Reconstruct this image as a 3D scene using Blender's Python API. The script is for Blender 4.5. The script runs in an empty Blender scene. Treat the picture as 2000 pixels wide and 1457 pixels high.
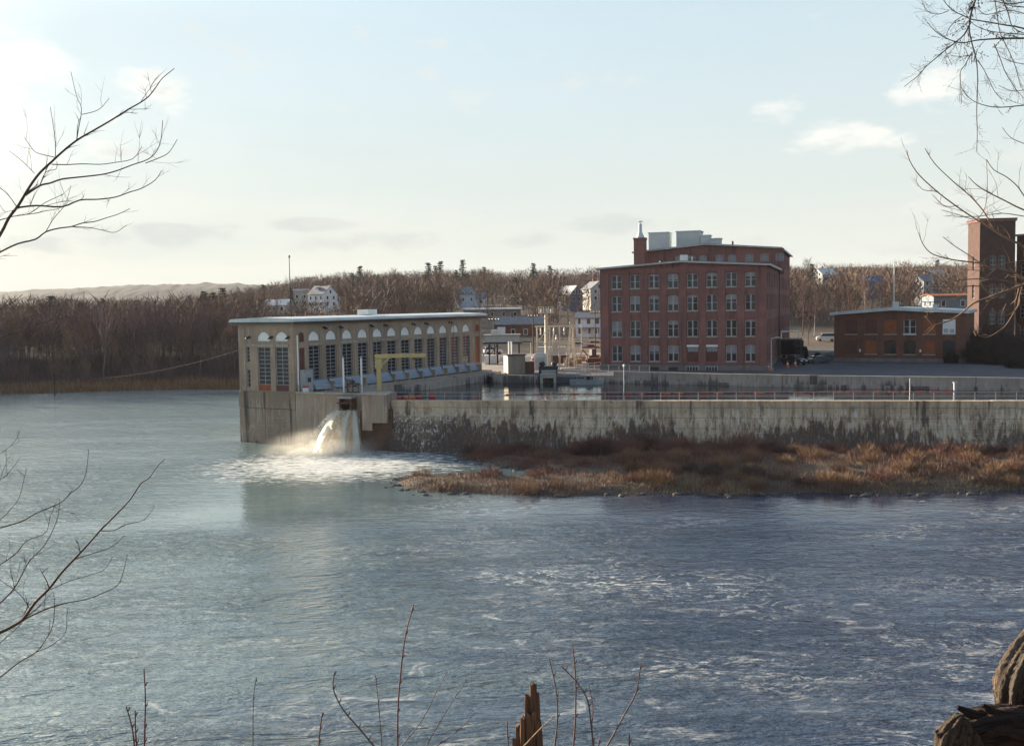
import bpy, bmesh, math, random
import numpy as np
from mathutils import Vector, Matrix

sc = bpy.context.scene
COL = sc.collection
R = math.radians
rng = random.Random(7)

# ------------------------------------------------------------------ camera
EYE = Vector((0, 0, 18.0)); FPX = 2000.0
_p = math.atan(131.5 / FPX); _r = R(0.9)
CF = Vector((0, math.cos(_p), -math.sin(_p))); _u0 = Vector((0, math.sin(_p), math.cos(_p))); _r0 = Vector((1, 0, 0))
CR = _r0 * math.cos(_r) - _u0 * math.sin(_r)
CU = _r0 * math.sin(_r) + _u0 * math.cos(_r)
cam = bpy.data.cameras.new("camera"); camo = bpy.data.objects.new("camera", cam); COL.objects.link(camo)
cam.sensor_width = 36; cam.lens = 36.0; cam.clip_start = 0.1; cam.clip_end = 12000
camo.matrix_world = Matrix(((CR.x, CU.x, -CF.x, EYE.x), (CR.y, CU.y, -CF.y, EYE.y), (CR.z, CU.z, -CF.z, EYE.z), (0, 0, 0, 1)))
sc.camera = camo

# ------------------------------------------------------------------ sky, sun, exposure
SUN_EL, SUN_AZ = R(13), R(-53)          # azimuth from +Y, negative = to the left
sd = Vector((math.sin(SUN_AZ) * math.cos(SUN_EL), math.cos(SUN_AZ) * math.cos(SUN_EL), math.sin(SUN_EL)))
w = bpy.data.worlds.new("World"); sc.world = w; w.use_nodes = True
nt = w.node_tree; N = nt.nodes; Lk = nt.links
for n in list(N): N.remove(n)
def wn(t, **k):
    n = N.new(t)
    for a, b in k.items(): setattr(n, a, b)
    return n
out = wn('ShaderNodeOutputWorld'); bg = wn('ShaderNodeBackground'); Lk.new(bg.outputs[0], out.inputs[0])
sky = wn('ShaderNodeTexSky', sky_type='NISHITA', sun_disc=False, sun_elevation=SUN_EL, sun_rotation=SUN_AZ, air_density=1.0, dust_density=2.2, ozone_density=2.0)
tc = wn('ShaderNodeTexCoord'); sx = wn('ShaderNodeSeparateXYZ'); Lk.new(tc.outputs['Generated'], sx.inputs[0])
def wm(op, a, b=None, clamp=False):
    n = wn('ShaderNodeMath', operation=op, use_clamp=clamp)
    for i, q in enumerate((a, b)):
        if q is None: continue
        if isinstance(q, (int, float)): n.inputs[i].default_value = q
        else: Lk.new(q, n.inputs[i])
    return n.outputs[0]
zc = wm('ADD', wm('MAXIMUM', sx.outputs[2], 0.0), 0.09)
cv = wn('ShaderNodeCombineXYZ'); Lk.new(wm('DIVIDE', sx.outputs[0], zc), cv.inputs[0]); Lk.new(wm('DIVIDE', sx.outputs[1], zc), cv.inputs[1])
def wnoise(scale, detail, loc, sc3=(1, 1, 1), rough=.55):
    mp = wn('ShaderNodeMapping'); mp.inputs['Location'].default_value = loc; mp.inputs['Scale'].default_value = sc3
    Lk.new(cv.outputs[0], mp.inputs[0])
    n = wn('ShaderNodeTexNoise'); n.inputs['Scale'].default_value = scale; n.inputs['Detail'].default_value = detail; n.inputs['Roughness'].default_value = rough
    Lk.new(mp.outputs[0], n.inputs['Vector']); return n.outputs[0]
def wramp(x, a, b, v=1.0):
    n = wn('ShaderNodeMapRange', interpolation_type='SMOOTHSTEP'); n.inputs[1].default_value = a; n.inputs[2].default_value = b; n.inputs[4].default_value = v
    Lk.new(x, n.inputs[0]); return n.outputs[0]
veil = wm('ADD', wramp(wnoise(.35, 4, (3.1, 1.7, 0)), .3, .75, .16), wm('ADD', .12, wramp(sx.outputs[2], .42, .24, .72)))
mix1 = wn('ShaderNodeMixRGB'); Lk.new(veil, mix1.inputs[0]); Lk.new(sky.outputs[0], mix1.inputs[1]); mix1.inputs[2].default_value = (2.50, 2.98, 3.12, 1)
def wray(px, py): return CF + CR * ((px - 1000) / FPX) + CU * ((728.5 - py) / FPX)
def wclouds(blobs, noise, k):
    """clouds at given bearings: soft ellipses on the sky, torn up by noise"""
    acc = None
    for px, py, rx, ry in blobs:
        d = wray(px, py).normalized(); a = wm('MULTIPLY', wm('SUBTRACT', sx.outputs[0], d.x), FPX / rx / 1.1); b = wm('MULTIPLY', wm('SUBTRACT', sx.outputs[2], d.z), FPX / ry / 1.05)
        e = wm('SUBTRACT', 1.0, wm('ADD', wm('MULTIPLY', a, a), wm('MULTIPLY', b, b))); acc = e if acc is None else wm('MAXIMUM', acc, e)
    acc = wm('MAXIMUM', acc, -1.0)
    f = wm('ADD', wm('MULTIPLY', acc, .42), wm('MULTIPLY', wm('SUBTRACT', noise, .5), 4.4))
    return wm('MULTIPLY', wramp(f, -.05, .8, k), wramp(sx.outputs[1], .2, .4))
n3 = wn('ShaderNodeTexNoise'); n3.inputs['Scale'].default_value = 12; n3.inputs['Detail'].default_value = 6; n3.inputs['Roughness'].default_value = .58
mp3 = wn('ShaderNodeMapping'); mp3.inputs['Scale'].default_value = (1, 1, 2.6); Lk.new(tc.outputs['Generated'], mp3.inputs[0]); Lk.new(mp3.outputs[0], n3.inputs['Vector'])
puff = wclouds([(20, 120, 130, 60), (70, 180, 190, 70), (-60, 200, 150, 120), (20, 260, 110, 40), (1795, 185, 62, 40), (1640, 262, 95, 30), (1520, 230, 55, 22), (1815, 270, 80, 20), (-400, 250, 300, 120), (2500, 150, 200, 50)], n3.outputs[0], .62)
mix2 = wn('ShaderNodeMixRGB'); Lk.new(puff, mix2.inputs[0]); Lk.new(mix1.outputs[0], mix2.inputs[1]); mix2.inputs[2].default_value = (4.3, 4.1, 3.75, 1)
band = wclouds([(310, 458, 110, 20), (450, 452, 60, 22), (760, 482, 230, 20), (90, 482, 150, 20), (1800, 480, 330, 26), (1200, 440, 120, 18), (-300, 470, 250, 22), (2500, 470, 300, 26), (560, 440, 90, 12), (1000, 470, 160, 16)], n3.outputs[0], .65)
mix3 = wn('ShaderNodeMixRGB'); Lk.new(band, mix3.inputs[0]); Lk.new(mix2.outputs[0], mix3.inputs[1]); mix3.inputs[2].default_value = (2.35, 2.5, 2.45, 1)
hzf = wramp(sx.outputs[2], .26, .0, .62)
mix0 = wn('ShaderNodeMixRGB'); Lk.new(hzf, mix0.inputs[0]); Lk.new(mix1.outputs[0], mix0.inputs[1]); mix0.inputs[2].default_value = (3.12, 3.04, 2.56, 1)
Lk.new(mix0.outputs[0], mix2.inputs[1])
tone = wm('ADD', .575, wm('MULTIPLY', wramp(sx.outputs[2], .23, .03, .0), wramp(wm('SUBTRACT', wm('MULTIPLY', sx.outputs[1], sd.y), wm('MULTIPLY', sx.outputs[0], -sd.x)), -.15, .75)))
dt = wn('ShaderNodeVectorMath', operation='DOT_PRODUCT'); Lk.new(tc.outputs['Generated'], dt.inputs[0]); dt.inputs[1].default_value = sd
tone = wm('MULTIPLY', tone, wm('ADD', 1.0, wramp(dt.outputs['Value'], .86, 1.0, .6)))
fin = wn('ShaderNodeVectorMath', operation='SCALE'); Lk.new(mix3.outputs[0], fin.inputs[0]); Lk.new(tone, fin.inputs['Scale']); Lk.new(fin.outputs[0], bg.inputs[0]); bg.inputs[1].default_value = 0.12
sl = bpy.data.lights.new("sun", 'SUN'); sl.energy = 4.2; sl.angle = R(.53); sl.color = (1, .84, .64)
slo = bpy.data.objects.new("sun", sl); COL.objects.link(slo); slo.rotation_euler = sd.to_track_quat('Z', 'Y').to_euler()
slo.location = (-200, 80, 120)
sc.view_settings.view_transform = 'Standard'; sc.view_settings.look = 'None'; sc.view_settings.exposure = 1.98; sc.view_settings.gamma = 1
sc.view_settings.use_curve_mapping = False
sc.cycles.use_denoising = True
sc.cycles.max_bounces = 6; sc.cycles.transparent_max_bounces = 8; sc.cycles.volume_bounces = 1

# ------------------------------------------------------------------ helpers
def ray(px, py): return CF + CR * ((px - 1000) / FPX) + CU * ((728.5 - py) / FPX)
def at(px, py, Y):
    d = ray(px, py); return EYE + d * (Y / d.y)
def atz(px, py, Z):
    d = ray(px, py); return EYE + d * ((Z - EYE.z) / d.z)

def link(o, parent=None):
    COL.objects.link(o)
    if parent: o.parent = parent
    return o
def tag(o, label=None, cat=None, group=None, kind=None):
    if label: o['label'] = label
    if cat: o['category'] = cat
    if group: o['group'] = group
    if kind: o['kind'] = kind
    return o
def thing(name, label, cat, loc=(0, 0, 0), rz=0.0, group=None):
    o = bpy.data.objects.new(name, None); link(o); o.location = loc; o.rotation_euler = (0, 0, rz); o.empty_display_size = .5
    return tag(o, label, cat, group)
def ob(name, me, parent=None, loc=(0, 0, 0), rz=0.0, scale=None):
    o = bpy.data.objects.new(name, me); link(o, parent); o.location = loc; o.rotation_euler = (0, 0, rz)
    if scale: o.scale = scale
    return o
def copy_tree(o, parent=None):
    c = o.copy(); COL.objects.link(c)
    if parent: c.parent = parent
    for ch in list(o.children): copy_tree(ch, c)
    return c

class MB:
    def __init__(s): s.v = []; s.f = []
    def add(s, vs, fs):
        n = len(s.v); s.v += [tuple(q) for q in vs]; s.f += [tuple(i + n for i in f) for f in fs]; return s
    def bx(s, x0, x1, y0, y1, z0, z1):
        return s.add([(x0, y0, z0), (x1, y0, z0), (x1, y1, z0), (x0, y1, z0), (x0, y0, z1), (x1, y0, z1), (x1, y1, z1), (x0, y1, z1)],
                     [(0, 3, 2, 1), (4, 5, 6, 7), (0, 1, 5, 4), (1, 2, 6, 5), (2, 3, 7, 6), (3, 0, 4, 7)])
    def bar(s, a, b, wd, ht=None, up=(0, 0, 1)):
        a = Vector(a); b = Vector(b); d = (b - a).normalized(); u = Vector(up)
        if abs(d.dot(u)) > .98: u = Vector((0, 1, 0))
        e = d.cross(u).normalized() * wd / 2; g = e.cross(d).normalized() * (ht or wd) / 2
        return s.add([a - e - g, a + e - g, a + e + g, a - e + g, b - e - g, b + e - g, b + e + g, b - e + g],
                     [(0, 3, 2, 1), (4, 5, 6, 7), (0, 1, 5, 4), (1, 2, 6, 5), (2, 3, 7, 6), (3, 0, 4, 7)])
    def tube(s, pts, rad, n=6, cap=True):
        pts = [Vector(p) for p in pts]
        if not hasattr(rad, '__len__'): rad = [rad] * len(pts)
        base = len(s.v); t0 = (pts[1] - pts[0]).normalized(); u = t0.orthogonal().normalized()
        for i, p in enumerate(pts):
            t = (pts[min(i + 1, len(pts) - 1)] - pts[max(i - 1, 0)])
            t = t.normalized() if t.length > 1e-9 else t0
            u = (u - t * u.dot(t)); u = u.normalized() if u.length > 1e-6 else t.orthogonal().normalized()
            q = t.cross(u)
            for k in range(n):
                a = 2 * math.pi * k / n; s.v.append(tuple(p + (u * math.cos(a) + q * math.sin(a)) * rad[i]))
        for i in range(len(pts) - 1):
            for k in range(n):
                k2 = (k + 1) % n; s.f.append((base + i * n + k, base + i * n + k2, base + (i + 1) * n + k2, base + (i + 1) * n + k))
        if cap:
            s.f.append(tuple(base + k for k in reversed(range(n)))); m = base + (len(pts) - 1) * n; s.f.append(tuple(m + k for k in range(n)))
        return s
    def prism(s, poly, z0, z1):
        n = len(poly); zz0 = z0 if hasattr(z0, '__len__') else [z0] * n; zz1 = z1 if hasattr(z1, '__len__') else [z1] * n
        return s.add([(p[0], p[1], zz0[i]) for i, p in enumerate(poly)] + [(p[0], p[1], zz1[i]) for i, p in enumerate(poly)],
                     [tuple(reversed(range(n))), tuple(range(n, 2 * n))] + [(i, (i + 1) % n, n + (i + 1) % n, n + i) for i in range(n)])
    def prof(s, poly_xz, y0, y1):       # profile in x/z swept along y
        n = len(poly_xz)
        return s.add([(p[0], y0, p[1]) for p in poly_xz] + [(p[0], y1, p[1]) for p in poly_xz],
                     [tuple(range(n)), tuple(reversed(range(n, 2 * n)))] + [(i, n + i, n + (i + 1) % n, (i + 1) % n) for i in range(n)])
    def lathe(s, prf, n=12, c=(0, 0)):
        b = len(s.v)
        for r_, z in prf:
            for k in range(n):
                a = 2 * math.pi * k / n; s.v.append((c[0] + r_ * math.cos(a), c[1] + r_ * math.sin(a), z))
        for i in range(len(prf) - 1):
            for k in range(n):
                k2 = (k + 1) % n; s.f.append((b + i * n + k, b + i * n + k2, b + (i + 1) * n + k2, b + (i + 1) * n + k))
        s.f.append(tuple(b + k for k in reversed(range(n)))); m = b + (len(prf) - 1) * n; s.f.append(tuple(m + k for k in range(n)))
        return s
    def mesh(s, name, m, smooth=False):
        me = bpy.data.meshes.new(name); me.from_pydata(s.v, [], s.f); me.update()
        if m: me.materials.append(m)
        if smooth: me.polygons.foreach_set('use_smooth', [True] * len(me.polygons))
        if getattr(s, 'tint', None): me.color_attributes.new('tint', 'FLOAT_COLOR', 'POINT').data.foreach_set('color', [c for t in s.tint for c in t])
        return me
    def build(s, name, m, parent=None, smooth=False, loc=(0, 0, 0), rz=0.0):
        return ob(name, s.mesh(name, m, smooth), parent, loc, rz)

def tri_mesh(name, tris, m, cols=None):
    tris = np.asarray(tris, dtype=np.float32).reshape(-1, 3, 3); n = len(tris)
    me = bpy.data.meshes.new(name)
    me.vertices.add(3 * n); me.vertices.foreach_set('co', tris.reshape(-1))
    me.loops.add(3 * n); me.loops.foreach_set('vertex_index', np.arange(3 * n, dtype=np.int32))
    me.polygons.add(n); me.polygons.foreach_set('loop_start', np.arange(0, 3 * n, 3, dtype=np.int32)); me.polygons.foreach_set('loop_total', np.full(n, 3, dtype=np.int32))
    if cols is not None:
        a = me.color_attributes.new('tint', 'FLOAT_COLOR', 'POINT')
        c = np.ones((n, 3, 4), dtype=np.float32); c[:, :, :3] = np.asarray(cols, dtype=np.float32).reshape(n, 1, 3); a.data.foreach_set('color', c.reshape(-1))
    me.update(calc_edges=True); me.materials.append(m); return me

# ------------------------------------------------------------------ materials
def newmat(name):
    m = bpy.data.materials.new(name); m.use_nodes = True; t = m.node_tree
    b = t.nodes.get('Principled BSDF'); return m, t, b
class G:
    """tiny node-graph helper"""
    def __init__(s, t): s.t = t
    def n(s, ty, **k):
        q = s.t.nodes.new(ty)
        for a, b in k.items(): setattr(q, a, b)
        return q
    def l(s, a, b): s.t.links.new(a, b)
    def m(s, op, a, b=None, clamp=False):
        q = s.n('ShaderNodeMath', operation=op, use_clamp=clamp)
        for i, x in enumerate((a, b)):
            if x is None: continue
            if isinstance(x, (int, float)): q.inputs[i].default_value = x
            else: s.l(x, q.inputs[i])
        return q.outputs[0]
    def map(s, src, scale=(1, 1, 1), loc=(0, 0, 0), rot=(0, 0, 0)):
        q = s.n('ShaderNodeMapping'); q.inputs['Scale'].default_value = scale; q.inputs['Location'].default_value = loc; q.inputs['Rotation'].default_value = rot
        s.l(src, q.inputs[0]); return q.outputs[0]
    def noise(s, vec, scale, detail=4, rough=.55, dist=0):
        q = s.n('ShaderNodeTexNoise'); q.inputs['Scale'].default_value = scale; q.inputs['Detail'].default_value = detail
        q.inputs['Roughness'].default_value = rough; q.inputs['Distortion'].default_value = dist; s.l(vec, q.inputs['Vector']); return q.outputs[0]
    def ramp(s, x, a, b, lo=0.0, hi=1.0):
        q = s.n('ShaderNodeMapRange', interpolation_type='SMOOTHSTEP')
        for i, v in zip((1, 2, 3, 4), (a, b, lo, hi)): q.inputs[i].default_value = v
        s.l(x, q.inputs[0]); return q.outputs[0]
    def mix(s, f, a, b, mode='MIX'):
        q = s.n('ShaderNodeMixRGB', blend_type=mode)
        if isinstance(f, (int, float)): q.inputs[0].default_value = f
        else: s.l(f, q.inputs[0])
        for i, x in ((1, a), (2, b)):
            if isinstance(x, tuple): q.inputs[i].default_value = x + (1,) if len(x) == 3 else x
            else: s.l(x, q.inputs[i])
        return q.outputs[0]
    def bump(s, h, strength, dist):
        q = s.n('ShaderNodeBump'); q.inputs['Strength'].default_value = strength; q.inputs['Distance'].default_value = dist
        s.l(h, q.inputs['Height']); return q.outputs[0]
def M(name, col, rough=.8, col2=None, scale=1.2, stretch=(1, 1, 1), bump=0.0, bscale=8, metal=0.0, spec=.3, attr=False, var=.25):
    m, t, b = newmat(name); g = G(t)
    b.inputs['Roughness'].default_value = rough; b.inputs['Metallic'].default_value = metal; b.inputs['Specular IOR Level'].default_value = spec
    co = g.n('ShaderNodeTexCoord').outputs['Object']
    c2 = col2 or tuple(max(0, x * (1 - var)) for x in col)
    f = g.ramp(g.noise(g.map(co, stretch), scale, 5, .62), .32, .68)
    c = g.mix(f, col, c2)
    if attr:
        a = g.n('ShaderNodeVertexColor', layer_name='tint'); c = g.mix(1.0, c, a.outputs[0], 'MULTIPLY')
    g.l(c, b.inputs['Base Color'])
    if bump: g.l(g.bump(g.noise(g.map(co, stretch), bscale, 4), 1.0, bump), b.inputs['Normal'])
    return m

def brickwork(name, c0, c1, soot=.5, seed=0.0):
    """courses of brick with patched areas, soot runs and pale lime blooms; all marks of the wall itself"""
    m, t, b = newmat(name); g = G(t); b.inputs['Roughness'].default_value = .9; b.inputs['Specular IOR Level'].default_value = .2
    co = g.n('ShaderNodeTexCoord').outputs['Object']; s = g.n('ShaderNodeSeparateXYZ'); g.l(co, s.inputs[0]); cv_ = g.n('ShaderNodeCombineXYZ'); g.l(g.m('ADD', s.outputs[0], s.outputs[1]), cv_.inputs[0]); g.l(s.outputs[2], cv_.inputs[1])
    bt = g.n('ShaderNodeTexBrick'); bt.inputs['Scale'].default_value = 1.0; bt.inputs['Brick Width'].default_value = .42; bt.inputs['Row Height'].default_value = .16; bt.inputs['Mortar Size'].default_value = .018; g.l(cv_.outputs[0], bt.inputs['Vector'])
    bt.inputs['Color1'].default_value = c0 + (1,); bt.inputs['Color2'].default_value = c1 + (1,); bt.inputs['Mortar'].default_value = tuple(x * .6 + .06 for x in c1) + (1,)
    c = g.mix(g.ramp(g.noise(g.map(co, (1, 1, .8), (seed, 0, 0)), .30, 5, .65), .40, .62, 0, .65), bt.outputs[0], tuple(x * .62 + .012 for x in c0))
    c = g.mix(g.ramp(g.noise(g.map(co, (1, 1, 1), (seed, 7, 0)), .16, 3, .6), .52, .62, 0, .35), c, tuple(x * 1.35 for x in c0))
    c = g.mix(g.m('MULTIPLY', g.ramp(g.noise(g.map(co, (1.4, 1.4, .10), (seed, 3, 0)), .9, 5, .7), .50, .68), soot), c, (.045, .034, .034))
    c = g.mix(g.ramp(g.noise(g.map(co, (2.2, 2.2, .22), (seed, 11, 0)), .8, 5, .7), .66, .76, 0, .35), c, (.30, .25, .23))
    g.l(c, b.inputs['Base Color']); g.l(g.bump(bt.outputs[1], .4, -.02), b.inputs['Normal']); return m
m_brick = brickwork('mill brick', (.25, .108, .095), (.19, .084, .078))
m_brick2 = brickwork('pilaster brick', (.265, .114, .10), (.205, .092, .083), .55, 4.0)
m_brick3 = brickwork('orange brick', (.185, .08, .052), (.135, .058, .042), .5, 9.0)
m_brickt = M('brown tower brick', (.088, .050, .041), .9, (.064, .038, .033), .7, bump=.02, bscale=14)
m_brickin = M('infill brick', (.29, .095, .045), .9, (.22, .072, .038), 1.2)
m_brickdk = M('dark infill brick', (.13, .055, .045), .9, (.10, .045, .04), 1.2)
m_stone = M('base stone', (.20, .17, .165), .9, (.13, .115, .115), .9, bump=.03)
m_conc = M('powerhouse concrete', (.38, .305, .235), .88, (.29, .235, .185), .35, (1, 1, .45), bump=.02, bscale=5)
m_concdk = M('plinth concrete', (.34, .275, .215), .88, (.22, .18, .145), .3, (1, 1, .3), bump=.03, bscale=4)
m_ledge = M('pale ledge concrete', (.40, .37, .32), .85, (.27, .25, .22), 1.5)
m_white = M('white paint', (.78, .78, .76), .6, (.66, .67, .66), .8)
m_roofw = M('white roof edging', (.54, .58, .58), .5, (.40, .44, .44), .3)
m_grey = M('grey paint', (.30, .33, .35), .5, (.24, .27, .29), 1)
m_panel = M('blue grey steel panel', (.24, .29, .35), .45, (.18, .22, .28), .7)
m_dkmetal = M('dark metal', (.035, .035, .04), .5)
m_galv = M('galvanised rail', (.34, .35, .35), .45, metal=.3)
m_rust = M('rusty steel', (.13, .065, .04), .8, (.06, .045, .04), 1.5)
m_yellow = M('faded yellow paint', (.48, .37, .15), .6, (.38, .30, .14), 1.5)
m_red = M('red paint', (.50, .06, .04), .5)
m_orange = M('orange float', (.62, .16, .06), .55, (.45, .09, .05), .4)
m_redf = M('red float', (.45, .05, .06), .55)
m_frame = M('pale window frame', (.40, .39, .41), .6)
m_blind = M('window blind', (.27, .265, .27), .8, (.21, .205, .215), 2)
m_fascia = M('dark green grey fascia', (.075, .09, .09), .6)
m_tarroof = M('tar roof', (.06, .062, .068), .9)
m_shingle = M('grey shingle roof', (.20, .21, .22), .85, (.15, .155, .165), .8)
m_cornice = M('pale eave board', (.42, .42, .42), .6, (.32, .32, .33), .7)
m_hvac = M('pale metal housing', (.50, .53, .53), .55, (.43, .46, .46), .5)
m_clap = M('white clapboard', (.72, .73, .75), .75, (.62, .63, .66), .7)
m_blueclap = M('slate blue clapboard', (.13, .16, .24), .75)
m_cream = M('cream clapboard', (.55, .54, .50), .75)
m_tan = M('tan timber', (.42, .30, .18), .8, (.30, .2, .12), .9)
m_asph = M('asphalt', (.085, .085, .095), .9, (.062, .062, .072), .18, bump=.01)
m_lot = M('gravel lot', (.26, .235, .21), .95, (.19, .17, .15), .12)
m_rubber = M('tyre rubber', (.02, .02, .02), .8)
m_steel = M('pale steelwork', (.50, .47, .38), .55, (.40, .37, .29), 1)
m_ins = M('grey porcelain', (.45, .44, .43), .3)
def glass(name, col=(.018, .022, .028), rough=.06):
    m, t, b = newmat(name); b.inputs['Base Color'].default_value = col + (1,); b.inputs['Roughness'].default_value = rough; b.inputs['Specular IOR Level'].default_value = .38
    g = G(t); co = g.n('ShaderNodeTexCoord').outputs['Object']; g.l(g.bump(g.noise(co, 1.3, 2), .5, .02), b.inputs['Normal']); return m
m_glass = glass('dark window glass'); m_glass2 = glass('dusty window glass', (.03, .033, .038), .15)
m_carglass = glass('car glass', (.01, .012, .015))
def paint(name, c, rough=.3):
    m, t, b = newmat(name); b.inputs['Base Color'].default_value = c + (1,); b.inputs['Roughness'].default_value = rough; b.inputs['Coat Weight'].default_value = .5
    return m
m_bark = M('grey brown bark', (.10, .075, .06), .9, (.055, .042, .036), 6, (1, 1, .2), bump=.01, bscale=25)
m_barkr = M('pale brown bark', (.22, .15, .10), .9, (.11, .075, .058), 6, (1, 1, .2), bump=.008, bscale=25)
m_trunk = M('far trunk bark', (.135, .115, .10), .95)
m_twig = M('bare twigs', (.17, .108, .095), .95, (.12, .08, .076), .2)
m_twig2 = M('tawny twigs', (.205, .13, .092), .95, (.15, .098, .075), .2)
m_twig3 = M('mauve twigs', (.15, .095, .098), .95, (.105, .07, .075), .2)
m_wood = M('woodland twigs', (1, 1, 1), .95, (.8, .8, .8), .02, attr=True)
m_needle = M('pine needles', (.035, .055, .032), .9, (.022, .036, .024), .5)
m_blade = M('dry grass blades', (1, 1, 1), .9, (.85, .85, .85), .3, attr=True)
m_land = M('leaf litter ground', (.12, .085, .06), .95, (.085, .065, .045), .06)
m_ridge = M('distant forest', (.022, .032, .026), .95, (.035, .032, .03), .012)
m_mud = M('muddy gravel', (.10, .075, .055), .95, (.06, .048, .04), .5, bump=.04, bscale=3)
m_rock = M('wet stone', (.09, .078, .068), .7, (.05, .045, .04), 1.5, bump=.03, bscale=3)
m_wire = M('cable', (.055, .052, .05), .7)

def stained(name, base, base2, dark, zb, zt, seed=0.0, white=.6, old=False):
    """old concrete: mottled, dark seep staining with ragged vertical edges, pale leached cracks, brown runs"""
    m, t, b = newmat(name); g = G(t); b.inputs['Roughness'].default_value = .9; b.inputs['Specular IOR Level'].default_value = .2
    p = g.n('ShaderNodeNewGeometry').outputs['Position']; s = g.n('ShaderNodeSeparateXYZ'); g.l(p, s.inputs[0]); z = s.outputs[2]
    c = g.mix(g.ramp(g.noise(g.map(p, (1, 1, .6), (seed, 0, 0)), .16, 5, .65), .35, .65), base, base2)
    c = g.mix(g.ramp(g.noise(g.map(p, (2.2, 2.2, .22), (seed, 3, 0)), .8, 5, .7), .45, .75, 0, .55), c, (.20, .125, .07))
    streak = g.noise(g.map(p, (1.6, 1.6, .10), (seed, 9, 0)), .9, 5, .65)
    big = g.noise(g.map(p, (1, 1, .15), (seed + 4, 2, 0)), .12, 3)
    lim = g.m('ADD', g.m('MULTIPLY', g.m('SUBTRACT', streak, .5), 8.5), g.m('MULTIPLY', g.m('SUBTRACT', big, .5), 9.0))
    lev = g.m('ADD', lim, zb)
    k = g.ramp(g.m('SUBTRACT', lev, z), -.5, .6, 0, .93)
    c = g.mix(k, c, dark)
    if old:
        rust = g.m('MULTIPLY', g.ramp(g.noise(g.map(p, (1.3, 1.3, .07), (5, 5, 0)), 1.1, 6, .72), .44, .66), g.ramp(z, 6.2, 4.2, .45, .95)); c = g.mix(rust, c, (.135, .085, .055))
        pit = g.ramp(g.noise(g.map(p, (1, 1, .7)), .9, 6, .75), .52, .66, 0, .7); c = g.mix(pit, c, (.17, .14, .115))
        lift = g.m('ABSOLUTE', g.m('SUBTRACT', g.m('FRACT', g.m('MULTIPLY', g.m('ADD', z, g.m('MULTIPLY', g.noise(p, .5, 2), .25)), .82)), .5)); c = g.mix(g.m('MULTIPLY', g.ramp(lift, .05, .01), .55), c, (.11, .085, .07))
        west = g.ramp(g.m('ADD', g.m('SUBTRACT', s.outputs[0], g.m('MULTIPLY', z, 1.0)), g.m('MULTIPLY', g.noise(g.map(p, (1, 1, .3)), .5, 4), 9)), 2.0, -9.0, 0, .8); c = g.mix(g.m('MULTIPLY', west, g.ramp(z, 5.2, 3.0)), c, (.075, .055, .05))
    # leached joint lines
    wv = g.n('ShaderNodeVectorMath', operation='ADD'); nz = g.n('ShaderNodeTexNoise'); nz.inputs['Scale'].default_value = .9; nz.inputs['Detail'].default_value = 3; g.l(p, nz.inputs['Vector'])
    g.l(p, wv.inputs[0]); g.l(nz.outputs[1], wv.inputs[1])
    vo = g.n('ShaderNodeTexVoronoi', feature='DISTANCE_TO_EDGE'); vo.inputs['Scale'].default_value = .95; g.l(g.map(wv.outputs[0], (1, 1, .6)), vo.inputs['Vector'])
    ln = g.m('MULTIPLY', g.ramp(vo.outputs['Distance'], .055, .008, 0, .7), g.ramp(g.noise(p, .35, 5), .48, .66))
    lin2 = g.m('MULTIPLY', g.ramp(g.m('ABSOLUTE', g.m('SUBTRACT', g.m('FRACT', g.m('MULTIPLY', g.m('ADD', z, g.m('MULTIPLY', g.noise(p, .9, 3), .4)), .95)), .5)), .05, .012, 0, .8), g.ramp(g.noise(g.map(p, (1, 1, .8), (3, 8, 0)), .5, 5), .50, .64)); ln = g.m('MAXIMUM', ln, lin2)
    run = g.m('MULTIPLY', g.ramp(g.noise(g.map(p, (4.5, 4.5, .30), (seed, 1, 0)), 1.0, 4), .53, .66), g.ramp(g.noise(p, .17, 3), .36, .55))
    wz = g.m('MULTIPLY', g.m('MAXIMUM', ln, run), g.ramp(z, zt, zt - .9, 0, white))
    c = g.mix(g.m('MULTIPLY', wz, g.m('SUBTRACT', 1.0, g.m('MULTIPLY', k, .8))), c, (.58, .56, .51))
    c = g.mix(g.ramp(g.noise(g.map(p, (.9, .9, .05), (seed, 17, 0)), .7, 4, .6), .60, .68, 0, .85), c, (.055, .05, .05))
    g.l(c, b.inputs['Base Color'])
    g.l(g.bump(g.noise(p, 3.0, 6, .7), 1.0, .05), b.inputs['Normal'])
    return m
m_dam = stained('stained dam concrete', (.58, .465, .335), (.42, .345, .255), (.075, .052, .045), 2.3, 5.7, 0.0, .85, True)
m_fore = stained('stained forewall concrete', (.37, .295, .23), (.27, .22, .175), (.10, .08, .07), .5, 6.6, 31, .3)
m_quay = stained('stained quay concrete', (.33, .295, .265), (.26, .235, .22), (.09, .08, .08), 5.3, 6.9, 60, .35)

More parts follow.
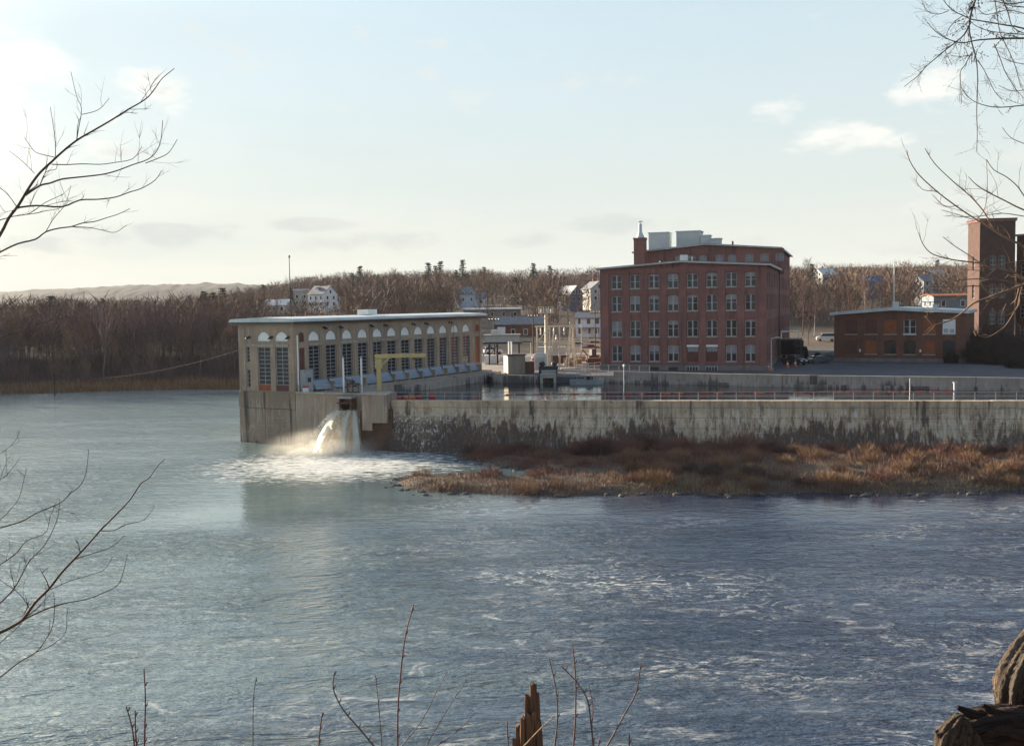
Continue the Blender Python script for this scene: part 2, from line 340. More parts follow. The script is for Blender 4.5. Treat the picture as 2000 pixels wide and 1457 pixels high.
m_conc = stained('powerhouse concrete', (.36, .275, .205), (.26, .205, .16), (.12, .10, .085), -30, 16, 12.0, .35)
m_concp = stained('plinth concrete weathered', (.30, .23, .175), (.205, .165, .13), (.06, .06, .05), .2, 6.5, 44.0, .35)
def water(name, col, foam=True, amp=.62):
    m, t, b = newmat(name); g = G(t)
    p = g.n('ShaderNodeNewGeometry').outputs['Position']
    b.inputs['Base Color'].default_value = col + (1,); b.inputs['Roughness'].default_value = .11 if foam else .05; b.inputs['IOR'].default_value = 1.7 if foam else 1.4; b.inputs['Specular IOR Level'].default_value = .5
    n1 = g.noise(g.map(p, (.55, 1.25, 1), rot=(0, 0, R(8))), .62, 4, .58, 1.0)
    n2 = g.noise(g.map(p, (.6, 1.3, 1), rot=(0, 0, R(-12))), 1.9, 3, .55, .3)
    n3 = g.noise(g.map(p, (.35, .6, 1)), .22, 2, .5)
    n4 = g.noise(g.map(p, (.8, 1.3, 1)), 6.0, 2, .5)
    gust = g.ramp(g.noise(g.map(p, (.45, 1.2, 1)), .045, 4, .6, .8), .36, .64, .55, 1.3)
    h = g.m('ADD', g.m('ADD', g.m('MULTIPLY', n1, .44 * amp), g.m('MULTIPLY', n2, .24 * amp)), g.m('ADD', g.m('MULTIPLY', n3, .9 * amp), g.m('MULTIPLY', n4, .03 * amp)))
    if foam:
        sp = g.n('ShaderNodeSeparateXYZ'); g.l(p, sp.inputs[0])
        painted_sheen = g.ramp(g.m('ADD', sp.outputs[0], g.m('MULTIPLY', g.m('SUBTRACT', g.noise(g.map(p, (.6, 1, 1)), .05, 5, .62, .8), .5), 50)), 22, -40)
        g.l(g.mix(painted_sheen, (.016, .026, .056), (.155, .212, .205)), b.inputs['Base Color'])  # bright sky reflection put into the base colour, pale left to dark right
    bp = g.n('ShaderNodeBump'); bp.inputs['Distance'].default_value = 1.0; g.l(h, bp.inputs['Height'])
    if foam:                                    # calmer water in the lee of the island
        lee = g.m('MULTIPLY', g.ramp(sp.outputs[1], 76, 89), g.m('MULTIPLY', g.ramp(sp.outputs[1], 122, 104), g.ramp(sp.outputs[0], -42, -26))); gust = g.m('MULTIPLY', gust, g.m('SUBTRACT', 1.0, g.m('MULTIPLY', lee, .86)))
    g.l(gust, bp.inputs['Strength'])
    g.l(bp.outputs[0], b.inputs['Normal'])
    if foam:
        s = g.n('ShaderNodeSeparateXYZ'); g.l(p, s.inputs[0])
        fb = g.n('ShaderNodeBsdfPrincipled'); fb.inputs['Base Color'].default_value = (.66, .66, .62, 1); fb.inputs['Roughness'].default_value = .75; fb.inputs['Specular IOR Level'].default_value = .2
        g.l(bp.outputs[0], fb.inputs['Normal'])
        # churned water under the fall
        dx = g.m('DIVIDE', g.m('ADD', s.outputs[0], 20.5), 20.0); dy = g.m('DIVIDE', g.m('SUBTRACT', s.outputs[1], 117.5), 16.0)
        dd = g.m('SQRT', g.m('ADD', g.m('MULTIPLY', dx, dx), g.m('MULTIPLY', dy, dy)))
        near = g.ramp(dd, 1.15, .05)
        fine = g.noise(g.map(p, (.5, 1.5, 1), rot=(0, 0, R(-6))), 1.3, 6, .72, .8)
        f1 = g.m('MULTIPLY', g.ramp(g.m('ADD', fine, g.m('MULTIPLY', near, .25)), .58, .74, 0, .85), g.ramp(near, .02, .25))
        # drifting foam lace on the rapids
        w1 = g.noise(g.map(p, (.65, 1.3, 1), rot=(0, 0, R(14))), .34, 6, .66, 1.6)
        rid = g.m('ABSOLUTE', g.m('SUBTRACT', w1, .5))
        patch = g.m('MULTIPLY', g.ramp(g.noise(g.map(p, (.6, 1.1, 1), (7, 3, 0)), .075, 3), .45, .66), g.m('MULTIPLY', g.ramp(s.outputs[1], 106, 82), g.ramp(s.outputs[0], -30, 8)))
        lace = g.m('MULTIPLY', g.ramp(rid, .04, .004), g.ramp(g.noise(g.map(p, (.8, 1.4, 1)), 1.6, 5, .7), .40, .62))
        blot = g.ramp(g.m('ADD', g.noise(g.map(p, (.55, 1.4, 1), (3, 1, 0), (0, 0, R(10))), .55, 6, .72, 1.0), g.m('MULTIPLY', patch, .09)), .70, .80)
        f2 = g.m('MULTIPLY', g.m('MAXIMUM', g.m('MULTIPLY', lace, .8), blot), g.m('MULTIPLY', patch, .85))
        # milky drift down by the near bank
        drift = g.m('MULTIPLY', g.ramp(g.noise(g.map(p, (.7, 1.2, 1), (5, 8, 0), (0, 0, R(-15))), .5, 6, .7, 1.2), .54, .75), g.m('MULTIPLY', g.ramp(s.outputs[1], 72, 54), .45))
        f = g.m('MAXIMUM', f1, g.m('MAXIMUM', f2, drift))
        ms = g.n('ShaderNodeMixShader'); g.l(f, ms.inputs[0]); g.l(b.outputs[0], ms.inputs[1]); g.l(fb.outputs[0], ms.inputs[2])
        g.l(ms.outputs[0], t.nodes['Material Output'].inputs[0])
    return m
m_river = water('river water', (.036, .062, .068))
m_pond = water('still pond water', (.012, .015, .018), False, .05)

# ------------------------------------------------------------------ ground, water, hills
def nz2(x, y, s, seed=0):
    x = x / s + seed * 3.17; y = y / s - seed * 1.91
    return (np.sin(x * 1.3 + 1.7 * np.sin(y * .9 + seed)) + np.sin(y * 1.7 + 1.3 * np.sin(x * 1.1 + 2 * seed)) + .5 * np.sin(2.9 * x + 3.3 * y + seed) + .5 * np.sin(3.7 * y - 2.3 * x)) / 3.0
def sstep(x, a, b):
    t = np.clip((x - a) / (b - a), 0, 1); return t * t * (3 - 2 * t)
def shore_y(X): return np.where(X < -42, 232 + 3 * np.sin(X * .06) + (X + 42) * .02, 232 - (X + 42) * 1.2)
def land_z(X, Y):
    X = np.asarray(X, dtype=float); Y = np.asarray(Y, dtype=float)
    d = Y - shore_y(X)
    z = -2.5 + 3.3 * sstep(d, -4, 3) + 5.1 * sstep(d, 0, 45)
    hill = np.clip(Y - 245, 0, 260) * .050 + np.clip(Y - 505, 0, 480) * .034
    ang = X / np.maximum(Y, 1)
    hill = hill * (0.10 + .90 * sstep(ang, -.36, -.14)) * (1 - .55 * sstep(Y, 1000, 1500))
    return z + hill + 2.0 * nz2(X, Y, 130, 1) * sstep(Y, 330, 520)
def grid_obj(name, xs, ys, zf, m, smooth=True, kind='structure'):
    XX, YY = np.meshgrid(xs, ys); ZZ = zf(XX, YY); nx, ny = len(xs), len(ys)
    v = np.stack([XX, YY, ZZ], -1).reshape(-1, 3)
    idx = np.arange(nx * ny).reshape(ny, nx); f = np.stack([idx[:-1, :-1], idx[:-1, 1:], idx[1:, 1:], idx[1:, :-1]], -1).reshape(-1, 4)
    me = bpy.data.meshes.new(name); me.from_pydata(v.tolist(), [], f.tolist()); me.update(); me.materials.append(m)
    if smooth: me.polygons.foreach_set('use_smooth', [True] * len(me.polygons))
    o = ob(name, me); tag(o, kind=kind); return o
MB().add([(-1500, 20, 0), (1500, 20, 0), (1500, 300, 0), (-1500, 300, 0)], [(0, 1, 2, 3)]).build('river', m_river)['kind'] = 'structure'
xs = np.concatenate([np.linspace(-1600, -320, 30), np.linspace(-300, 700, 140), np.linspace(720, 2000, 30)])
ys = np.concatenate([np.linspace(196, 330, 60), np.linspace(335, 1100, 110), np.linspace(1130, 2300, 30)])
grid_obj('hillside', xs, ys, land_z, m_land)
def ridge_z(X, Y):
    t = np.exp(-((Y - 3300) / 420.) ** 2)
    return 20 + t * (74 + 14 * nz2(X, Y * 0, 420, 2) + 5 * nz2(X, Y, 60, 5) + 26 * sstep(X / 3300., -.2, .5) - 18 * sstep(-X / 3300., .36, .55)) + (3.5 * nz2(X, Y, 23, 3) + 4 * np.abs(nz2(X * 1.0, Y, 14, 6))) * t
grid_obj('hills', np.linspace(-3600, 3600, 900), np.linspace(2300, 4300, 40), ridge_z, m_ridge)

POND = 5.3; YARD = 6.2
QX = [(-12, 186), (-5.0, 178.2), (-3.2, 169), (16.6, 166), (40.3, 152), (63.9, 142), (112, 121)]     # quay front line, far side of the pond
yard_poly = QX + [(240, 110), (240, 330), (-34, 330), (-34, 222)]
MB().prism(yard_poly, -2, YARD).build('pavement', m_asph)['kind'] = 'structure'
MB().add([(-2, 176, YARD + .006), (26, 205, YARD + .006), (26, 300, YARD + .006), (-32, 300, YARD + .006), (-30, 226, YARD + .006), (-8, 190, YARD + .006)], [(0, 1, 2, 3, 4, 5)]).build('parking_lot', m_lot)['kind'] = 'structure'
MB().add([(-15.6, 129.9, POND), (108, 108.6, POND), (112, 172, POND), (-10, 184, POND), (-29, 136, POND), (-20, 132, POND)], [(0, 1, 2, 3, 4, 5)]).build('pond', m_pond)['kind'] = 'structure'

# near bank under the camera
def bank_z(X, Y):
    d = np.sqrt(np.maximum(Y, 0) ** 2 + 0 * X)
    z = 16.4 - sstep(d, 1.5, 4) * .9 - np.clip(Y - 2, 0, 60) * .42
    z = z + 2.3 * np.exp(-((X - 5.6) / 2.0) ** 2 - ((Y - 8) / 2.6) ** 2) + .12 * nz2(X, Y, 1.3, 4) + .5 * nz2(X, Y, 7, 2) * sstep(Y, 6, 20)
    return np.maximum(z, -2)
grid_obj('riverbank', np.linspace(-60, 60, 160), np.linspace(-30, 48, 120), bank_z, m_land)

# ------------------------------------------------------------------ wall and window builders (local frame: front faces -y)
def arc(xa, xb, zs, rise, n=10):
    cx = (xa + xb) / 2; hw = (xb - xa) / 2
    return [(cx - hw * math.cos(math.pi * i / n), zs + rise * math.sin(math.pi * i / n)) for i in range(n + 1)]
def wall(mb, x0, x1, z0, z1, y, ops, depth, T=None):
    """front skin with real openings and reveals; ops: (xa, xb, za, zb, rise). T maps (x, y, z) to the target frame"""
    T = T or (lambda x, y, z: (x, y, z))
    xs_ = sorted({round(q, 4) for q in [x0, x1] + [o[0] for o in ops] + [o[1] for o in ops]})
    zs_ = sorted({round(q, 4) for q in [z0, z1] + [o[2] for o in ops] + [o[3] for o in ops]})
    Q = lambda *p: mb.add([T(*q) for q in p], [tuple(range(len(p)))])
    for i in range(len(xs_) - 1):
        for j in range(len(zs_) - 1):
            cx = (xs_[i] + xs_[i + 1]) / 2; cz = (zs_[j] + zs_[j + 1]) / 2
            if any(o[0] < cx < o[1] and o[2] < cz < o[3] for o in ops): continue
            Q((xs_[i], y, zs_[j]), (xs_[i + 1], y, zs_[j]), (xs_[i + 1], y, zs_[j + 1]), (xs_[i], y, zs_[j + 1]))
    for xa, xb, za, zb, rise in ops:
        zs = zb - rise; pts = arc(xa, xb, zs, rise) if rise > 0 else [(xa, zb), (xb, zb)]
        if rise > 0:
            for (ax, az), (bx, bz) in zip(pts, pts[1:]): Q((ax, y, az), (bx, y, bz), (bx, y, zb), (ax, y, zb))
        for (ax, az), (bx, bz) in zip(pts, pts[1:]): Q((ax, y, az), (bx, y, bz), (bx, y + depth, bz), (ax, y + depth, az))
        Q((xa, y, za), (xb, y, za), (xb, y + depth, za), (xa, y + depth, za))
        for xq in (xa, xb): Q((xq, y, za), (xq, y, zs), (xq, y + depth, zs), (xq, y + depth, za))
_wc = {}
def window(parent, x, z, wd, ht, cols, rows, y=0.0, rz=0.0, loc=None, rise=0.0, fm=None, gm=None, blind=0.0, sill=None, fw=.09, mw=.05, name='window', jit=.010, split=None):
    """frame with bars; every pane its own piece, each tilted a hair so reflections break up. x = centre, z = bottom"""
    fm = fm or m_frame; gm = gm or m_glass
    key = (round(wd, 2), round(ht, 2), cols, rows, round(rise, 2), fm.name, fw, mw, split)
    if key not in _wc:
        mb = MB(); d = .09; zt = ht - rise
        mb.bx(-wd / 2, -wd / 2 + fw, 0, d, 0, zt); mb.bx(wd / 2 - fw, wd / 2, 0, d, 0, zt); mb.bx(-wd / 2 + fw, wd / 2 - fw, 0, d, 0, fw); 
        if rise > 0:
            a = arc(-wd / 2, wd / 2, zt, rise, 8); b_ = arc(-wd / 2 + fw, wd / 2 - fw, zt, max(rise - fw, .02), 8)
            for i in range(8): mb.add([(a[i][0], 0, a[i][1]), (a[i + 1][0], 0, a[i + 1][1]), (b_[i + 1][0], 0, b_[i + 1][1]), (b_[i][0], 0, b_[i][1])], [(0, 1, 2, 3)])
        else: mb.bx(-wd / 2 + fw, wd / 2 - fw, 0, d, ht - fw, ht)
        iw = (wd - 2 * fw) / cols; ih = (ht - fw * 2) / rows
        for c in range(1, cols): mb.bx(-wd / 2 + fw + c * iw - mw * (1.3 if split else .5), -wd / 2 + fw + c * iw + mw * (1.3 if split else .5), .003, d - .01, fw, ht - fw * .5)
        for r_ in range(1, rows): mb.bx(-wd / 2 + fw, wd / 2 - fw, .012, d - .02, fw + r_ * ih - mw / 2, fw + r_ * ih + mw / 2)
        pn = MB().add([(-iw / 2, 0, -ih / 2), (iw / 2, 0, -ih / 2), (iw / 2, 0, ih / 2), (-iw / 2, 0, ih / 2)], [(0, 1, 2, 3)])
        _wc[key] = (mb.mesh('window_frame', fm), pn, iw, ih, {})
    fme, pn, iw, ih, pm = _wc[key]
    if gm.name not in pm: pm[gm.name] = pn.mesh('pane', gm)
    o = ob(name, fme, parent, loc or (x, y, z), rz)
    for c in range(cols):
        for r_ in range(rows):
            q = ob('pane', pm[gm.name], o, (-wd / 2 + fw + (c + .5) * iw, .06, fw + (r_ + .5) * ih))
            q.rotation_euler = (rng.uniform(-jit, jit), 0, rng.uniform(-jit, jit))
    if blind > 0: MB().bx(-wd / 2 + fw, wd / 2 - fw, .046, .05, ht - fw - blind * (ht - 2 * fw), ht - fw).build('blind', m_blind, o)
    if sill: MB().bx(-wd / 2 - .12, wd / 2 + .12, -.18, .06, -.16, -.002).build('sill', sill, o)
    return o

# ------------------------------------------------------------------ powerhouse
PA = Vector((.478, .8784)).normalized(); PRZ = math.atan2(PA.y, PA.x); PL = 49.0; PW = 9.7
ph = thing('powerhouse', 'long flat-roofed concrete powerhouse with arched white lunettes standing in the river', 'power station', (-28.7, 135, 0), PRZ)
mb = MB(); ops = []; WIN = []
for i in range(12):
    c = 4.15 + 3.62 * i; WIN.append(c); ops += [(c - 1.15, c + 1.15, 7.9, 13.0, 0), (c - 1.15, c + 1.15, 13.72, 14.95, 1.12)]
NICHE = [(1.0, 2.1), (PL - 2.0, PL - .7)]
for a, b in NICHE: ops += [(a, b, 8.3, 12.8, 0), (a - .05, b + .05, 13.6, 14.9, .5)]
wall(mb, 0, PL, 6.9, 16.1, 0, ops, .38)
Te = lambda x, y, z: (y, PW - x, z)            # end wall: local x runs from the river corner to the pond corner
eops = []
for c in (4.45, 7.55):
    eops += [(c - 1.1, c + 1.1, 7.1, 12.95, 0), (c - 1.1, c + 1.1, 13.75, 15.0, 1.1)]
eops += [(1.35, 1.95, 7.5, 9.9, 0), (1.35, 1.95, 10.9, 13.0, 0)]
wall(mb, 0, PW, 6.9, 16.1, 0, eops, .38, Te)
mb.add([(0, PW, 6.9), (PL, PW, 6.9), (PL, PW, 16.1), (0, PW, 16.1)], [(0, 1, 2, 3)]); mb.add([(PL, 0, 6.9), (PL, PW, 6.9), (PL, PW, 16.1), (PL, 0, 16.1)], [(0, 1, 2, 3)])
mb.build('wall', m_conc, ph)
MB().bx(.45, PL - .4, .40, PW - .4, 7, 16).build('interior', m_dkmetal, ph)
pl_ = MB(); pl_.bx(-.18, PL + .1, -.12, PW + .15, 4.75, 6.95); pl_.bx(-.10, PL + .05, -.08, PW + .1, -2, 4.69); pl_.build('plinth', m_concp, ph)
# pilasters and string courses
for c in [(WIN[i] + WIN[i + 1]) / 2 for i in range(11)]: MB().bx(c - .34, c + .34, -.07, .0, 7.0, 13.2).build('pilaster', m_conc, ph)
for q in ((0.02, .95, -.07, 0), (PL - .6, PL - .02, -.07, 0), (-.07, 0, .02, .85), (-.07, 0, PW - 1.2, PW - .02)): MB().bx(*q, 7.0, 15.6).build('pilaster', m_conc, ph)
for x0, x1 in ((2.9, 5.6), (9.6, 13.6), (19.5, 22), (27.2, 30)): MB().bx(x0, x1, -.16, -.072, 13.08, 13.34).build('ledge', m_ledge, ph)
for x0, x1 in ((.9, 2.5), (2.6, 5.8), (6.3, 8.3)): MB().bx(-.16, -.005, PW - x1 - .5, PW - x0 - .5, 13.05, 13.32).build('ledge', m_ledge, ph)
lun = MB(); pts = arc(-1.15, 1.15, 0, 1.12, 14); lun.add([(p[0], 0, p[1]) for p in pts] + [(p[0], .1, p[1]) for p in pts], [tuple(range(15)), tuple(range(15, 30))])
lun.bx(-1.15, 1.15, -.03, .08, -.11, -.002); lme = lun.mesh('lunette', m_white)
for c in WIN: ob('lunette', lme, ph, (c, .14, 13.83))
for c in (4.45, 7.55): ob('lunette', lme, ph, (.14, PW - c, 13.86), R(-90))
for i, c in enumerate(WIN): window(ph, c, 7.9, 2.3, 5.1, 2, 10, .17, gm=m_glass if i < 7 else m_glass2, fw=.07, mw=.06)
for c in (4.45, 7.55):
    window(ph, 0, 0, 2.2, 5.05, 2, 9, loc=(.17, PW - c, 7.9), rz=R(-90), fw=.07, mw=.06)
    MB().bx(.10, .3, PW - c - 1.1, PW - c + 1.1, 7.1, 7.88).build('brick_panel', m_brickin if c < 5 else m_brickdk, ph)
for z0, h in ((7.5, 2.4), (10.9, 2.1)): window(ph, 0, 0, .6, h, 1, 4, loc=(.15, PW - 1.65, z0), rz=R(-90), fw=.06, mw=.05)
for k, (a, b) in enumerate(NICHE):
    MB().bx(a, b, .16, .36, 8.3, 12.8).build('brick_panel', m_brickdk if k == 0 else m_brickin, ph)
    MB().bx(a - .05, b + .05, .16, .36, 13.6, 14.9).build('brick_panel', m_brickdk if k == 0 else m_brickin, ph)
# roof slab with rounded pale edge
rp = [(-.85, 16.32), (-.85, 16.46), (-.7, 16.66), (-.35, 16.74), (PW / 2, 16.95), (PW + .35, 16.74), (PW + .7, 16.66), (PW + .85, 16.46), (PW + .85, 16.32)]
mb = MB(); n = len(rp); L0, L1 = -.85, PL + .85
mb.add([(L0, p[0], p[1]) for p in rp] + [(L1, p[0], p[1]) for p in rp], [tuple(range(n)), tuple(reversed(range(n, 2 * n)))] + [(i, n + i, n + (i + 1) % n, (i + 1) % n) for i in range(n)])
mb.build('roof', m_roofw, ph)
MB().bx(-.7, PL + .7, -.7, PW + .7, 16.04, 16.315).build('soffit', m_fascia, ph)
MB().bx(-.78, PL + .78, -.78, -.715, 16.1, 16.30).build('gutter', m_dkmetal, ph)
MB().bx(20.5, 22.8, 3, 5, 17.0, 17.75).build('roof_hatch', m_white, ph)
lamp = MB(); lamp.tube([(0, 0, 0), (0, -.35, .06), (0, -.5, -.02)], .06, 5); lamp.lathe([(.12, -.02), (.30, -.22), (.26, -.25)], 8, (0, -.5)); lamp.bx(-.18, .18, -.1, .0, -.15, .15)
lam = lamp.mesh('wall_lamp', m_dkmetal)
for c in (6.2, 9.7, 16.9, 20.4, 27.8, 31.4, 38.6): ob('wall_lamp', lam, ph, (c, -.01, 15.42))
for y_ in (PW - 2.0, 3.7, .75): ob('wall_lamp', lam, ph, (-.01, y_, 14.3), R(-90))
MB().tube([(.5, -.16, 7.0), (.5, -.16, 13.6), (.5, -.16, 14.5)], .11, 6).build('downpipe', m_white, ph)
for c in (10.2, 17.4, 24.6, 40.0): MB().tube([(c - .15, -.14, 12.2), (c - .15, -.14, 15.6)], .06, 5).build('downpipe', m_galv, ph)
# slanted rack covers along the intake
pn = MB(); pn.prof([(-1.6, -.75), (1.6, -.75), (1.6, .75), (-1.6, .75)], -.06, .06)
pme = pn.mesh('intake_panel', m_panel)
for i, c in enumerate(WIN):
    q = ob('intake_panel', pme, ph, (c + .2, -.95, 7.75)); q.rotation_euler = (R(-33 + rng.uniform(-1.5, 1.5)), 0, 0); q.scale = (1.02, 1, 1)
ap = MB(); ap.bx(.0, PL + .6, -1.75, -.13, -1, 6.95)
for c in WIN: ap.bx(c + 1.86, c + 2.18, -1.72, -.12, 6.94, 8.1)
ap.build('intake_sill', m_concdk, ph)
MB().prism([(20, -1.8), (25, -3.3), (PL - 3, -3.6), (PL + 1.2, -3.2), (PL + 2.4, -1.9), (PL + 2.4, 1), (PL + .2, 1), (PL + .2, -1.76), (20, -1.76)], -1, [6.1, 6.2, 6.5, 6.7, 6.7, 6.7, 6.7, 6.7, 6.5]).build('apron', m_quay, ph)
def phw(u, v, z): return (-28.7 + PA.x * u - PA.y * v, 135 + PA.y * u + PA.x * v, z)

mast = thing('radio_mast', 'tall thin dark mast rising behind the powerhouse roof', 'mast', at(568, 612, 141.5)); mast.location.z = 16.9
MB().tube([(0, 0, 0), (0, 0, 4.0), (0, 0, 8.2)], [.10, .075, .045], 6).build('pole', m_dkmetal, mast); MB().lathe([(.12, 8.1), (.14, 8.35), (.05, 8.5)], 6).build('finial', m_dkmetal, mast)

# ------------------------------------------------------------------ forewall, pier, dam
FW = [(-28.55, 134.75), (-19.7, 130.6)]
deck = [(-28.7, 134.7), (-19.6, 130.4), (-15.7, 129.4), (-15.2, 134), (-20.2, 143.5), (-22.0, 147.3), (-28.6, 135.2)]
fw = thing('forewall', 'streaked concrete retaining wall beside the waterfall below the powerhouse', 'wall', (0, 0, 0))
g_ = MB(); na, nb = 46, 26
for j in range(nb + 1):
    for i in range(na + 1):
        t = i / na; z = -1.5 + 8.45 * j / nb; x = -28.6 + 9.3 * t; y = 134.72 - 4.3 * t - .15 * (1 - j / nb) + .05 * float(nz2(x, z * 1.3, 1.3, 2))
        g_.v.append((x, y, z))
for j in range(nb):
    for i in range(na):
        cx = -28.6 + 9.3 * (i + .5) / na; cz = -1.5 + 8.45 * (j + .5) / nb
        if -21.6 < cx < -20.1 and 5.0 < cz < 6.4: continue
        a = j * (na + 1) + i; g_.f.append((a, a + 1, a + na + 2, a + na + 1))
g_.build('face', m_fore, fw)
MB().prism([(-28.7, 135.0), (-21.9, 131.7), (-21.9, 133.2), (-20.0, 132.3), (-20.0, 130.9), (-19.3, 130.6), (-15.7, 129.6), (-15.2, 134), (-20.2, 143.5), (-22.0, 147.3)], -1.5, 6.93).build('core', m_fore, fw)
cp = MB(); cp.prism([(-28.6, 134.5), (-19.3, 130.2), (-19.1, 130.6), (-28.4, 134.9)], 6.94, 7.12); cp.build('coping', m_ledge, fw)
pr = thing('gate_pier', 'square concrete pier to the right of the waterfall', 'pier', (0, 0, 0))
MB().prism([(-19.0, 128.5), (-17.7, 128.1), (-17.45, 131.5), (-19.0, 131.8)], [2.6, 2.6, 2.6, 2.6], 7.05).build('buttress', m_fore, pr)
MB().prism([(-17.65, 127.7), (-15.7, 127.3), (-15.5, 131), (-17.4, 131.4)], [3.6, 3.6, 3.6, 3.6], 7.1).build('buttress', m_fore, pr)
MB().prism([(-19.3, 128.9), (-15.2, 128.2), (-15.0, 131), (-19.1, 131.6)], -1.5, [5.0, 5.2, 5.2, 5.0]).build('footing', m_rust, pr)
MB().prism([(-19.05, 128.3), (-15.55, 127.2), (-15.3, 131.2), (-19.0, 132)], 7.105, 7.25).build('cap', m_ledge, pr)

dam = thing('canal_wall', 'long stained and cracked concrete dam wall holding back the mill pond', 'wall', (0, 0, 0))
DA, DB = Vector((-15.3, 129.4)), Vector((108, 108.0)); dd_ = (DB - DA).normalized(); dn = Vector((dd_.y, -dd_.x)); DL = (DB - DA).length
def crest(u): return 6.15 + .02 * math.sin(u * .2)
g_ = MB(); na, nb = 260, 30
for j in range(nb + 1):
    for i in range(na + 1):
        u = DL * i / na; q = j / nb; z = -1.5 + (crest(u) + 1.5) * q
        hgt = max(0, 4.7 - z)
        off = .12 + .34 * hgt * (.55 + .45 * math.exp(-u / 25.)) + (.55 * math.exp(-((u - 4) / 3.) ** 2) * hgt * .35)
        rib = (.10 + .10 * math.exp(-u / 15)) * float(nz2(u, z * .22, 1.1, 3)) * min(1, hgt / 2) + .05 * float(nz2(u, z, .7, 6))
        p = DA + dd_ * u + dn * (off + rib); g_.v.append((p.x, p.y, z))
for j in range(nb):
    for i in range(na): a = j * (na + 1) + i; g_.f.append((a, a + 1, a + na + 2, a + na + 1))
g_.build('face', m_dam, dam, smooth=True)
cr = MB(); wth = 1.0
for k in range(14):
    a = DL * k / 14 + .01; b = DL * (k + 1) / 14 - .01; f0 = DA + dd_ * a + dn * .16; f1 = DA + dd_ * b + dn * .16; b0 = DA + dd_ * a - dn * wth; b1 = DA + dd_ * b - dn * wth
    MB().prism([f0, f1, b1, b0], 5.55, 6.22 + rng.uniform(-.012, .012)).build('coping', m_dam, dam)
f0, f1 = DA - dn * .1, DB - dn * .1; b0, b1 = DA - dn * wth, DB - dn * wth
MB().prism([f0, f1, b1, b0], -1.5, 5.6).build('core', m_conc, dam)

def rail(name, label, pts, hgt=1.05, step=2.4, m=m_galv, rails=(1.0, .52), r=.035, group=None):
    t = thing(name, label, 'railing', pts[0], 0, group); o0 = Vector(pts[0]); P = [Vector(p) - o0 for p in pts]
    pme = MB().tube([(0, 0, 0), (0, 0, hgt)], r * 1.15, 5).mesh('post', m)
    for a, b in zip(P, P[1:]):
        n = max(1, round((b - a).length / step))
        for k in range(n + (1 if b is P[-1] else 0)): ob('post', pme, t, a + (b - a) * (k / n))
    for f in rails: MB().tube([p + Vector((0, 0, hgt * f)) for p in P], r, 5).build('rail', m, t)
    return t
def dp(u, v, z): q = DA + dd_ * u - dn * v; return (q.x, q.y, z)
rail('railing', 'low galvanised two-bar railing along the top of the dam wall', [dp(k * 9.0, .55, 6.21) for k in range(0, 13)], 1.0, 2.25)
rail('railing', 'railing at the edge of the deck left of the waterfall', [(-28.2, 134.65, 7.1), (-22.2, 131.9, 7.1)], 1.0, 1.9, r=.03)
rail('railing', 'railing turning the corner of the deck beside the yellow crane', [(-19.9, 131.3, 7.0), (-16.2, 130.3, 7.22), (-15.5, 133.6, 6.94), (-19.8, 142.2, 6.94)], 1.0, 1.6, r=.03)

# gate chute and hoist
gt = thing('sluice_gate', 'rusty sluice gate box spilling water from the forewall', 'sluice gate', (-20.85, 131.0, 0)); gt.rotation_euler = (0, 0, -math.atan2(4.3, 9.3))
MB().bx(-.95, -.72, -1.15, .6, 4.7, 6.5).bx(.72, .95, -1.15, .6, 4.7, 6.5).build('side_wall', m_rust, gt)
MB().bx(-1.1, 1.1, -1.3, .5, 6.52, 6.72).build('lid', m_galv, gt); MB().bx(-1.15, 1.15, -1.35, -1.22, 5.86, 6.04).build('beam', m_rust, gt)
MB().bx(-.7, .7, -.3, -.2, 5.75, 6.5).build('gate_leaf', m_rust, gt)
MB().bx(-.72, .72, -1.1, .6, 4.55, 4.72).build('floor', m_rust, gt)
hs = thing('gate_hoist', 'small dark gate hoist standing over the sluice', 'hoist', (-20.6, 131.9, 6.93))
MB().bx(-.8, .8, -.35, .35, .0, .3).bx(-.75, -.55, -.2, .2, .3, 1.2).bx(.55, .75, -.2, .2, .3, 1.2).bx(-.85, .85, -.25, .25, 1.2, 1.4).build('frame', m_rust, hs)
MB().tube([(0, 0, .3), (0, 0, 2.0)], .06, 6).build('stem', m_dkmetal, hs); MB().lathe([(.1, 1.42), (.34, 1.5), (.3, 1.72), (.1, 1.8)], 10).build('gearbox', m_dkmetal, hs)

# ------------------------------------------------------------------ deck furniture
cj = thing('jib_crane', 'faded yellow jib crane on the pier above the dam', 'crane', at(741, 768, 131.2)); cj.location.z = 7.25
MB().bx(-.27, .27, -.27, .27, 0, 3.0).build('post', m_yellow, cj)
MB().prism([(-.45, -.32), (.45, -.32), (.45, .32), (-.45, .32)], 3.0, 4.2).build('head', m_yellow, cj); MB().bx(-.5, .5, -.36, .36, 3.15, 3.35).build('collar', m_yellow, cj)
arm = MB(); arm.bar((-.5, 0, 4.55), (6.0, .7, 4.55), .42, .5); arm.bar((.4, 0, 3.4), (1.4, .1, 4.32), .16, .2); arm.build('arm', m_yellow, cj)
MB().bx(4.3, 4.7, .25, .85, 4.0, 4.3).build('trolley', m_rust, cj)
for lab, px in (('white steel pole on the deck behind the sluice hoist', 671.5), ('white steel pole on the deck between the sluice and the yellow crane', 706.5)):
    q = thing('pole', lab, 'pole', at(px, 754, 132.6)); q.location.z = 6.94
    MB().tube([(0, 0, 0), (0, 0, 4.6)], [.13, .11], 8).build('shaft', m_white, q); MB().lathe([(.14, 4.58), (.16, 4.75), (.05, 4.85)], 8).build('cap', m_grey, q)
q = thing('electrical_cabinet', 'tall grey electrical cabinet against the powerhouse wall', 'cabinet', phw(1.5, -.75, 6.94), PRZ)
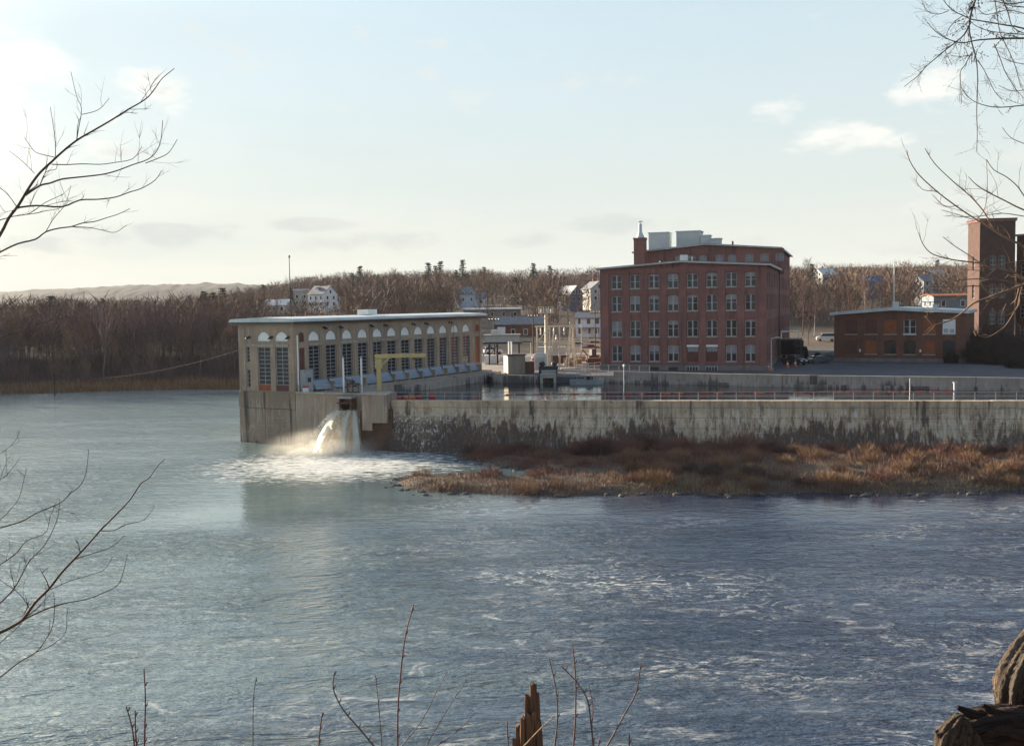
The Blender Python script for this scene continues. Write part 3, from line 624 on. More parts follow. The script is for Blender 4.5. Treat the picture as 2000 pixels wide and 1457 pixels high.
MB().bx(-.85, .85, -.4, .4, 0, 2.9).bx(-.95, .95, -.48, .42, 2.9, 3.0).build('body', m_grey, q); MB().bx(-.3, .35, -.45, -.405, 1.35, 1.95).build('meter_window', m_dkmetal, q); MB().bx(-.75, .75, -.425, -.402, .15, 1.2).build('door', m_grey, q)
q = thing('tank', 'small white tank with a red lid on the deck edge', 'tank', at(597.5, 768, 134.9)); q.location.z = 6.94
MB().lathe([(.38, 0), (.42, .06), (.42, .62), (.36, .72)], 12).build('body', m_white, q); MB().lathe([(.44, .72), (.44, .84), (.1, .9)], 12).build('lid', m_red, q)

# float booms on the pond
def boom(label, cat, a, b, n, ms, gap=.2, r=.19, grp=None):
    a = Vector(a); b = Vector(b); t = thing('float_boom', label, cat, a); d = b - a; ln = d.length / n
    me = {}
    prv = 0
    for k in range(n):
        m = ms[k % len(ms)]
        if m is None: continue
        if m.name not in me: me[m.name] = MB().lathe([(.05, -ln * (1 - gap) / 2), (r, -ln * (1 - gap) / 2 + .15), (r, ln * (1 - gap) / 2 - .15), (.05, ln * (1 - gap) / 2)], 8).mesh('float', m, True)
        wob = .35 * math.sin(k * .55) + .15 * math.sin(k * 1.9)
        o = ob('float', me[m.name], t, d * ((k + .5) / n) + Vector((0, wob, .05)))
        o.rotation_mode = 'QUATERNION'; o.rotation_quaternion = (d + Vector((0, .3 * math.cos(k * .55), 0))).to_track_quat('Z', 'X')
    MB().tube([d * (k / n) + Vector((0, .35 * math.sin((k - .5) * .55), .05)) for k in range(n + 1)], .05, 4).build('cable', m_dkmetal, t)
p0 = atz(772, 779, POND); p1 = atz(850, 775.5, POND)
boom('short run of fat orange and red floats by the pier', 'boom', p0, p1, 6, [m_redf, m_orange, m_orange, m_redf, None, m_redf], .08, .34)
p2 = atz(985, 771.5, POND); p3 = atz(1864, 764.5, POND)
boom('long line of orange and red floats strung across the pond', 'boom', p2, p3, 34, [m_orange, m_orange, m_redf, m_redf, m_orange, m_redf], .25, .075)
q = thing('marker_post', 'short white marker post standing in the pond near the far wall', 'post', at(1777, 782, 139)); q.location.z = POND - .5
MB().tube([(0, 0, 0), (0, 0, 2.3)], .075, 6).build('shaft', m_ins, q); MB().lathe([(.12, 2.3), (.1, 2.45)], 6).build('cap', m_ins, q)
q = thing('boom_anchor', 'grey steel anchor column at the right end of the float line', 'post', at(1865, 768, 141)); q.location.z = POND - .6
MB().bx(-.16, .16, -.16, .16, 0, 1.7).build('column', m_grey, q); MB().bx(-.25, .25, -.25, .25, 1.7, 1.8).build('cap', m_grey, q)
q = thing('marker_post', 'white post standing at the quay wall below the brick mill', 'post', at(1219, 748, 161.5)); q.location.z = POND - .5
MB().tube([(0, 0, 0), (0, 0, 3.3)], .10, 6).build('shaft', m_ins, q); MB().lathe([(.18, 3.3), (.2, 3.6), (.05, 3.7)], 6).build('cap', m_white, q)

# ------------------------------------------------------------------ quay wall on the far side of the pond
qw = thing('quay_wall', 'low weathered concrete quay wall in segments on the far side of the pond', 'wall')
def seg(a, b, z1, th=.5, proud=0.0):
    a = Vector(a); b = Vector(b); d = (b - a).normalized(); nn = Vector((d.y, -d.x))
    return MB().prism([a + nn * (.25 + proud) + d * .02, b + nn * (.25 + proud) - d * .02, b - nn * th - d * .02, a - nn * th + d * .02], 3.5, z1)
for a, b in zip(QX[3:], QX[4:]):
    a = Vector(a); b = Vector(b); n = round((b - a).length / 4.2)
    for k in range(n): seg(a + (b - a) * (k / n), a + (b - a) * ((k + 1) / n), 7.08 + rng.uniform(-.03, .03), .45, rng.uniform(0, .02)).build('segment', m_quay, qw)
    seg(a, b, 5.75, .4, .35).build('ledge', m_quay, qw)
for a, b in ((QX[2], (8.0, 167.6)), ((11.2, 167.1), QX[3])): seg(a, b, 6.45, .5).build('segment', m_quay, qw)
cu = thing('culvert', 'concrete box culvert with a dark square mouth at the head of the pond', 'culvert', (5.9, 167.6, 0))
wm_ = MB(); wall(wm_, -1.3, 1.3, 4.2, 6.62, -1.0, [(-.85, .85, 4.2, 6.1, 0)], 1.2); wm_.bx(-1.3, 1.3, -.999, .6, 6.622, 6.75); wm_.add([(-1.3, -1, 4.2), (-1.3, .6, 4.2), (-1.3, .6, 6.62), (-1.3, -1, 6.62)], [(0, 1, 2, 3)]); wm_.add([(1.3, -1, 4.2), (1.3, .6, 4.2), (1.3, .6, 6.62), (1.3, -1, 6.62)], [(0, 1, 2, 3)])
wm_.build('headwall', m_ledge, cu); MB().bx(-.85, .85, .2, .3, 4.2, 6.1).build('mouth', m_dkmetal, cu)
rail('railing', 'thin railing on the quay in front of the left end of the brick mill', [(12.0, 167.5, 6.2), (15.8, 167.0, 6.2), (19.0, 165.2, 6.2), (22.0, 163.4, 6.2)], 1.9, 2.0, m_galv, (1.0, .6), .04)

# ------------------------------------------------------------------ brick mill
MA = Vector((16.0, 184.0)); MB_ = Vector((43.6, 175.0)); md = (MB_ - MA).normalized(); MRZ = math.atan2(md.y, md.x); MW = (MB_ - MA).length
mill = thing('brick_mill', 'big four-storey red brick mill with a taller block behind it', 'mill building', (MA.x, MA.y, YARD), MRZ)
def mill_s(px, D=None):       # local x on the front plane for a photo column
    d = ray(px, 620); nx, ny = -md.y, md.x
    t = ((MA.x - EYE.x) * nx + (MA.y - EYE.y) * ny) / (d.x * nx + d.y * ny); return (EYE.x + d.x * t - MA.x) * md.x + (EYE.y + d.y * t - MA.y) * md.y
cols_ = [mill_s(p) for p in (1204.8, 1240.3, 1277.2, 1314.5, 1352.5, 1390.3, 1428.1, 1466.2)]
rows_ = [(1.55, 2.75), (5.9, 2.75), (10.4, 2.65), (14.45, 2.35)]
ops = []; WW = 1.85
for c in cols_:
    for z, h in rows_: ops.append((c - WW / 2, c + WW / 2, z, z + h + .12, .22))
EAVE = 18.0; PEAK = 18.9; FD = 33.0; BD = 76.0
mb = MB(); wall(mb, 0, MW, .9, EAVE, .14, ops, .3)
mb.add([(0, .14, EAVE), (MW, .14, EAVE), (MW / 2, .14, PEAK)], [(0, 1, 2)])
Ts = lambda x, y, z: (MW - y, x, z)
sops = []
for k in range(7):
    for z, h in rows_: sops.append((2.6 + 4.4 * k - .9, 2.6 + 4.4 * k + .9, z, z + h + .12, .22))
wall(mb, 0.14, FD, .9, EAVE, 0, sops, .3, Ts)
mb.add([(0, .14, .9), (0, FD, .9), (0, FD, EAVE), (0, .14, EAVE)], [(0, 1, 2, 3)])
mb.build('wall', m_brick, mill)
MB().bx(.6, MW - .5, .5, BD - 1, 1, 17.5).build('interior', m_dkmetal, mill)
st = MB(); st.bx(-.12, MW + .12, -.06, FD, -4.2, .9); st.build('base_course', m_stone, mill)
pie = MB()
edges = [0] + [(a + b) / 2 for a, b in zip(cols_, cols_[1:])] + [MW]
for i, e in enumerate(edges):
    hw = .62 if 0 < i < len(edges) - 1 else .75
    x0, x1 = (e - hw, e + hw) if 0 < i < len(edges) - 1 else ((0.0, 1.5) if i == 0 else (MW - 1.9, MW))
    MB().bx(x0, x1, 0, .138, .902, EAVE - .05).build('pilaster', m_brick2, mill)
MB().bx(1.5, MW - 1.9, -.02, .136, EAVE - .9, EAVE - .04).build('cornice_band', m_brick2, mill)
bl = {(3, 3): .42, (1, 2): .5, (3, 2): .6, (2, 3): .12, (6, 2): .3, (5, 3): .2, (7, 3): .3, (4, 2): .15, (0, 1): .7, (3, 0): .5, (1, 0): .6, (2, 0): .4, (7, 1): .1, (3, 1): .25, (2, 2): .2, (6, 0): .45, (7, 0): .5}
for i, c in enumerate(cols_):
    for j, (z, h) in enumerate(rows_):
        if j == 0 and i in (4, 5):
            MB().bx(c - WW / 2, c + WW / 2, .26, .4, z, z + h * .62).build('infill', m_brickdk, mill)
            MB().bx(c - WW / 2 + .02, c + WW / 2 - .02, .22, .3, z + h * .62, z + h - .25).build('shutter', m_blind, mill)
            MB().bx(c - WW / 2 - .1, c + WW / 2 + .1, .06, .139, z + h - .2, z + h + .15).build('lintel', m_white, mill); continue
        window(mill, c, z, WW, h + .1, 2, 2, .26, rise=.2, gm=m_glass if (i * 3 + j) % 4 else m_glass2, blind=bl.get((i, j), 0), sill=m_ledge, fw=.10, mw=.09, split=True, jit=.02)
for k in range(7):
    for z, h in rows_: window(mill, 0, 0, 1.8, h + .1, 2, 2, loc=(MW - .26, 2.6 + 4.4 * k, z), rz=R(90), rise=.2, sill=m_ledge, fw=.09, mw=.07, split=True)
for c in (cols_[2], cols_[3]): MB().bx(c - .8, c + .8, -.09, -.062, -.05, .55).build('basement_vent', m_dkmetal, mill)
for c in (cols_[4], cols_[5]):
    v = MB().bx(c - 1.1, c + 1.1, -.10, -.064, -.5, .75).build('loading_hatch', m_grey, mill)
    for k in range(4): MB().bx(c - .98 + .5 * k, c - .62 + .5 * k, -.13, -.102, -.4, .6).build('slat', m_dkmetal, v)
def gable_roof(parent, x0, x1, y0, y1, ze, zp, name, m, th=.28, ov=.55):
    xm = (x0 + x1) / 2; mb = MB()
    a = [(x0 - ov, ze - .05), (xm, zp), (x1 + ov, ze - .05), (x1 + ov, ze + th - .05), (xm, zp + th), (x0 - ov, ze + th - .05)]
    mb.prof(a, y0 - ov, y1); return mb.build(name, m, parent)
gable_roof(mill, 0, MW, 0, FD, EAVE, PEAK, 'roof', m_tarroof)
def eave(parent, x0, x1, y0, y1, ze, zp, ov=.62):
    xm = (x0 + x1) / 2; mb = MB(); q = .30
    for a, b in (((x0 - ov, ze - .10), (xm, zp - .06)), ((xm, zp - .06), (x1 + ov, ze - .10))):
        mb.add([(a[0], y0 - ov - .06, a[1]), (b[0], y0 - ov - .06, b[1]), (b[0], y0 - ov - .06, b[1] + q), (a[0], y0 - ov - .06, a[1] + q), (a[0], y0 - ov + .1, a[1]), (b[0], y0 - ov + .1, b[1]), (b[0], y0 - ov + .1, b[1] + q), (a[0], y0 - ov + .1, a[1] + q)],
               [(0, 1, 2, 3), (4, 7, 6, 5), (0, 4, 5, 1), (3, 2, 6, 7)])
    for xq in (x0 - ov - .05, x1 + ov - .05): mb.bx(xq, xq + .1, y0 - ov, y1, ze - .12, ze + .26)
    return mb.build('eave_board', m_cornice, parent)
eave(mill, 0, MW, 0, FD, EAVE, PEAK)
# taller block
E2, P2 = 22.4, 23.6
tops = [(mill_s(p) * 1.02 + .6 - .8, mill_s(p) * 1.02 + .6 + .8, 19.9, 21.5, .2) for p in (1262, 1290, 1315, 1352, 1380, 1418, 1452, 1486)]
mb = MB(); wall(mb, .25, MW - .2, 17.2, E2, FD + .01, tops, .25); mb.add([(.25, FD + .01, E2), (MW - .2, FD + .01, E2), (MW / 2, FD + .01, P2)], [(0, 1, 2)])
bops = []
for k in range(8):
    for z, h in rows_ + [(18.9, 2.2)]: bops.append((FD + 3 + 4.9 * k - .9, FD + 3 + 4.9 * k + .9, z, z + h + .1, .2))
wall(mb, FD, BD, .0, E2, .0, bops, .25, Ts)
mb.add([(0.25, FD, 0), (.25, BD, 0), (.25, BD, E2), (.25, FD, E2)], [(0, 1, 2, 3)]); mb.add([(0, BD, 0), (MW, BD, 0), (MW, BD, E2), (0, BD, E2)], [(0, 1, 2, 3)])
mb.build('rear_block_wall', m_brick, mill)
MB().bx(.7, MW - .6, FD + .4, BD - .5, 17, 22).build('interior', m_dkmetal, mill)
for k, o_ in enumerate(tops): window(mill, (o_[0] + o_[1]) / 2, o_[2], 1.6, 1.6, 2, 2, FD + .15, rise=.2, gm=m_glass2, blind=.95 if k != 1 else .4, fw=.08, mw=.06)
for o_ in bops[::1]: window(mill, 0, 0, 1.8, o_[3] - o_[2], 2, 1, loc=(MW - .2, (o_[0] + o_[1]) / 2, o_[2]), rz=R(90), rise=.2, fw=.09, mw=.07)
gable_roof(mill, 0, MW, FD + .05, BD + .5, E2, P2, 'roof', m_tarroof)
eave(mill, 0, MW, FD + .05, BD + .5, E2, P2)
ch = MB().bx(.3, 2.6, FD - 3.4, FD - 1.3, 17.6, 24.9).bx(.2, 2.7, FD - 3.5, FD - 1.2, 24.9, 25.3).build('chimney', m_brick2, mill)
MB().lathe([(.95, 25.3), (.42, 26.5), (.36, 28.1), (.36, 28.2)], 10, (1.45, FD - 2.3)).lathe([(.1, 28.2), (.1, 28.55), (.6, 28.6), (.5, 28.74)], 10, (1.45, FD - 2.3)).build('flue_cap', m_hvac, ch)
for px0, px1, D, z0, z1, dy in ((1267, 1306, 222, 23.0, 26.8, 4.5), (1321, 1367, 222, 23.4, 27.0, 5), (1368, 1386, 219, 23.2, 25.9, 3), (1386, 1407, 216, 23.2, 25.0, 2.5)):
    a = at(px0, 500, D); b = at(px1, 500, D); ca = ((a.x - MA.x) * md.x + (a.y - MA.y) * md.y, -(a.x - MA.x) * md.y + (a.y - MA.y) * md.x); wd = (b - a).length
    u = MB().bx(ca[0], ca[0] + wd, ca[1], ca[1] + dy, z0 - .9, z1).build('roof_unit', m_hvac, mill)
    MB().bx(ca[0] - .15, ca[0] + wd + .15, ca[1] - .15, ca[1] + dy + .15, z1, z1 + .22).build('cap', m_hvac, u)
    MB().bx(ca[0] + .1, ca[0] + wd - .1, ca[1] - .03, ca[1] - .005, z0 - .88, z0 + .35).build('skirt', m_dkmetal, u)
x_ = mill_s(1325); u = MB().bx(x_ - .55, x_ + .6, 6, 7.5, 18.6, 19.3).build('roof_unit', m_dkmetal, mill); MB().bx(x_ - .6, x_ + .65, 5.95, 7.55, 19.3, 20.4).build('hood', m_white, u)
for px, h in ((1341, 1.1), (1276, .5)): MB().tube([(mill_s(px), 7, 18.4), (mill_s(px), 7, 19.0 + h)], .14, 6).build('vent_pipe', m_white, mill)
a = at(1431, 478, 222); ca = ((a.x - MA.x) * md.x + (a.y - MA.y) * md.y, -(a.x - MA.x) * md.y + (a.y - MA.y) * md.x); MB().tube([(ca[0], ca[1], 22.5), (ca[0], ca[1], 24.9)], .2, 6).build('vent_pipe', m_dkmetal, mill)
MB().tube([(MW + .15, FD - .4, .2), (MW + .15, FD - .4, EAVE)], .1, 6).build('downpipe', m_dkmetal, mill)

# ------------------------------------------------------------------ small brick building
D2 = 199.0; a = at(1629, 660, D2); b = at(1886, 660, 188.0); SW = (b - a).to_2d().length; SD = (b - a).to_2d().normalized(); SRZ = math.atan2(SD.y, SD.x)
sb = thing('brick_workshop', 'two-storey orange brick workshop with white roof edge and bricked-up windows', 'building', (a.x, D2, YARD), SRZ)
def sxx(px):
    d = ray(px, 660); nx, ny = -SD.y, SD.x; t = ((a.x - EYE.x) * nx + (a.y - EYE.y) * ny) / (d.x * nx + d.y * ny); return (EYE.x + d.x * t - a.x) * SD.x + (EYE.y + d.y * t - a.y) * SD.y
scol = [sxx(1490 + zc_ / 4.651) for zc_ in (802, 980, 1157, 1333, 1510, 1690)]
ops = []
for i, c in enumerate(scol):
    ops.append((c - 1.1, c + 1.1, 5.3, 8.05, .12)); ops.append((c - 1.05, c + 1.05, 1.5, 4.1, .45))
mb = MB(); wall(mb, 0, SW, .7, 9.0, 0, ops, .3); mb.add([(0, 0, 9.0), (SW, 0, 9.0), (SW * .46, 0, 9.75)], [(0, 1, 2)])
for xq in (0, SW): mb.add([(xq, 0, .7), (xq, 22, .7), (xq, 22, 9), (xq, 0, 9)], [(0, 1, 2, 3)])
mb.build('wall', m_brick3, sb); MB().bx(-.08, SW + .08, -.12, 22, -.4, .7).build('base_course', m_stone, sb); MB().bx(.4, SW - .4, .45, 21, .7, 9).build('interior', m_dkmetal, sb)
for i, c in enumerate(scol):
    if i == 3: window(sb, c, 5.3, 2.2, 2.7, 2, 2, .18, fw=.14, mw=.12, split=True, rise=.1)
    elif i == 5:
        v = MB().bx(c - 1.1, c + 1.1, .05, .25, 5.3, 8.0).build('window_board', m_white, sb); MB().bx(c - .9, c - .1, .0, .048, 5.5, 6.3).bx(c + .12, c + .9, .0, .048, 5.5, 6.2).build('louvre', m_ins, v)
    else: MB().bx(c - 1.1, c + 1.1, .13, .28, 5.3, 8.05).build('infill', m_brickdk if i < 2 else m_brickin, sb)
    MB().bx(c - 1.2, c + 1.2, -.10, .1, 5.14, 5.298).build('sill', m_ledge if i != 3 else m_white, sb)
    if i in (2, 3): window(sb, c, 1.5, 2.1, 2.5, 2, 2, .2, fw=.12, mw=.08, rise=.4, fm=m_dkmetal)
    elif i == 5: MB().bx(c - 1.05, c + 1.05, .16, .28, 1.5, 4.1).build('door', m_dkmetal, sb)
    else: MB().bx(c - 1.05, c + 1.05, .13, .28, 1.5, 4.1).build('infill', m_brickin if i in (1, 4) else m_brickdk, sb)
    if i in (1, 2, 3, 4): MB().bx(c - 1.15, c + 1.15, -.1, .1, 1.34, 1.498).build('sill', m_ledge, sb)
mb = MB(); xm = SW * .46
mb.prof([(-.7, 8.95), (xm, 9.75), (SW + .5, 9.05), (SW + .5, 9.6), (xm, 10.35), (-.7, 9.5)], -.8, 22.5); mb.build('roof', m_roofw, sb)
for px, h, wd in ((1744, 1.2, 1.0), (1823, .6, .9)): MB().bx(sxx(px) - wd / 2, sxx(px) + wd / 2, 3, 4, 9.6, 10.1 + h).bx(sxx(px) - wd / 2 - .1, sxx(px) + wd / 2 + .1, 2.9, 4.1, 10.1 + h, 10.22 + h).build('roof_vent', m_hvac, sb)
for c in (sxx(1680), sxx(1798)): MB().bx(c - .15, c + .15, -.2, -.01, 1.9, 2.4).build('wall_lamp', m_white, sb)
q = thing('flagpole', 'thin white flagpole behind the roof of the brick workshop', 'pole', at(1745.5, 640, 222)); q.location.z = YARD
hh = at(1745.5, 513, 222).z - YARD; MB().tube([(0, 0, 0), (0, 0, hh)], [.16, .07], 7).build('shaft', m_white, q); MB().lathe([(.05, hh), (.16, hh + .1), (.02, hh + .25)], 7).build('finial', m_white, q)

# ------------------------------------------------------------------ brick tower and the mill beside it at the right edge
T0 = at(1912, 600, 236); T1 = at(1981, 600, 235.2)
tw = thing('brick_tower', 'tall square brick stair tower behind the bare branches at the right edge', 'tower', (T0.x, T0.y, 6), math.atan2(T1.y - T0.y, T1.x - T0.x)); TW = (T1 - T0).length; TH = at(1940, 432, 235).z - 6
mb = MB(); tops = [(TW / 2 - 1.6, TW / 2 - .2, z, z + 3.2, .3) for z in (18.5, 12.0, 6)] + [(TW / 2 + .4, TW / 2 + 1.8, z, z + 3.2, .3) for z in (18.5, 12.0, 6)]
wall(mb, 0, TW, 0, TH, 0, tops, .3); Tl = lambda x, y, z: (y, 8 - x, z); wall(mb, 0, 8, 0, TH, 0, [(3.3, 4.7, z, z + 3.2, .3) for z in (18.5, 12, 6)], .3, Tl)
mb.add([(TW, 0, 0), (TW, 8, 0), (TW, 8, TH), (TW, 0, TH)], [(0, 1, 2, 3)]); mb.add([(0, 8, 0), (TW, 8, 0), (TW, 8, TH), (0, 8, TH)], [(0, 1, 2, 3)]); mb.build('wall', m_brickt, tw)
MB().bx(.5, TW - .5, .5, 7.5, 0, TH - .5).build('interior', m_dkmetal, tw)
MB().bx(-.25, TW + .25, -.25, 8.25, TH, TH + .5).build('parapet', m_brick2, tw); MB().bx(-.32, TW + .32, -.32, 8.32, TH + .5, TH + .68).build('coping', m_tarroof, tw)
for o_ in tops: window(tw, (o_[0] + o_[1]) / 2, o_[2], 1.4, 3.2, 2, 3, .2, rise=.3, fw=.1, mw=.08)
for z in (18.5, 12, 6): window(tw, 0, 0, 1.4, 3.2, 2, 3, loc=(.2, 4, z), rz=R(-90), rise=.3, fw=.1, mw=.08)
T2 = at(1984, 600, 240)
rm = thing('brick_mill', 'long brick mill with tall windows running out of frame at the right edge', 'mill building', (T2.x, T2.y, 6), R(-62)); RH = at(1990, 462, 240).z - 6
mb = MB(); ops = [(2 + 3.4 * k - .9, 2 + 3.4 * k + .9, z, z + 3.0, .3) for k in range(9) for z in (2.5, 7.3, 12.1, 16.9)]
wall(mb, 0, 33, 0, RH, 0, ops, .3); wall(mb, 0, 20, 0, RH, 0, [(3 + 4 * k - .8, 3 + 4 * k + .8, z, z + 3, .3) for k in range(4) for z in (7.3, 12.1, 16.9)], .3, lambda x, y, z: (y, 20 - x, z))
mb.build('wall', m_brick3, rm); MB().bx(.5, 32, .5, 19, 0, RH - .3).build('interior', m_dkmetal, rm); MB().bx(-.5, 33.5, -.5, 20.5, RH, RH + .45).build('roof', m_cornice, rm)
for o_ in ops[:16]: window(rm, (o_[0] + o_[1]) / 2, o_[2], 1.8, 3.0, 2, 3, .2, rise=.3, fw=.1, mw=.08)
for k in range(4):
    for z in (7.3, 12.1, 16.9): window(rm, 0, 0, 1.6, 3.0, 2, 3, loc=(.2, 20 - (3 + 4 * k), z), rz=R(-90), rise=.3, fw=.1, mw=.08)

# ------------------------------------------------------------------ yard at the head of the pond
def gz(px, py, z=YARD): p = atz(px, py, z); return p
q = thing('signal_tower', 'tall grey steel column with a railed square platform on top', 'tower', (at(1068, 720, 190).x, 190, YARD)); hz = at(1066, 612, 190).z - YARD
MB().tube([(0, 0, 0), (0, 0, 3.6), (0, 0, hz)], [.36, .34, .30], 8).build('column', m_steel, q)
MB().bx(-1.35, 1.35, -1.1, 1.1, hz, hz + .18).build('platform', m_steel, q)
gp = MB()
for x in (-1.3, -.45, .45, 1.3):
    for y in (-1.05, 1.05): gp.bx(x - .04, x + .04, y - .04, y + .04, hz + .18, hz + 1.15)
for z in (.65, 1.12):
    for y in (-1.05, 1.05): gp.bx(-1.3, 1.3, y - .035, y + .035, hz + z, hz + z + .07)
    for x in (-1.3, 1.3): gp.bx(x - .035, x + .035, -1.05, 1.05, hz + z + .002, hz + z + .072)
gp.build('guard_rail', m_steel, q)
for x, y in ((-.9, .2), (.1, -.3), (.95, .3)): MB().lathe([(.14, hz + .18), (.2, hz + .4), (.12, hz + .6), (.2, hz + .75), (.05, hz + .95)], 8, (x, y)).build('insulator', m_ins, q)
MB().bar((.1, 0, hz - 1.3), (1.1, 0, hz - .02), .1).bar((-.1, 0, hz - 1.3), (-1.1, 0, hz - .02), .1).build('brace', m_steel, q)
for z in (4.6, 6.6): MB().bx(-.5, .5, -.42, .42, z, z + .16).build('collar', m_steel, q)

gy = thing('switchyard_gantry', 'pale steel switchyard gantry with insulators beside the tower', 'gantry', (at(1050, 700, 197).x, 197, YARD)); W_ = at(1121, 700, 197).x - at(1050, 700, 197).x; hz = at(1080, 639, 197).z - YARD
for x, y in ((0, 0), (0, 3), (2.4, 0), (4.3, 0), (W_, 0), (W_, 3)):
    MB().bx(x - .13, x + .13, y - .13, y + .13, 0, hz).build('post', m_steel, gy)
for y in (0, 3): MB().bx(-.4, W_ + .6, y - .1, y + .1, hz + .003, hz + .27).build('beam', m_steel, gy)
MB().bx(-.3, W_ + .5, -.09, .09, hz * .62, hz * .62 + .2).build('beam', m_steel, gy)
for a, b in (((0, 0, hz * .62), (2.4, 0, hz)), ((W_, 0, .4), (4.3, 0, hz * .62)), ((0, 0, 3.3), (0, 3, hz)), ((W_ + .3, 0, hz), (W_ - 1.8, 0, .3))): MB().bar(a, b, .15).build('brace', m_steel, gy)
for x in (.7, 1.5, 3.2, 5.2):
    MB().lathe([(.09, hz - 1.5), (.17, hz - 1.35), (.1, hz - 1.2), (.17, hz - 1.05), (.1, hz - .9), (.17, hz - .7), (.06, hz - .1)], 8, (x, 0)).build('insulator', m_ins, gy)
for x in (3.1, 3.7): MB().lathe([(.26, hz * .38), (.26, hz * .62 + .3), (.14, hz * .62 + .9), (.2, hz * .62 + 1.2), (.05, hz * .62 + 1.4)], 8, (x, .8)).build('bushing', m_ins, gy)
af = thing('lattice_tower', 'narrow yellowish lattice frame leaning together at the top left of the mill', 'tower', (at(1117, 720, 189).x, 189, YARD)); hz = at(1117, 632, 189).z - YARD
for a, b in (((-1.1, 0, 0), (-.2, 0, hz)), ((1.0, 0, 0), (.2, 0, hz)), ((-.5, 1.8, 0), (-.1, .3, hz)), ((.7, 1.8, 0), (.12, .3, hz))): MB().bar(a, b, .15).build('leg', m_steel, af)
for z in np.linspace(.12, .9, 7):
    s0 = (1 - z) * .95 + .2; MB().bar((-s0, 0, z * hz), (s0 * .85, 0, (z + .08) * hz), .08).build('brace', m_steel, af); MB().bar((s0 * .9, 0, z * hz), (-s0 * .9, 0, (z + .1) * hz), .07).build('brace', m_steel, af)
MB().bx(-.35, .35, -.1, .4, hz - .05, hz + .35).build('cap', m_steel, af)
q = thing('long_prop', 'pale sloping steel prop standing beside the lattice frame', 'prop', (at(1098, 722, 187).x, 187, YARD))
MB().bar((0, 0, 0), (2.1, 0, 4.2), .16).bar((-.2, 0, .05), (4.0, .2, .12), .2).build('leg', m_steel, q)

q = thing('pump_house', 'small brown hut at the pond head with one sunlit cream side', 'hut', (at(1012, 725, 178).x, 178, YARD), R(16))
MB().bx(-2.2, .85, -1.5, 1.3, 0, 3.2).build('wall', m_concdk, q); MB().bx(-2.24, -2.205, -1.45, 1.25, .05, 3.15).build('sunlit_side', M('cream panel', (.62, .58, .44), .7), q)  # sunlight on this side put into the colour: pale sheet over the brown wall
MB().bx(-2.45, 1.05, -1.7, 1.5, 3.2, 3.42).build('roof', m_tarroof, q); MB().bx(1.05, 2.6, -1.2, 1.0, 0, 2.0).build('lean_to', m_brickdk, q); MB().bx(1.0, 2.8, -1.35, 1.1, 2.0, 2.15).build('lean_to_roof', m_ledge, q)
for x in (-1.6, -1.1): MB().tube([(x, 0, 3.42), (x, 0, 5.6)], .15, 6).build('vent_pipe', m_white, q)
q = thing('transformer', 'pale grey transformer box in front of the steel column', 'transformer', (at(1056, 716, 186).x, 186, YARD))
MB().bx(-1.3, 1.1, -.8, .8, 0, 2.9).build('tank', m_hvac, q)
for k in range(5): MB().bx(-1.15 + .45 * k, -.95 + .45 * k, -1.15, -.81, .4, 2.4).build('fin', m_hvac, q)
MB().bx(-1.0, .9, -.6, .6, 2.9, 3.05).build('lid', m_grey, q)
q = thing('hydrant', 'slim red hydrant standing beside the hut', 'hydrant', gz(1041, 725))
MB().lathe([(.2, 0), (.2, .15), (.16, .2), (.16, 1.9), (.24, 1.95), (.2, 2.3), (.05, 2.45)], 10).build('barrel', m_red, q); MB().bx(-.3, .3, -.08, .08, 1.3, 1.5).build('nozzle', m_red, q); MB().lathe([(.19, 2.2), (.2, 2.6), (.05, 2.7)], 8).build('bonnet', m_white, q)
q = thing('capstan_gate', 'bulky dark steel intake gate hood overhanging the pond', 'gate', (at(1071, 735, 170).x, 170, YARD - .2))
MB().prism([(-1.6, -1.2), (1.6, -1.2), (1.2, 1), (-1.2, 1)], 0, 1.9).build('hood', m_dkmetal, q); MB().bx(-1.2, 1.2, -1.25, -1.205, .4, 1.3).build('plate', m_grey, q)
for x in (-1.0, 1.0): MB().lathe([(.3, 1.9), (.5, 2.1), (.45, 2.5), (.1, 2.7)], 10, (x, 0)).build('drum', m_dkmetal, q)
for x in (-.2, .6): MB().bx(x, x + .3, -1.1, -.8, -2.2, -.002).build('pile', m_dkmetal, q)
rail('railing', 'short pale railing at the pond head between hut and gate hood', [(6.4, 169.0, YARD), (8.6, 168.6, YARD), (8.8, 172, YARD)], 1.1, 1.1, m_steel, r=.05)
sh = thing('open_shed', 'grey flat-roofed shed on dark posts at the yard edge', 'shed', (at(948, 700, 205).x, 205, YARD)); W_ = at(1020, 700, 205).x - at(948, 700, 205).x
za, zb = at(970, 672, 205).z - YARD, at(970, 656, 205).z - YARD
MB().bx(0, W_ * .93, 0, 5, za + .35, zb).build('wall', m_grey, sh); MB().bx(-.5, W_, -.4, 5.4, za, za + .35).build('floor_beam', m_dkmetal, sh); MB().bx(-.3, W_ * .97, -.3, 5.3, zb, zb + .2).build('roof', m_shingle, sh)
for x in (.8, 2.4, 5.0, W_ - .6):
    for y in (.3, 4.7): MB().bx(x - .14, x + .14, y - .14, y + .14, 0, za - .003).build('post', m_dkmetal, sh)
for a, b in (((.8, .3, za - .2), (-.4, .3, za - 2.2)), ((.8, .3, za - 2.4), (2.4, .3, za - .1)), ((2.4, .3, za - 1.8), (.8, .3, za - .1))): MB().bar(a, b, .14).build('brace', m_dkmetal, sh)
MB().bx(1.2, 2.4, 1.5, 2.6, zb + .2, zb + 1.2).build('roof_vent', m_hvac, sh)
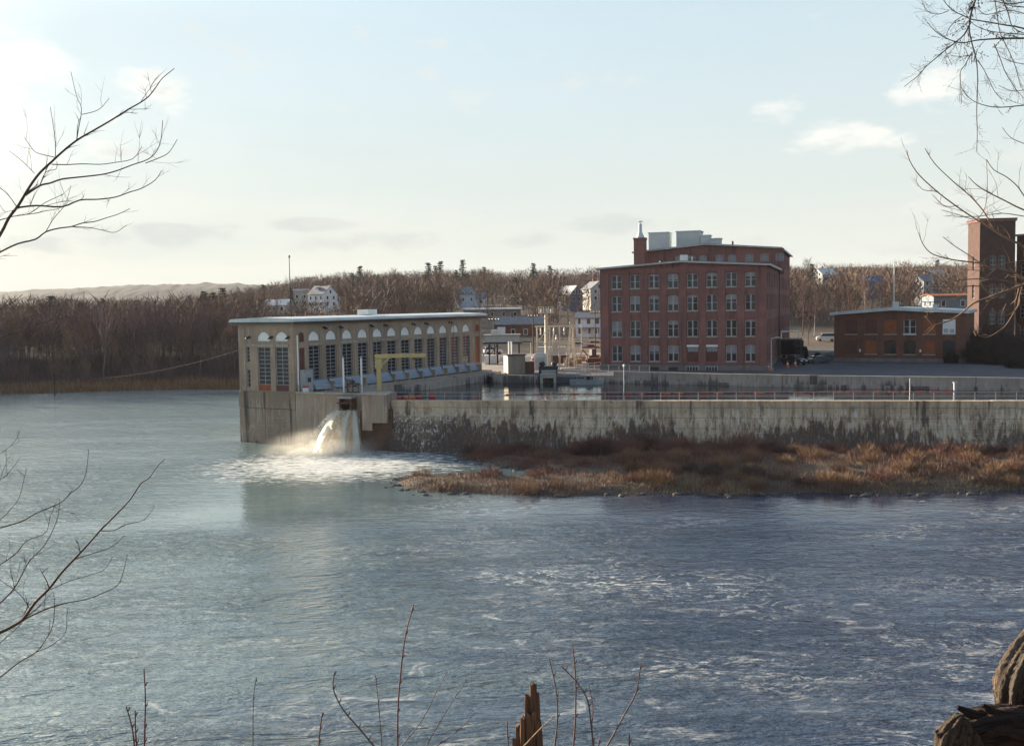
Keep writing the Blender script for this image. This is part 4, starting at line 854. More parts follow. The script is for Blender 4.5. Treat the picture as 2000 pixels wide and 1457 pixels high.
q = thing('gas_tank', 'round white tank lying under the grey shed', 'tank', gz(972, 708)); MB().tube([(-.2, -.8, .75), (-.15, -.7, .75), (.1, .7, .75), (.15, .8, .75)], [.3, .6, .6, .3], 10).build('shell', m_white, q); MB().bx(-.3, .3, -.5, -.3, 0, .3).bx(-.3, .3, .3, .5, 0, .3).build('cradle', m_dkmetal, q)
q = thing('work_boat', 'small grey work boat tied at the quay left of the mill', 'boat', (at(1143, 745, 163).x, 163.2, POND))
hull = MB(); sec = [(-2.4, .55), (-1.4, .9), (.6, 1.0), (2.0, .8), (2.9, .1)]
for x, b_ in sec:
    for y, z in ((-b_, .75), (-b_ * .75, -.15), (b_ * .75, -.15), (b_, .75)): hull.v.append((x, y, z + (.15 if x > 2 else 0)))
for i in range(4):
    for k in range(3): a = i * 4 + k; hull.f.append((a, a + 4, a + 5, a + 1))
hull.f.append((0, 1, 2, 3)); hull.build('hull', m_grey, q); MB().bx(-2.0, 1.8, -.7, .7, .2, .26).build('floor', m_dkmetal, q)
MB().tube([(-1.3, -.85, .75), (-1.3, -.85, 1.7), (.9, -.85, 1.7), (.9, -.85, .75)], .05, 5).tube([(-1.3, .85, .75), (-1.3, .85, 1.7), (.9, .85, 1.7), (.9, .85, .75)], .05, 5).build('rail', m_galv, q)
MB().bx(.2, 1.2, -.5, .5, .26, 1.3).build('console', m_dkmetal, q)
# stacked timber and fence boards
def boards(label, px, py, D, n, m, L=6):
    t = thing('timber_stack', label, 'timber', (at(px, py, D).x, D, YARD))
    for k in range(n): MB().bx(-L / 2 + rng.uniform(-.3, .3), L / 2 + rng.uniform(-.3, .3), (k % 3) * .6 - .9, (k % 3) * .6 - .35, (k // 3) * .36, (k // 3) * .36 + .32).build('beam', m, t)
boards('stack of tan timber in the yard left of the mill', 1146, 702, 214, 9, m_tan)
boards('stack of reddish brown timber behind the tan timber', 1148, 688, 226, 6, m_rust, 5)
dg = thing('backhoe', 'small orange brown digger parked by the timber stacks', 'digger', (at(1158, 706, 208).x, 208, YARD), R(20))
MB().bx(-1.2, 1.0, -.8, .8, .7, 1.5).build('body', m_rust, dg); MB().bx(-.5, .5, -.65, .65, 1.5, 2.7).build('cab', m_dkmetal, dg); MB().bar((-1.0, 0, 1.3), (-2.3, 0, 2.7), .22).bar((-2.3, 0, 2.7), (-3.1, 0, .9), .18).build('arm', m_rust, dg)
for x in (-.8, .75):
    for y in (-.8, .8): MB().tube([(x, y - .15, .5), (x, y + .15, .5)], .5, 12).build('wheel', m_rubber, dg)
rail('fence', 'low pale rail fence in front of the timber yard', [(at(1125, 728, 182).x, 182, YARD), (at(1172, 724, 188).x, 187, YARD)], 1.2, 1.6, m_steel, r=.06)

pole_labels = (('wooden pole with a crossarm behind the grey shed', 966, 222, 9.5, True), ('wooden pole with a crossarm left of the steel column', 1042, 236, 10, True), ('wooden pole with a crossarm near the mill wall', 1163, 246, 10.5, True), ('thin lamp pole in the lot behind the lattice frame', 1136, 258, 8, False), ('short pale post beside the gate hood', 1092, 184, 3.2, False), ('thin pale post between hut and steel column', 1037, 198, 4.5, False))
for lab, px, D, h, arm_ in pole_labels:
    t = thing('utility_pole' if arm_ else 'post', lab, 'pole', (at(px, 700, D).x, D, YARD)); MB().tube([(0, 0, 0), (0, 0, h)], [.16, .10] if arm_ else [.09, .07], 6).build('shaft', m_bark if arm_ else m_steel, t)
    if arm_:
        MB().bx(-1.2, 1.2, -.08, .08, h - .9, h - .72).build('crossarm', m_bark, t)
        for x in (-1.0, -.4, .4, 1.0): MB().lathe([(.06, h - .72), (.09, h - .6), (.03, h - .45)], 6, (x, 0)).build('insulator', m_ins, t)
    else: MB().bx(-.12, .5 if h > 6 else .12, -.1, .1, h, h + .12).build('cap', m_steel, t)
for lab, px, D, w_, d_, h, m_, rz_ in (('rust coloured skip in the yard behind the gantry', 1088, 208, 4.2, 2, 1.5, m_rust, 8), ('pale metal container behind the steel column', 1078, 226, 6, 2.4, 2.5, m_hvac, -6), ('tan crate beside the lattice frame', 1110, 200, 1.6, 1.4, 1.3, m_tan, 12), ('tan crate next to the first crate by the lattice frame', 1127, 203, 1.8, 1.4, 1.0, m_tan, -10), ('grey switch cabinet between gantry posts', 1073, 199, 1.2, .8, 2.0, m_grey, 0), ('orange brown pipe bundle rack near the mill', 1162, 200, 3.0, 1.4, 1.2, m_rust, 5), ('white box by the open shed', 958, 208, 2.4, 1.6, 1.7, m_white, 0)):
    t = thing('container' if w_ > 3 else 'crate', lab, 'container' if w_ > 3 else 'crate', (at(px, 700, D).x, D, YARD), R(rz_)); MB().bx(-w_ / 2, w_ / 2, -d_ / 2, d_ / 2, .08, h).build('body', m_, t); MB().bx(-w_ / 2 - .06, w_ / 2 + .06, -d_ / 2 - .06, d_ / 2 + .06, h, h + .1).build('lid', m_, t)
    for x in (-w_ / 2 + .15, w_ / 2 - .35): MB().bx(x, x + .2, -d_ / 2, d_ / 2, 0, .078).build('runner', m_dkmetal, t)
    for k in range(int(w_ / .6)): MB().bx(-w_ / 2 + .25 + k * .6, -w_ / 2 + .35 + k * .6, -d_ / 2 - .05, -d_ / 2 - .003, .1, h - .02).build('rib', m_, t)

# ------------------------------------------------------------------ vehicles
_cars = {}
def car(label, loc, rz, colname, col, kind='sedan', group=None):
    """body, glass house, windows, four wheels; meshes shared between alike cars"""
    t = thing('parked_car', label, 'pickup' if kind == 'pickup' else 'van' if kind == 'van' else 'car', loc, rz, group)
    P = {'sedan': ([(-2.2, .35), (2.2, .35), (2.25, .75), (1.9, .92), (1.0, .98), (-1.35, 1.0), (-2.15, .95), (-2.25, .6)], [(1.0, .97), (.35, 1.42), (-.95, 1.45), (-1.6, .99)]),
         'suv': ([(-2.3, .4), (2.3, .4), (2.35, .85), (2.1, 1.1), (1.0, 1.2), (-2.3, 1.2), (-2.35, .7)], [(1.0, 1.19), (.5, 1.8), (-2.0, 1.82), (-2.25, 1.19)]),
         'van': ([(-2.5, .4), (2.4, .4), (2.5, .9), (2.2, 1.25), (1.7, 1.3), (-2.5, 1.3)], [(1.75, 1.29), (1.2, 2.1), (-2.4, 2.15), (-2.48, 1.29)]),
         'pickup': ([(-2.7, .5), (2.6, .5), (2.65, 1.0), (2.4, 1.2), (1.2, 1.25), (-2.65, 1.25), (-2.7, .9)], [(1.2, 1.24), (.7, 1.9), (-.7, 1.92), (-.9, 1.24)])}[kind]
    key = (kind, colname)
    if key not in _cars:
        pm = bpy.data.materials.get('paint ' + colname) or paint('paint ' + colname, col); gh = P[1]; W2 = .86; body = MB(); body.prof(P[0], -.88, .88); W3 = .70
        cab = MB(); n = len(gh); cab.add([(p[0], -W2 if p[1] < gh[1][1] - .2 else -W3, p[1]) for p in gh] + [(p[0], W2 if p[1] < gh[1][1] - .2 else W3, p[1]) for p in gh], [tuple(range(n)), tuple(reversed(range(n, 2 * n)))] + [(i, n + i, n + (i + 1) % n, (i + 1) % n) for i in range(n)])
        def quad_side(sgn):
            q = MB(); a = [Vector((p[0], sgn * (W2 if p[1] < gh[1][1] - .2 else W3), p[1])) for p in gh]; c = sum(a, Vector()) / 4
            q.add([c + (p - c) * .84 + Vector((0, sgn * .03, 0)) for p in a], [(0, 1, 2, 3)]); return q.v
        gl = MB(); gl.add(quad_side(-1), [(0, 1, 2, 3)]); gl.add(quad_side(1), [(0, 1, 2, 3)])
        def screen(i, j, dx):
            w0 = W2 if gh[i][1] < gh[1][1] - .2 else W3; w1 = W2 if gh[j][1] < gh[1][1] - .2 else W3
            z0, z1 = gh[i][1] * .86 + gh[j][1] * .14, gh[j][1] * .9 + gh[i][1] * .1; x0, x1 = gh[i][0] * .86 + gh[j][0] * .14, gh[j][0] * .9 + gh[i][0] * .1
            return [(x0 + dx, -w0 * .88, z0), (x0 + dx, w0 * .88, z0), (x1 + dx, w1 * .9, z1), (x1 + dx, -w1 * .9, z1)]
        fr = MB().add(screen(0, 1, .03), [(0, 1, 2, 3)]); re = MB().add(screen(3, 2, -.03), [(0, 1, 2, 3)])
        wh = MB().tube([(0, -.11, 0), (0, .11, 0)], .33 if kind != 'pickup' else .38, 14)
        hl = MB().bx(-.03, .03, -.22, .22, -.08, .08)
        _cars[key] = [q.mesh(nm, mm) for q, nm, mm in ((body, 'body', pm), (cab, 'cab', pm), (gl, 'side_window', m_carglass), (fr, 'windscreen', m_carglass), (re, 'rear_window', m_carglass), (wh, 'wheel', m_rubber), (hl, 'headlight', m_white))]
    b_, c_, g1, f1, r1, w1, h1 = _cars[key]
    ob('body', b_, t); ob('cab', c_, t); ob('side_window', g1, t); ob('windscreen', f1, t); ob('rear_window', r1, t)
    fx = P[0][1][0]; wr = .33 if kind != 'pickup' else .38
    for x in (-fx * .62, fx * .64):
        for y in (-.8, .8): ob('wheel', w1, t, (x, y, wr))
    for y in (-.6, .6): ob('headlight', h1, t, (fx + .02, y, .72 if kind == 'sedan' else .9))
    return t
car('black pickup parked nose-out in the alley beside the mill', (at(1552, 712, 189).x, 189.5, YARD), R(-62), 'black', (.012, .014, .02), 'pickup')
car('dark blue car parked in shade by the workshop corner', (at(1603, 700, 199).x, 199, YARD), R(-160), 'navy', (.02, .03, .06), 'suv')
car('dark blue low car in front of the blue one by the workshop', (at(1599, 708, 193).x, 193.4, YARD), R(-172), 'navy', (.02, .03, .06), 'sedan')
car('white van parked beyond the alley in the sun', (at(1613, 672, 272).x, 272, float(land_z(at(1613, 672, 272).x, 272))), R(170), 'white', (.7, .7, .68), 'van')
bt = thing('box_truck', 'tall black box truck standing against the side of the mill', 'truck', (at(1553, 690, 208).x, 208, YARD), R(-72))
MB().bx(-3.4, 1.2, -1.2, 1.2, .9, 3.9).build('box', m_dkmetal, bt); MB().prof([(1.3, .8), (3.0, .8), (3.0, 1.7), (2.5, 2.7), (1.3, 2.7)], -1.05, 1.05).build('cab', bpy.data.materials['paint black'], bt)
for x in (-2.4, 2.2):
    for y in (-.95, .95): MB().tube([(x, y - .15, .45), (x, y + .15, .45)], .45, 12).build('wheel', m_rubber, bt)
MB().add([(3.02, -.9, 1.75), (3.02, .9, 1.75), (2.55, .9, 2.6), (2.55, -.9, 2.6)], [(0, 1, 2, 3)]).build('windscreen', m_carglass, bt)
q = thing('loading_canopy', 'dark lean-to canopy on the side of the mill with a white pipe frame on top', 'canopy', (at(1520, 700, 201).x, 201, YARD), MRZ)
MB().bx(0, 4.4, -2, 4, 4.1, 4.5).build('roof', m_dkmetal, q)
for x, y in ((.1, -1.9), (4.3, -1.9), (4.3, 3.9)): MB().bx(x - .1, x + .1, y - .1, y + .1, 0, 4.098).build('post', m_dkmetal, q)
MB().tube([(.6, 0, 4.5), (.6, 0, 5.9), (3.9, 0, 5.9), (3.9, 0, 4.5)], .14, 6).build('pipe_frame', m_white, q)
q = thing('street_lamp', 'grey street lamp with a flat arm at the corner of the mill', 'street lamp', (at(1508, 722, 174).x, 174.5, YARD))
hz = at(1508, 661, 174.5).z - YARD
MB().tube([(0, 0, 0), (0, 0, hz)], [.13, .09], 8).build('pole', m_galv, q); MB().bar((-.05, 0, hz), (1.5, -.1, hz + .12), .16, .12).build('arm', m_galv, q); MB().bx(.6, 1.7, -.3, .12, hz + .06, hz + .24).build('lamp_head', m_galv, q); MB().lathe([(.35, 0), (.35, .5), (.2, .55)], 10).build('footing', m_concdk, q)
cm = MB().lathe([(.24, .05), (.22, .1), (.12, .5), (.05, .95)], 10).bx(-.28, .28, -.28, .28, 0, .05).mesh('cone', m_orange); cb = MB().lathe([(.155, .42), (.135, .60)], 10).mesh('stripe', m_white)
for lab, px, D in (('orange traffic cone in front of the black pickup', 1538, 183), ('orange traffic cone right of the pickup nose', 1553.5, 185), ('orange traffic cone against the mill corner', 1500, 176)):
    q = thing('traffic_cone', lab, 'cone', (at(px, 700, D).x, D, YARD), 0, 'traffic cones beside the mill'); q.scale = (1.3,) * 3; ob('cone', cm, q); ob('stripe', cb, q)
cl = [('white', (.7, .7, .68)), ('silver', (.38, .4, .42)), ('black', (.012, .014, .02)), ('dark red', (.16, .02, .025)), ('grey', (.13, .14, .15)), ('navy', (.02, .03, .06))]
lot = [(948, 681, 0, 'sedan'), (955, 687, 1, 'sedan'), (963, 692, 0, 'suv'), (952, 676, 4, 'suv'), (962, 672, 1, 'sedan'), (972, 678, 0, 'sedan'), (985, 674, 3, 'sedan'), (996, 679, 1, 'suv'), (1010, 674, 0, 'sedan'), (1022, 680, 4, 'sedan'), (1034, 676, 2, 'suv'), (1090, 679, 0, 'sedan'), (1104, 674, 1, 'suv'), (1122, 676, 1, 'sedan'), (1136, 672, 2, 'sedan'), (1134, 681, 0, 'suv'), (1150, 676, 1, 'sedan'), (1152, 684, 3, 'sedan'), (1165, 679, 4, 'suv')]
where = ['behind the shed roof', 'left of the shed', 'under the shed roof edge', 'in the far row left of the shed', 'in the far row over the shed', 'above the hut', 'left of the hut', 'behind the hut', 'before the brick store', 'right of the hut', 'before the store corner', 'behind the gantry', 'right of the steel column', 'behind the lattice frame', 'below the white house', 'right of the lattice frame', 'under the white house porch', 'behind the red timber', 'beside the mill wall']
for (px, py, ci, kd), wh in zip(lot, where):
    p = gz(px, py); X, Y = p.x, p.y; z = max(YARD + .006, float(land_z(X, Y)))
    if Y > 296: Y = 296 - rng.uniform(0, 12); X = at(px, 660, Y).x
    car('%s %s in the gravel lot %s' % (cl[ci][0], 'car' if kd == 'sedan' else 'off-roader', wh), (X, Y, YARD + .008), R(rng.choice([0, 180, 12, -14, 90, 170])), cl[ci][0], cl[ci][1], kd, 'cars in the gravel lot')

# ------------------------------------------------------------------ houses
HOUSES = []
def house(label, px, py, D, wd, dp_, h, rise, rz, wm_, rm_, fl=2, nw=3, chim=True, dormer=False, porch=False, cat='house', name='house', ridge='x'):
    p = at(px, py, D); HOUSES.append((p.x, p.y, max(wd, dp_), p.z))
    t = thing(name, label, cat, p, R(rz)); mb = MB(); a, b = wd / 2, dp_ / 2
    mb.add([(-a, -b, -5), (a, -b, -5), (a, b, -5), (-a, b, -5), (-a, -b, h), (a, -b, h), (a, b, h), (-a, b, h), (-a, 0, h + rise), (a, 0, h + rise)],
           [(0, 1, 5, 4), (3, 7, 6, 2), (0, 4, 8, 7, 3), (1, 2, 6, 9, 5)]); mb.build('wall', wm_, t)
    o = .45; k = rise / b; rf = MB()
    for s in (-1, 1): rf.add([(-a - o, s * (b + o), h - k * o), (a + o, s * (b + o), h - k * o), (a + o, 0, h + rise), (-a - o, 0, h + rise), (-a - o, s * (b + o), h - k * o + .25), (a + o, s * (b + o), h - k * o + .25), (a + o, 0, h + rise + .25), (-a - o, 0, h + rise + .25)], [(4, 5, 6, 7), (0, 1, 2, 3), (0, 1, 5, 4), (1, 2, 6, 5), (3, 0, 4, 7)])
    rf = rf.build('roof', rm_, t)
    if chim: MB().bx(-a * .3 - .35, -a * .3 + .35, -.35, .35, h + rise * .5, h + rise + 1.3).build('chimney', m_brick2, rf)
    wme = MB().bx(-.5, .5, -.05, .0, 0, 1.5).mesh('window', m_glass); fme = MB().bx(-.62, .62, -.03, .01, -.12, 1.62).mesh('window_frame', m_white)
    def wset(x, y, z, r_): q = ob('window', wme, t, (x, y, z), r_); ob('window_frame', fme, q)
    for f in range(fl):
        for i in range(nw): wset(-a + wd * (i + .5) / nw, -b - .01, .9 + f * 2.8, 0)
        for s in (-1, 1):
            for i in range(2): wset(s * (a + .01), (-.22 + .44 * i) * dp_, .9 + f * 2.8, R(90) * s)
    if rise > 2:
        for s in (-1, 1): wset(s * (a + .01), 0, h + .2, R(90) * s)
    if dormer:
        d = MB(); y0 = -b * .75; z0 = h + rise * .2; d.add([(-.9, y0, z0), (.9, y0, z0), (.9, y0, z0 + 1.4), (0, y0, z0 + 2.2), (-.9, y0, z0 + 1.4), (-.9, 0, z0 + 1.4), (.9, 0, z0 + 1.4), (0, 0, z0 + 2.2)], [(0, 1, 2, 3, 4)]); d = d.build('dormer', wm_, t)
        MB().add([(-1.1, y0 - .2, z0 + 1.3), (0, y0 - .2, z0 + 2.4), (0, 0, z0 + 2.4), (-1.1, 0, z0 + 1.3)], [(0, 1, 2, 3)]).add([(1.1, y0 - .2, z0 + 1.3), (0, y0 - .2, z0 + 2.4), (0, 0, z0 + 2.4), (1.1, 0, z0 + 1.3)], [(0, 1, 2, 3)]).build('dormer_roof', rm_, d)
    if porch:
        pq = MB().bx(-a * .8, a * .8, -b - 2.2, -b - .02, 2.5, 2.7).build('porch_roof', rm_, t)
        for x in (-a * .75, 0, a * .75): MB().bx(x - .1, x + .1, -b - 2.1, -b - 1.9, -1, 2.49).build('porch_post', m_white, t)
    return t
house('big white house with a dormer on the wooded hillside', 631, 601, 470, 10.5, 8.5, 6.2, 3.6, -38, m_clap, m_shingle, 2, 3, True, True)
house('grey block-like house just left of the white hillside house', 590, 598, 485, 7, 7, 7.0, .9, 4, m_grey, m_shingle, 2, 2)
house('low pale house with a long roof left of the mast', 545, 611, 430, 11, 7, 3.2, 2.2, -20, m_cream, m_hvac, 1, 3)
house('brown roofed cottage right of the white hillside house', 668, 592, 500, 8, 6, 3.4, 2.0, 10, m_cream, m_brickdk, 1, 2)
house('pale blue house half hidden by trees in the middle of the hillside', 905, 592, 480, 9, 7, 4.2, 3.0, 35, M('pale blue clapboard', (.42, .48, .56), .7), m_shingle, 2, 2)
house('white cottage peeping out right of the pale blue house', 935, 596, 490, 7, 6, 3.2, 2.4, -10, m_clap, m_shingle, 1, 2)
house('slate blue house with a pale roof beside the mill skyline', 1113, 592, 430, 8.5, 7.0, 3.8, 3.2, -52, m_blueclap, m_hvac, 2, 2, False, False, True)
house('cream two-storey house cut off by the left edge of the mill', 1162, 590, 440, 9, 8, 5.6, 3.0, -70, m_cream, m_shingle, 2, 2)
house('white two-storey house just left of the brick mill', 1153, 657, 300, 7.6, 7, 5.4, 1.4, -12, m_clap, m_shingle, 2, 3, False, False, True)
st_ = house('long one-storey brick store with a grey roof behind the yard', 1016, 658, 312, 15, 10, 3.9, 2.1, -3, m_brick3, m_shingle, 1, 4, True, False, False, 'store', 'brick_store')
MB().bx(-6.6, -4.2, -5.12, -5.02, 1.2, 3.2).build('shop_window', m_white, st_)
house('grey flat building far up behind the brick store', 962, 622, 400, 22, 10, 3.4, .6, 0, m_concdk, m_cornice, 1, 5, False, name='warehouse', cat='warehouse')
house('dark house high on the right hillside with a pale gable', 1610, 552, 560, 10, 8, 4.5, 3, 25, m_grey, m_hvac, 2, 2)
house('small blue roofed house on the right hillside', 1702, 565, 500, 9, 7, 3.6, 2.6, -15, m_blueclap, M('blue roof', (.08, .12, .20), .7), 1, 2)
house('grey house behind the branches left of the brick tower', 1812, 575, 430, 10, 8, 5.4, 2.8, 15, m_grey, m_shingle, 2, 3)
house('white walled house higher up behind the branches', 1825, 552, 560, 9, 7, 4.4, 2.8, -30, m_cream, m_shingle, 2, 2)
house('long teal shed with a reddish roof line behind the workshop', 1868, 604, 285, 16, 8, 3.6, .5, 0, M('teal cladding', (.17, .22, .25), .7), m_brickin, 1, 3, False, name='shed', cat='shed')
rdq = MB(); rd = [(46, 240), (54, 241), (78, 340), (70, 342)]; rdq.add([(x, y, float(land_z(x, y)) + .35 if y > 300 else YARD + .05) for x, y in rd], [(0, 1, 2, 3)]); o = rdq.build('road', m_lot); o['kind'] = 'structure'

# ------------------------------------------------------------------ poles and cables on the far left bank
up = thing('utility_pole', 'dark utility pole at the waterline of the far left bank', 'utility pole', atz(107, 770, .3)); PY = up.location.y
MB().tube([(0, 0, -1), (0, 0, 4.6)], [.2, .15], 6).build('shaft', m_dkmetal, up); MB().bx(-.9, .9, -.1, .1, 3.9, 4.1).build('crossarm', m_dkmetal, up)
def cable(label, a, b, sag, r=.02):
    t = thing('power_cable', label, 'cable', a, 0, 'overhead cables across the river'); a = Vector(a); d = Vector(b) - a
    MB().tube([d * (k / 24) - Vector((0, 0, sag * 4 * (k / 24) * (1 - k / 24))) for k in range(25)], r, 4).build('strand', m_wire, t)
cable('lower cable from the left frame edge past the pole to the powerhouse', at(-60, 755, 222), at(470, 676, 175), 2.2)
cable('upper twin of the lower cable pair on the far left bank', at(-60, 751, 224), at(470, 668, 177), 1.8)
cable('third slack cable beside the lower cable pair', at(105, 741, 226), at(470, 683, 176), 1.6, .016)
cable('highest thin cable crossing in front of the left woods', at(-60, 672, 215), at(480, 612, 170), 2.0, .018)

# ------------------------------------------------------------------ bare trees: seeded growth, twigs as thin slivers
def grow_tree(seed, h, nl=13, nb=7, ntw=9, tw=.05, spread=.42, low=.25):
    r = random.Random(seed); tr = MB(); pts = [Vector((0, 0, -.6))]
    lean = Vector((r.uniform(-.06, .06), r.uniform(-.06, .06), 0))
    for k in range(1, 7): pts.append(Vector((lean.x * h * k / 6 + r.uniform(-.1, .1), lean.y * h * k / 6 + r.uniform(-.1, .1), h * .8 * k / 6)))
    tr.tube(pts, [h * .014 * (1 - .15 * k) for k in range(7)], 5)
    tris = []
    def sliver(a, b, wd):
        d = b - a; s = d.cross(Vector((r.uniform(-1, 1), r.uniform(-1, 1), r.uniform(-.3, .3)))).normalized() * wd / 2
        tris.append((tuple(a - s), tuple(a + s), tuple(b)))
    def seg3(a, b, wa, wb):
        d = (b - a); u = d.orthogonal().normalized(); q = d.cross(u).normalized()
        A = [a + (u * math.cos(t) + q * math.sin(t)) * wa for t in (0, 2.09, 4.19)]; B = [b + (u * math.cos(t) + q * math.sin(t)) * wb for t in (0, 2.09, 4.19)]
        for i in range(3): j = (i + 1) % 3; tris.append((tuple(A[i]), tuple(A[j]), tuple(B[j]))); tris.append((tuple(A[i]), tuple(B[j]), tuple(B[i])))
    for i in range(nl):
        t = low + (.98 - low) * (i + r.random() * .6) / nl; k = min(5, int(t * 6)); p = pts[k].lerp(pts[k + 1], t * 6 - k) if t < 1 else pts[-1]
        az = i * 2.4 + r.uniform(-.4, .4); L = h * spread * (1.15 - t) * r.uniform(.75, 1.15) + h * .10; el = R(28 + 45 * t + r.uniform(-10, 10))
        d = Vector((math.cos(az) * math.cos(el), math.sin(az) * math.cos(el), math.sin(el)))
        q0 = p; lp = [p]
        for s in range(4): d = (d + Vector((r.uniform(-.15, .15), r.uniform(-.15, .15), .13))).normalized(); q0 = q0 + d * L / 4; lp.append(q0)
        for s in range(4): seg3(lp[s], lp[s + 1], h * .0042 * (1 - .2 * s), h * .0042 * (.8 - .19 * s))
        for bi in range(nb):
            u = .2 + .8 * (bi + r.random()) / nb; s = min(3, int(u * 4)); bp = lp[s].lerp(lp[s + 1], min(1, u * 4 - s))
            bd = (d + Vector((r.uniform(-1, 1), r.uniform(-1, 1), r.uniform(-.3, .8)))).normalized(); bL = L * r.uniform(.22, .45) + .5; be = bp + bd * bL
            seg3(bp, be, tw * .6, tw * .25)
            for ti in range(ntw):
                tp = bp.lerp(be, (ti + .5) / ntw); td = (bd * .8 + Vector((r.uniform(-1, 1), r.uniform(-1, 1), r.uniform(-.2, 1)))).normalized()
                sliver(tp, tp + td * r.uniform(.5, 1.25) * (h / 18), tw)
    return tr, tris
m_birch = M('birch bark', (.55, .52, .48), .8, (.30, .28, .26), 2.5, (1, 1, 2))
TREES = []
for sd_, h, kw, tm in ((1, 19, {}, m_twig), (2, 21, dict(spread=.34, low=.35), m_twig3), (3, 16, dict(spread=.46), m_twig2), (4, 23, dict(spread=.30, low=.4), m_twig), (5, 13, dict(spread=.5, low=.12), m_twig2), (6, 18, dict(nl=15, spread=.38), m_twig3)):
    tr, tris = grow_tree(sd_, h, tw=.075, **kw)
    TREES.append((tr.mesh('trunk', m_trunk), tri_mesh('crown', tris, tm), h))
BIRCH = grow_tree(4, 23, spread=.30, low=.4)[0].mesh('trunk', m_birch)
def tree_at(X, Y, z, k, s, label, group, name='bare_tree'):
    t = thing(name, label, 'tree', (X, Y, z), rng.uniform(0, 6.28), group); t.scale = (s, s, s * rng.uniform(.92, 1.1)); ob('trunk', TREES[k][0], t); ob('crown', TREES[k][1], t); return t
def px_of(X, Y, Z):
    v = Vector((X, Y, Z)) - EYE; return 1000 + FPX * v.dot(CR) / v.dot(CF), 728.5 - FPX * v.dot(CU) / v.dot(CF)
def blocked(X, Y, top):
    """would a tree this tall stand in front of a house's walls?"""
    for hx, hy, r_, hz_ in HOUSES:
        if Y < hy + 6 and abs(X / Y - hx / hy) * hy < r_ * .56 and (px_of(X, Y, top)[1] < px_of(hx, hy, hz_ + 1.0)[1] or Y > hy - 6): return True
    return False
lr = random.Random(21); n = 0
KN = ['grey brown', 'slender mauve grey', 'tawny', 'narrow grey brown', 'spreading tawny', 'mauve grey']
while n < 230:                                   # riverside thicket on the far left bank
    X = lr.uniform(-185, -22); d = abs(lr.gauss(0, 20)) + 1.5; Y = float(shore_y(X)) + d
    if Y < 232: Y = 232 + d
    k = lr.choice([0, 1, 2, 3, 4, 5, 5, 0]) if d > 6 else lr.choice([4, 4, 2, 5])
    s = lr.uniform(.58, 1.02) * (1.0 if d > 8 else .6); z = float(land_z(X, Y)); ppx = px_of(X, Y, z)[0]
    if True:
        lim = (600 if not 520 < ppx < 690 else 612) if ppx > 455 else lr.uniform(552, 592) if ppx > 130 else lr.uniform(540, 578)
        for _ in range(12):
            if px_of(X, Y, z + TREES[k][2] * s * 1.05)[1] < lim: s *= .93
    row = 'at the far waterline' if d < 6 else 'in the thicket front' if d < 20 else 'deep in the thicket'
    sec = 'left of the utility pole' if ppx < 95 else 'near the utility pole' if ppx < 150 else 'left of the cable crossing' if ppx < 250 else 'midway between pole and powerhouse' if ppx < 350 else 'just left of the powerhouse' if ppx < 460 else 'behind the powerhouse roof'
    tree_at(X, Y, z, k, s, '%s %s bare tree %s %s' % ('tall' if s > .85 else 'middling' if s > .68 else 'short', KN[k], row, sec), 'bare trees along the far left bank'); n += 1
for lab, px, D, k, s in (('bare street tree standing right of the mill beyond the alley', 1578, 262, 0, .66), ('slender bare tree above the far end of the alley', 1567, 290, 3, .7), ('broad tawny tree in front of the white house by the mill', 1110, 330, 2, .72), ('tawny tree behind the roof of the white house by the mill', 1150, 345, 2, .75), ('bare tree behind the left end of the brick store', 955, 345, 0, .6), ('bare tree rising over the roof of the brick workshop', 1660, 300, 2, .75), ('bare tree behind the workshop flagpole', 1765, 320, 5, .7), ('pale bare tree at the right end of the workshop roof', 1802, 300, 2, .7), ('tall thin bare tree on the skyline right of the mill', 1575, 520, 3, .95), ('lone spreading bare tree on the skyline left of centre', 768, 620, 0, 1.0), ('round topped bare tree above the white hillside house', 601, 560, 0, .95), ('leafless tree right of the hillside dormer house', 690, 455, 2, .7)):
    p = at(px, 600, D); tree_at(p.x, p.y, max(YARD, float(land_z(p.x, p.y))) - .2, k, s, lab, None)

def grow_pine(seed, h):
    r = random.Random(seed); tr = MB().tube([(0, 0, -.5), (0, 0, h * .5), (0, 0, h * .97)], [h * .014, h * .009, h * .002], 5); tris = []
    z = h * .22
    while z < h * .98:
        f = (z / h); Lm = h * .24 * (1.08 - f) ** .75 * r.uniform(.65, 1.15)
        for b in range(5):
            az = r.uniform(0, 6.28); L = Lm * r.uniform(.5, 1.15); up = .25 * f - .05
            for c in range(9):
                u = .15 + .85 * c / 8; p = Vector((math.cos(az) * L * u, math.sin(az) * L * u, z + L * u * up + r.uniform(-.12, .12)))
                for _ in range(2):
                    e = Vector((r.uniform(-1, 1), r.uniform(-1, 1), r.uniform(-.15, .7))).normalized() * r.uniform(.5, 1.0) * (h / 16); s = Vector((r.uniform(-1, 1), r.uniform(-1, 1), r.uniform(-.4, .4))).normalized() * .22 * (h / 16)
                    tris.append((tuple(p - s), tuple(p + s), tuple(p + e)))
        z += h * .045 * r.uniform(.8, 1.25)
    return tr, tris
PINES = []
for s_, h in ((11, 16), (12, 19), (13, 13)):
    tr, tris = grow_pine(s_, h); PINES.append((tr.mesh('trunk', m_trunk), tri_mesh('crown', tris, m_needle)))
EX = [(lr.uniform(480, 1170) if i % 3 else lr.uniform(1560, 1890), lr.uniform(400, 760), lr.randrange(3), lr.uniform(.55, 1.0)) for i in range(34)]
EXL = []
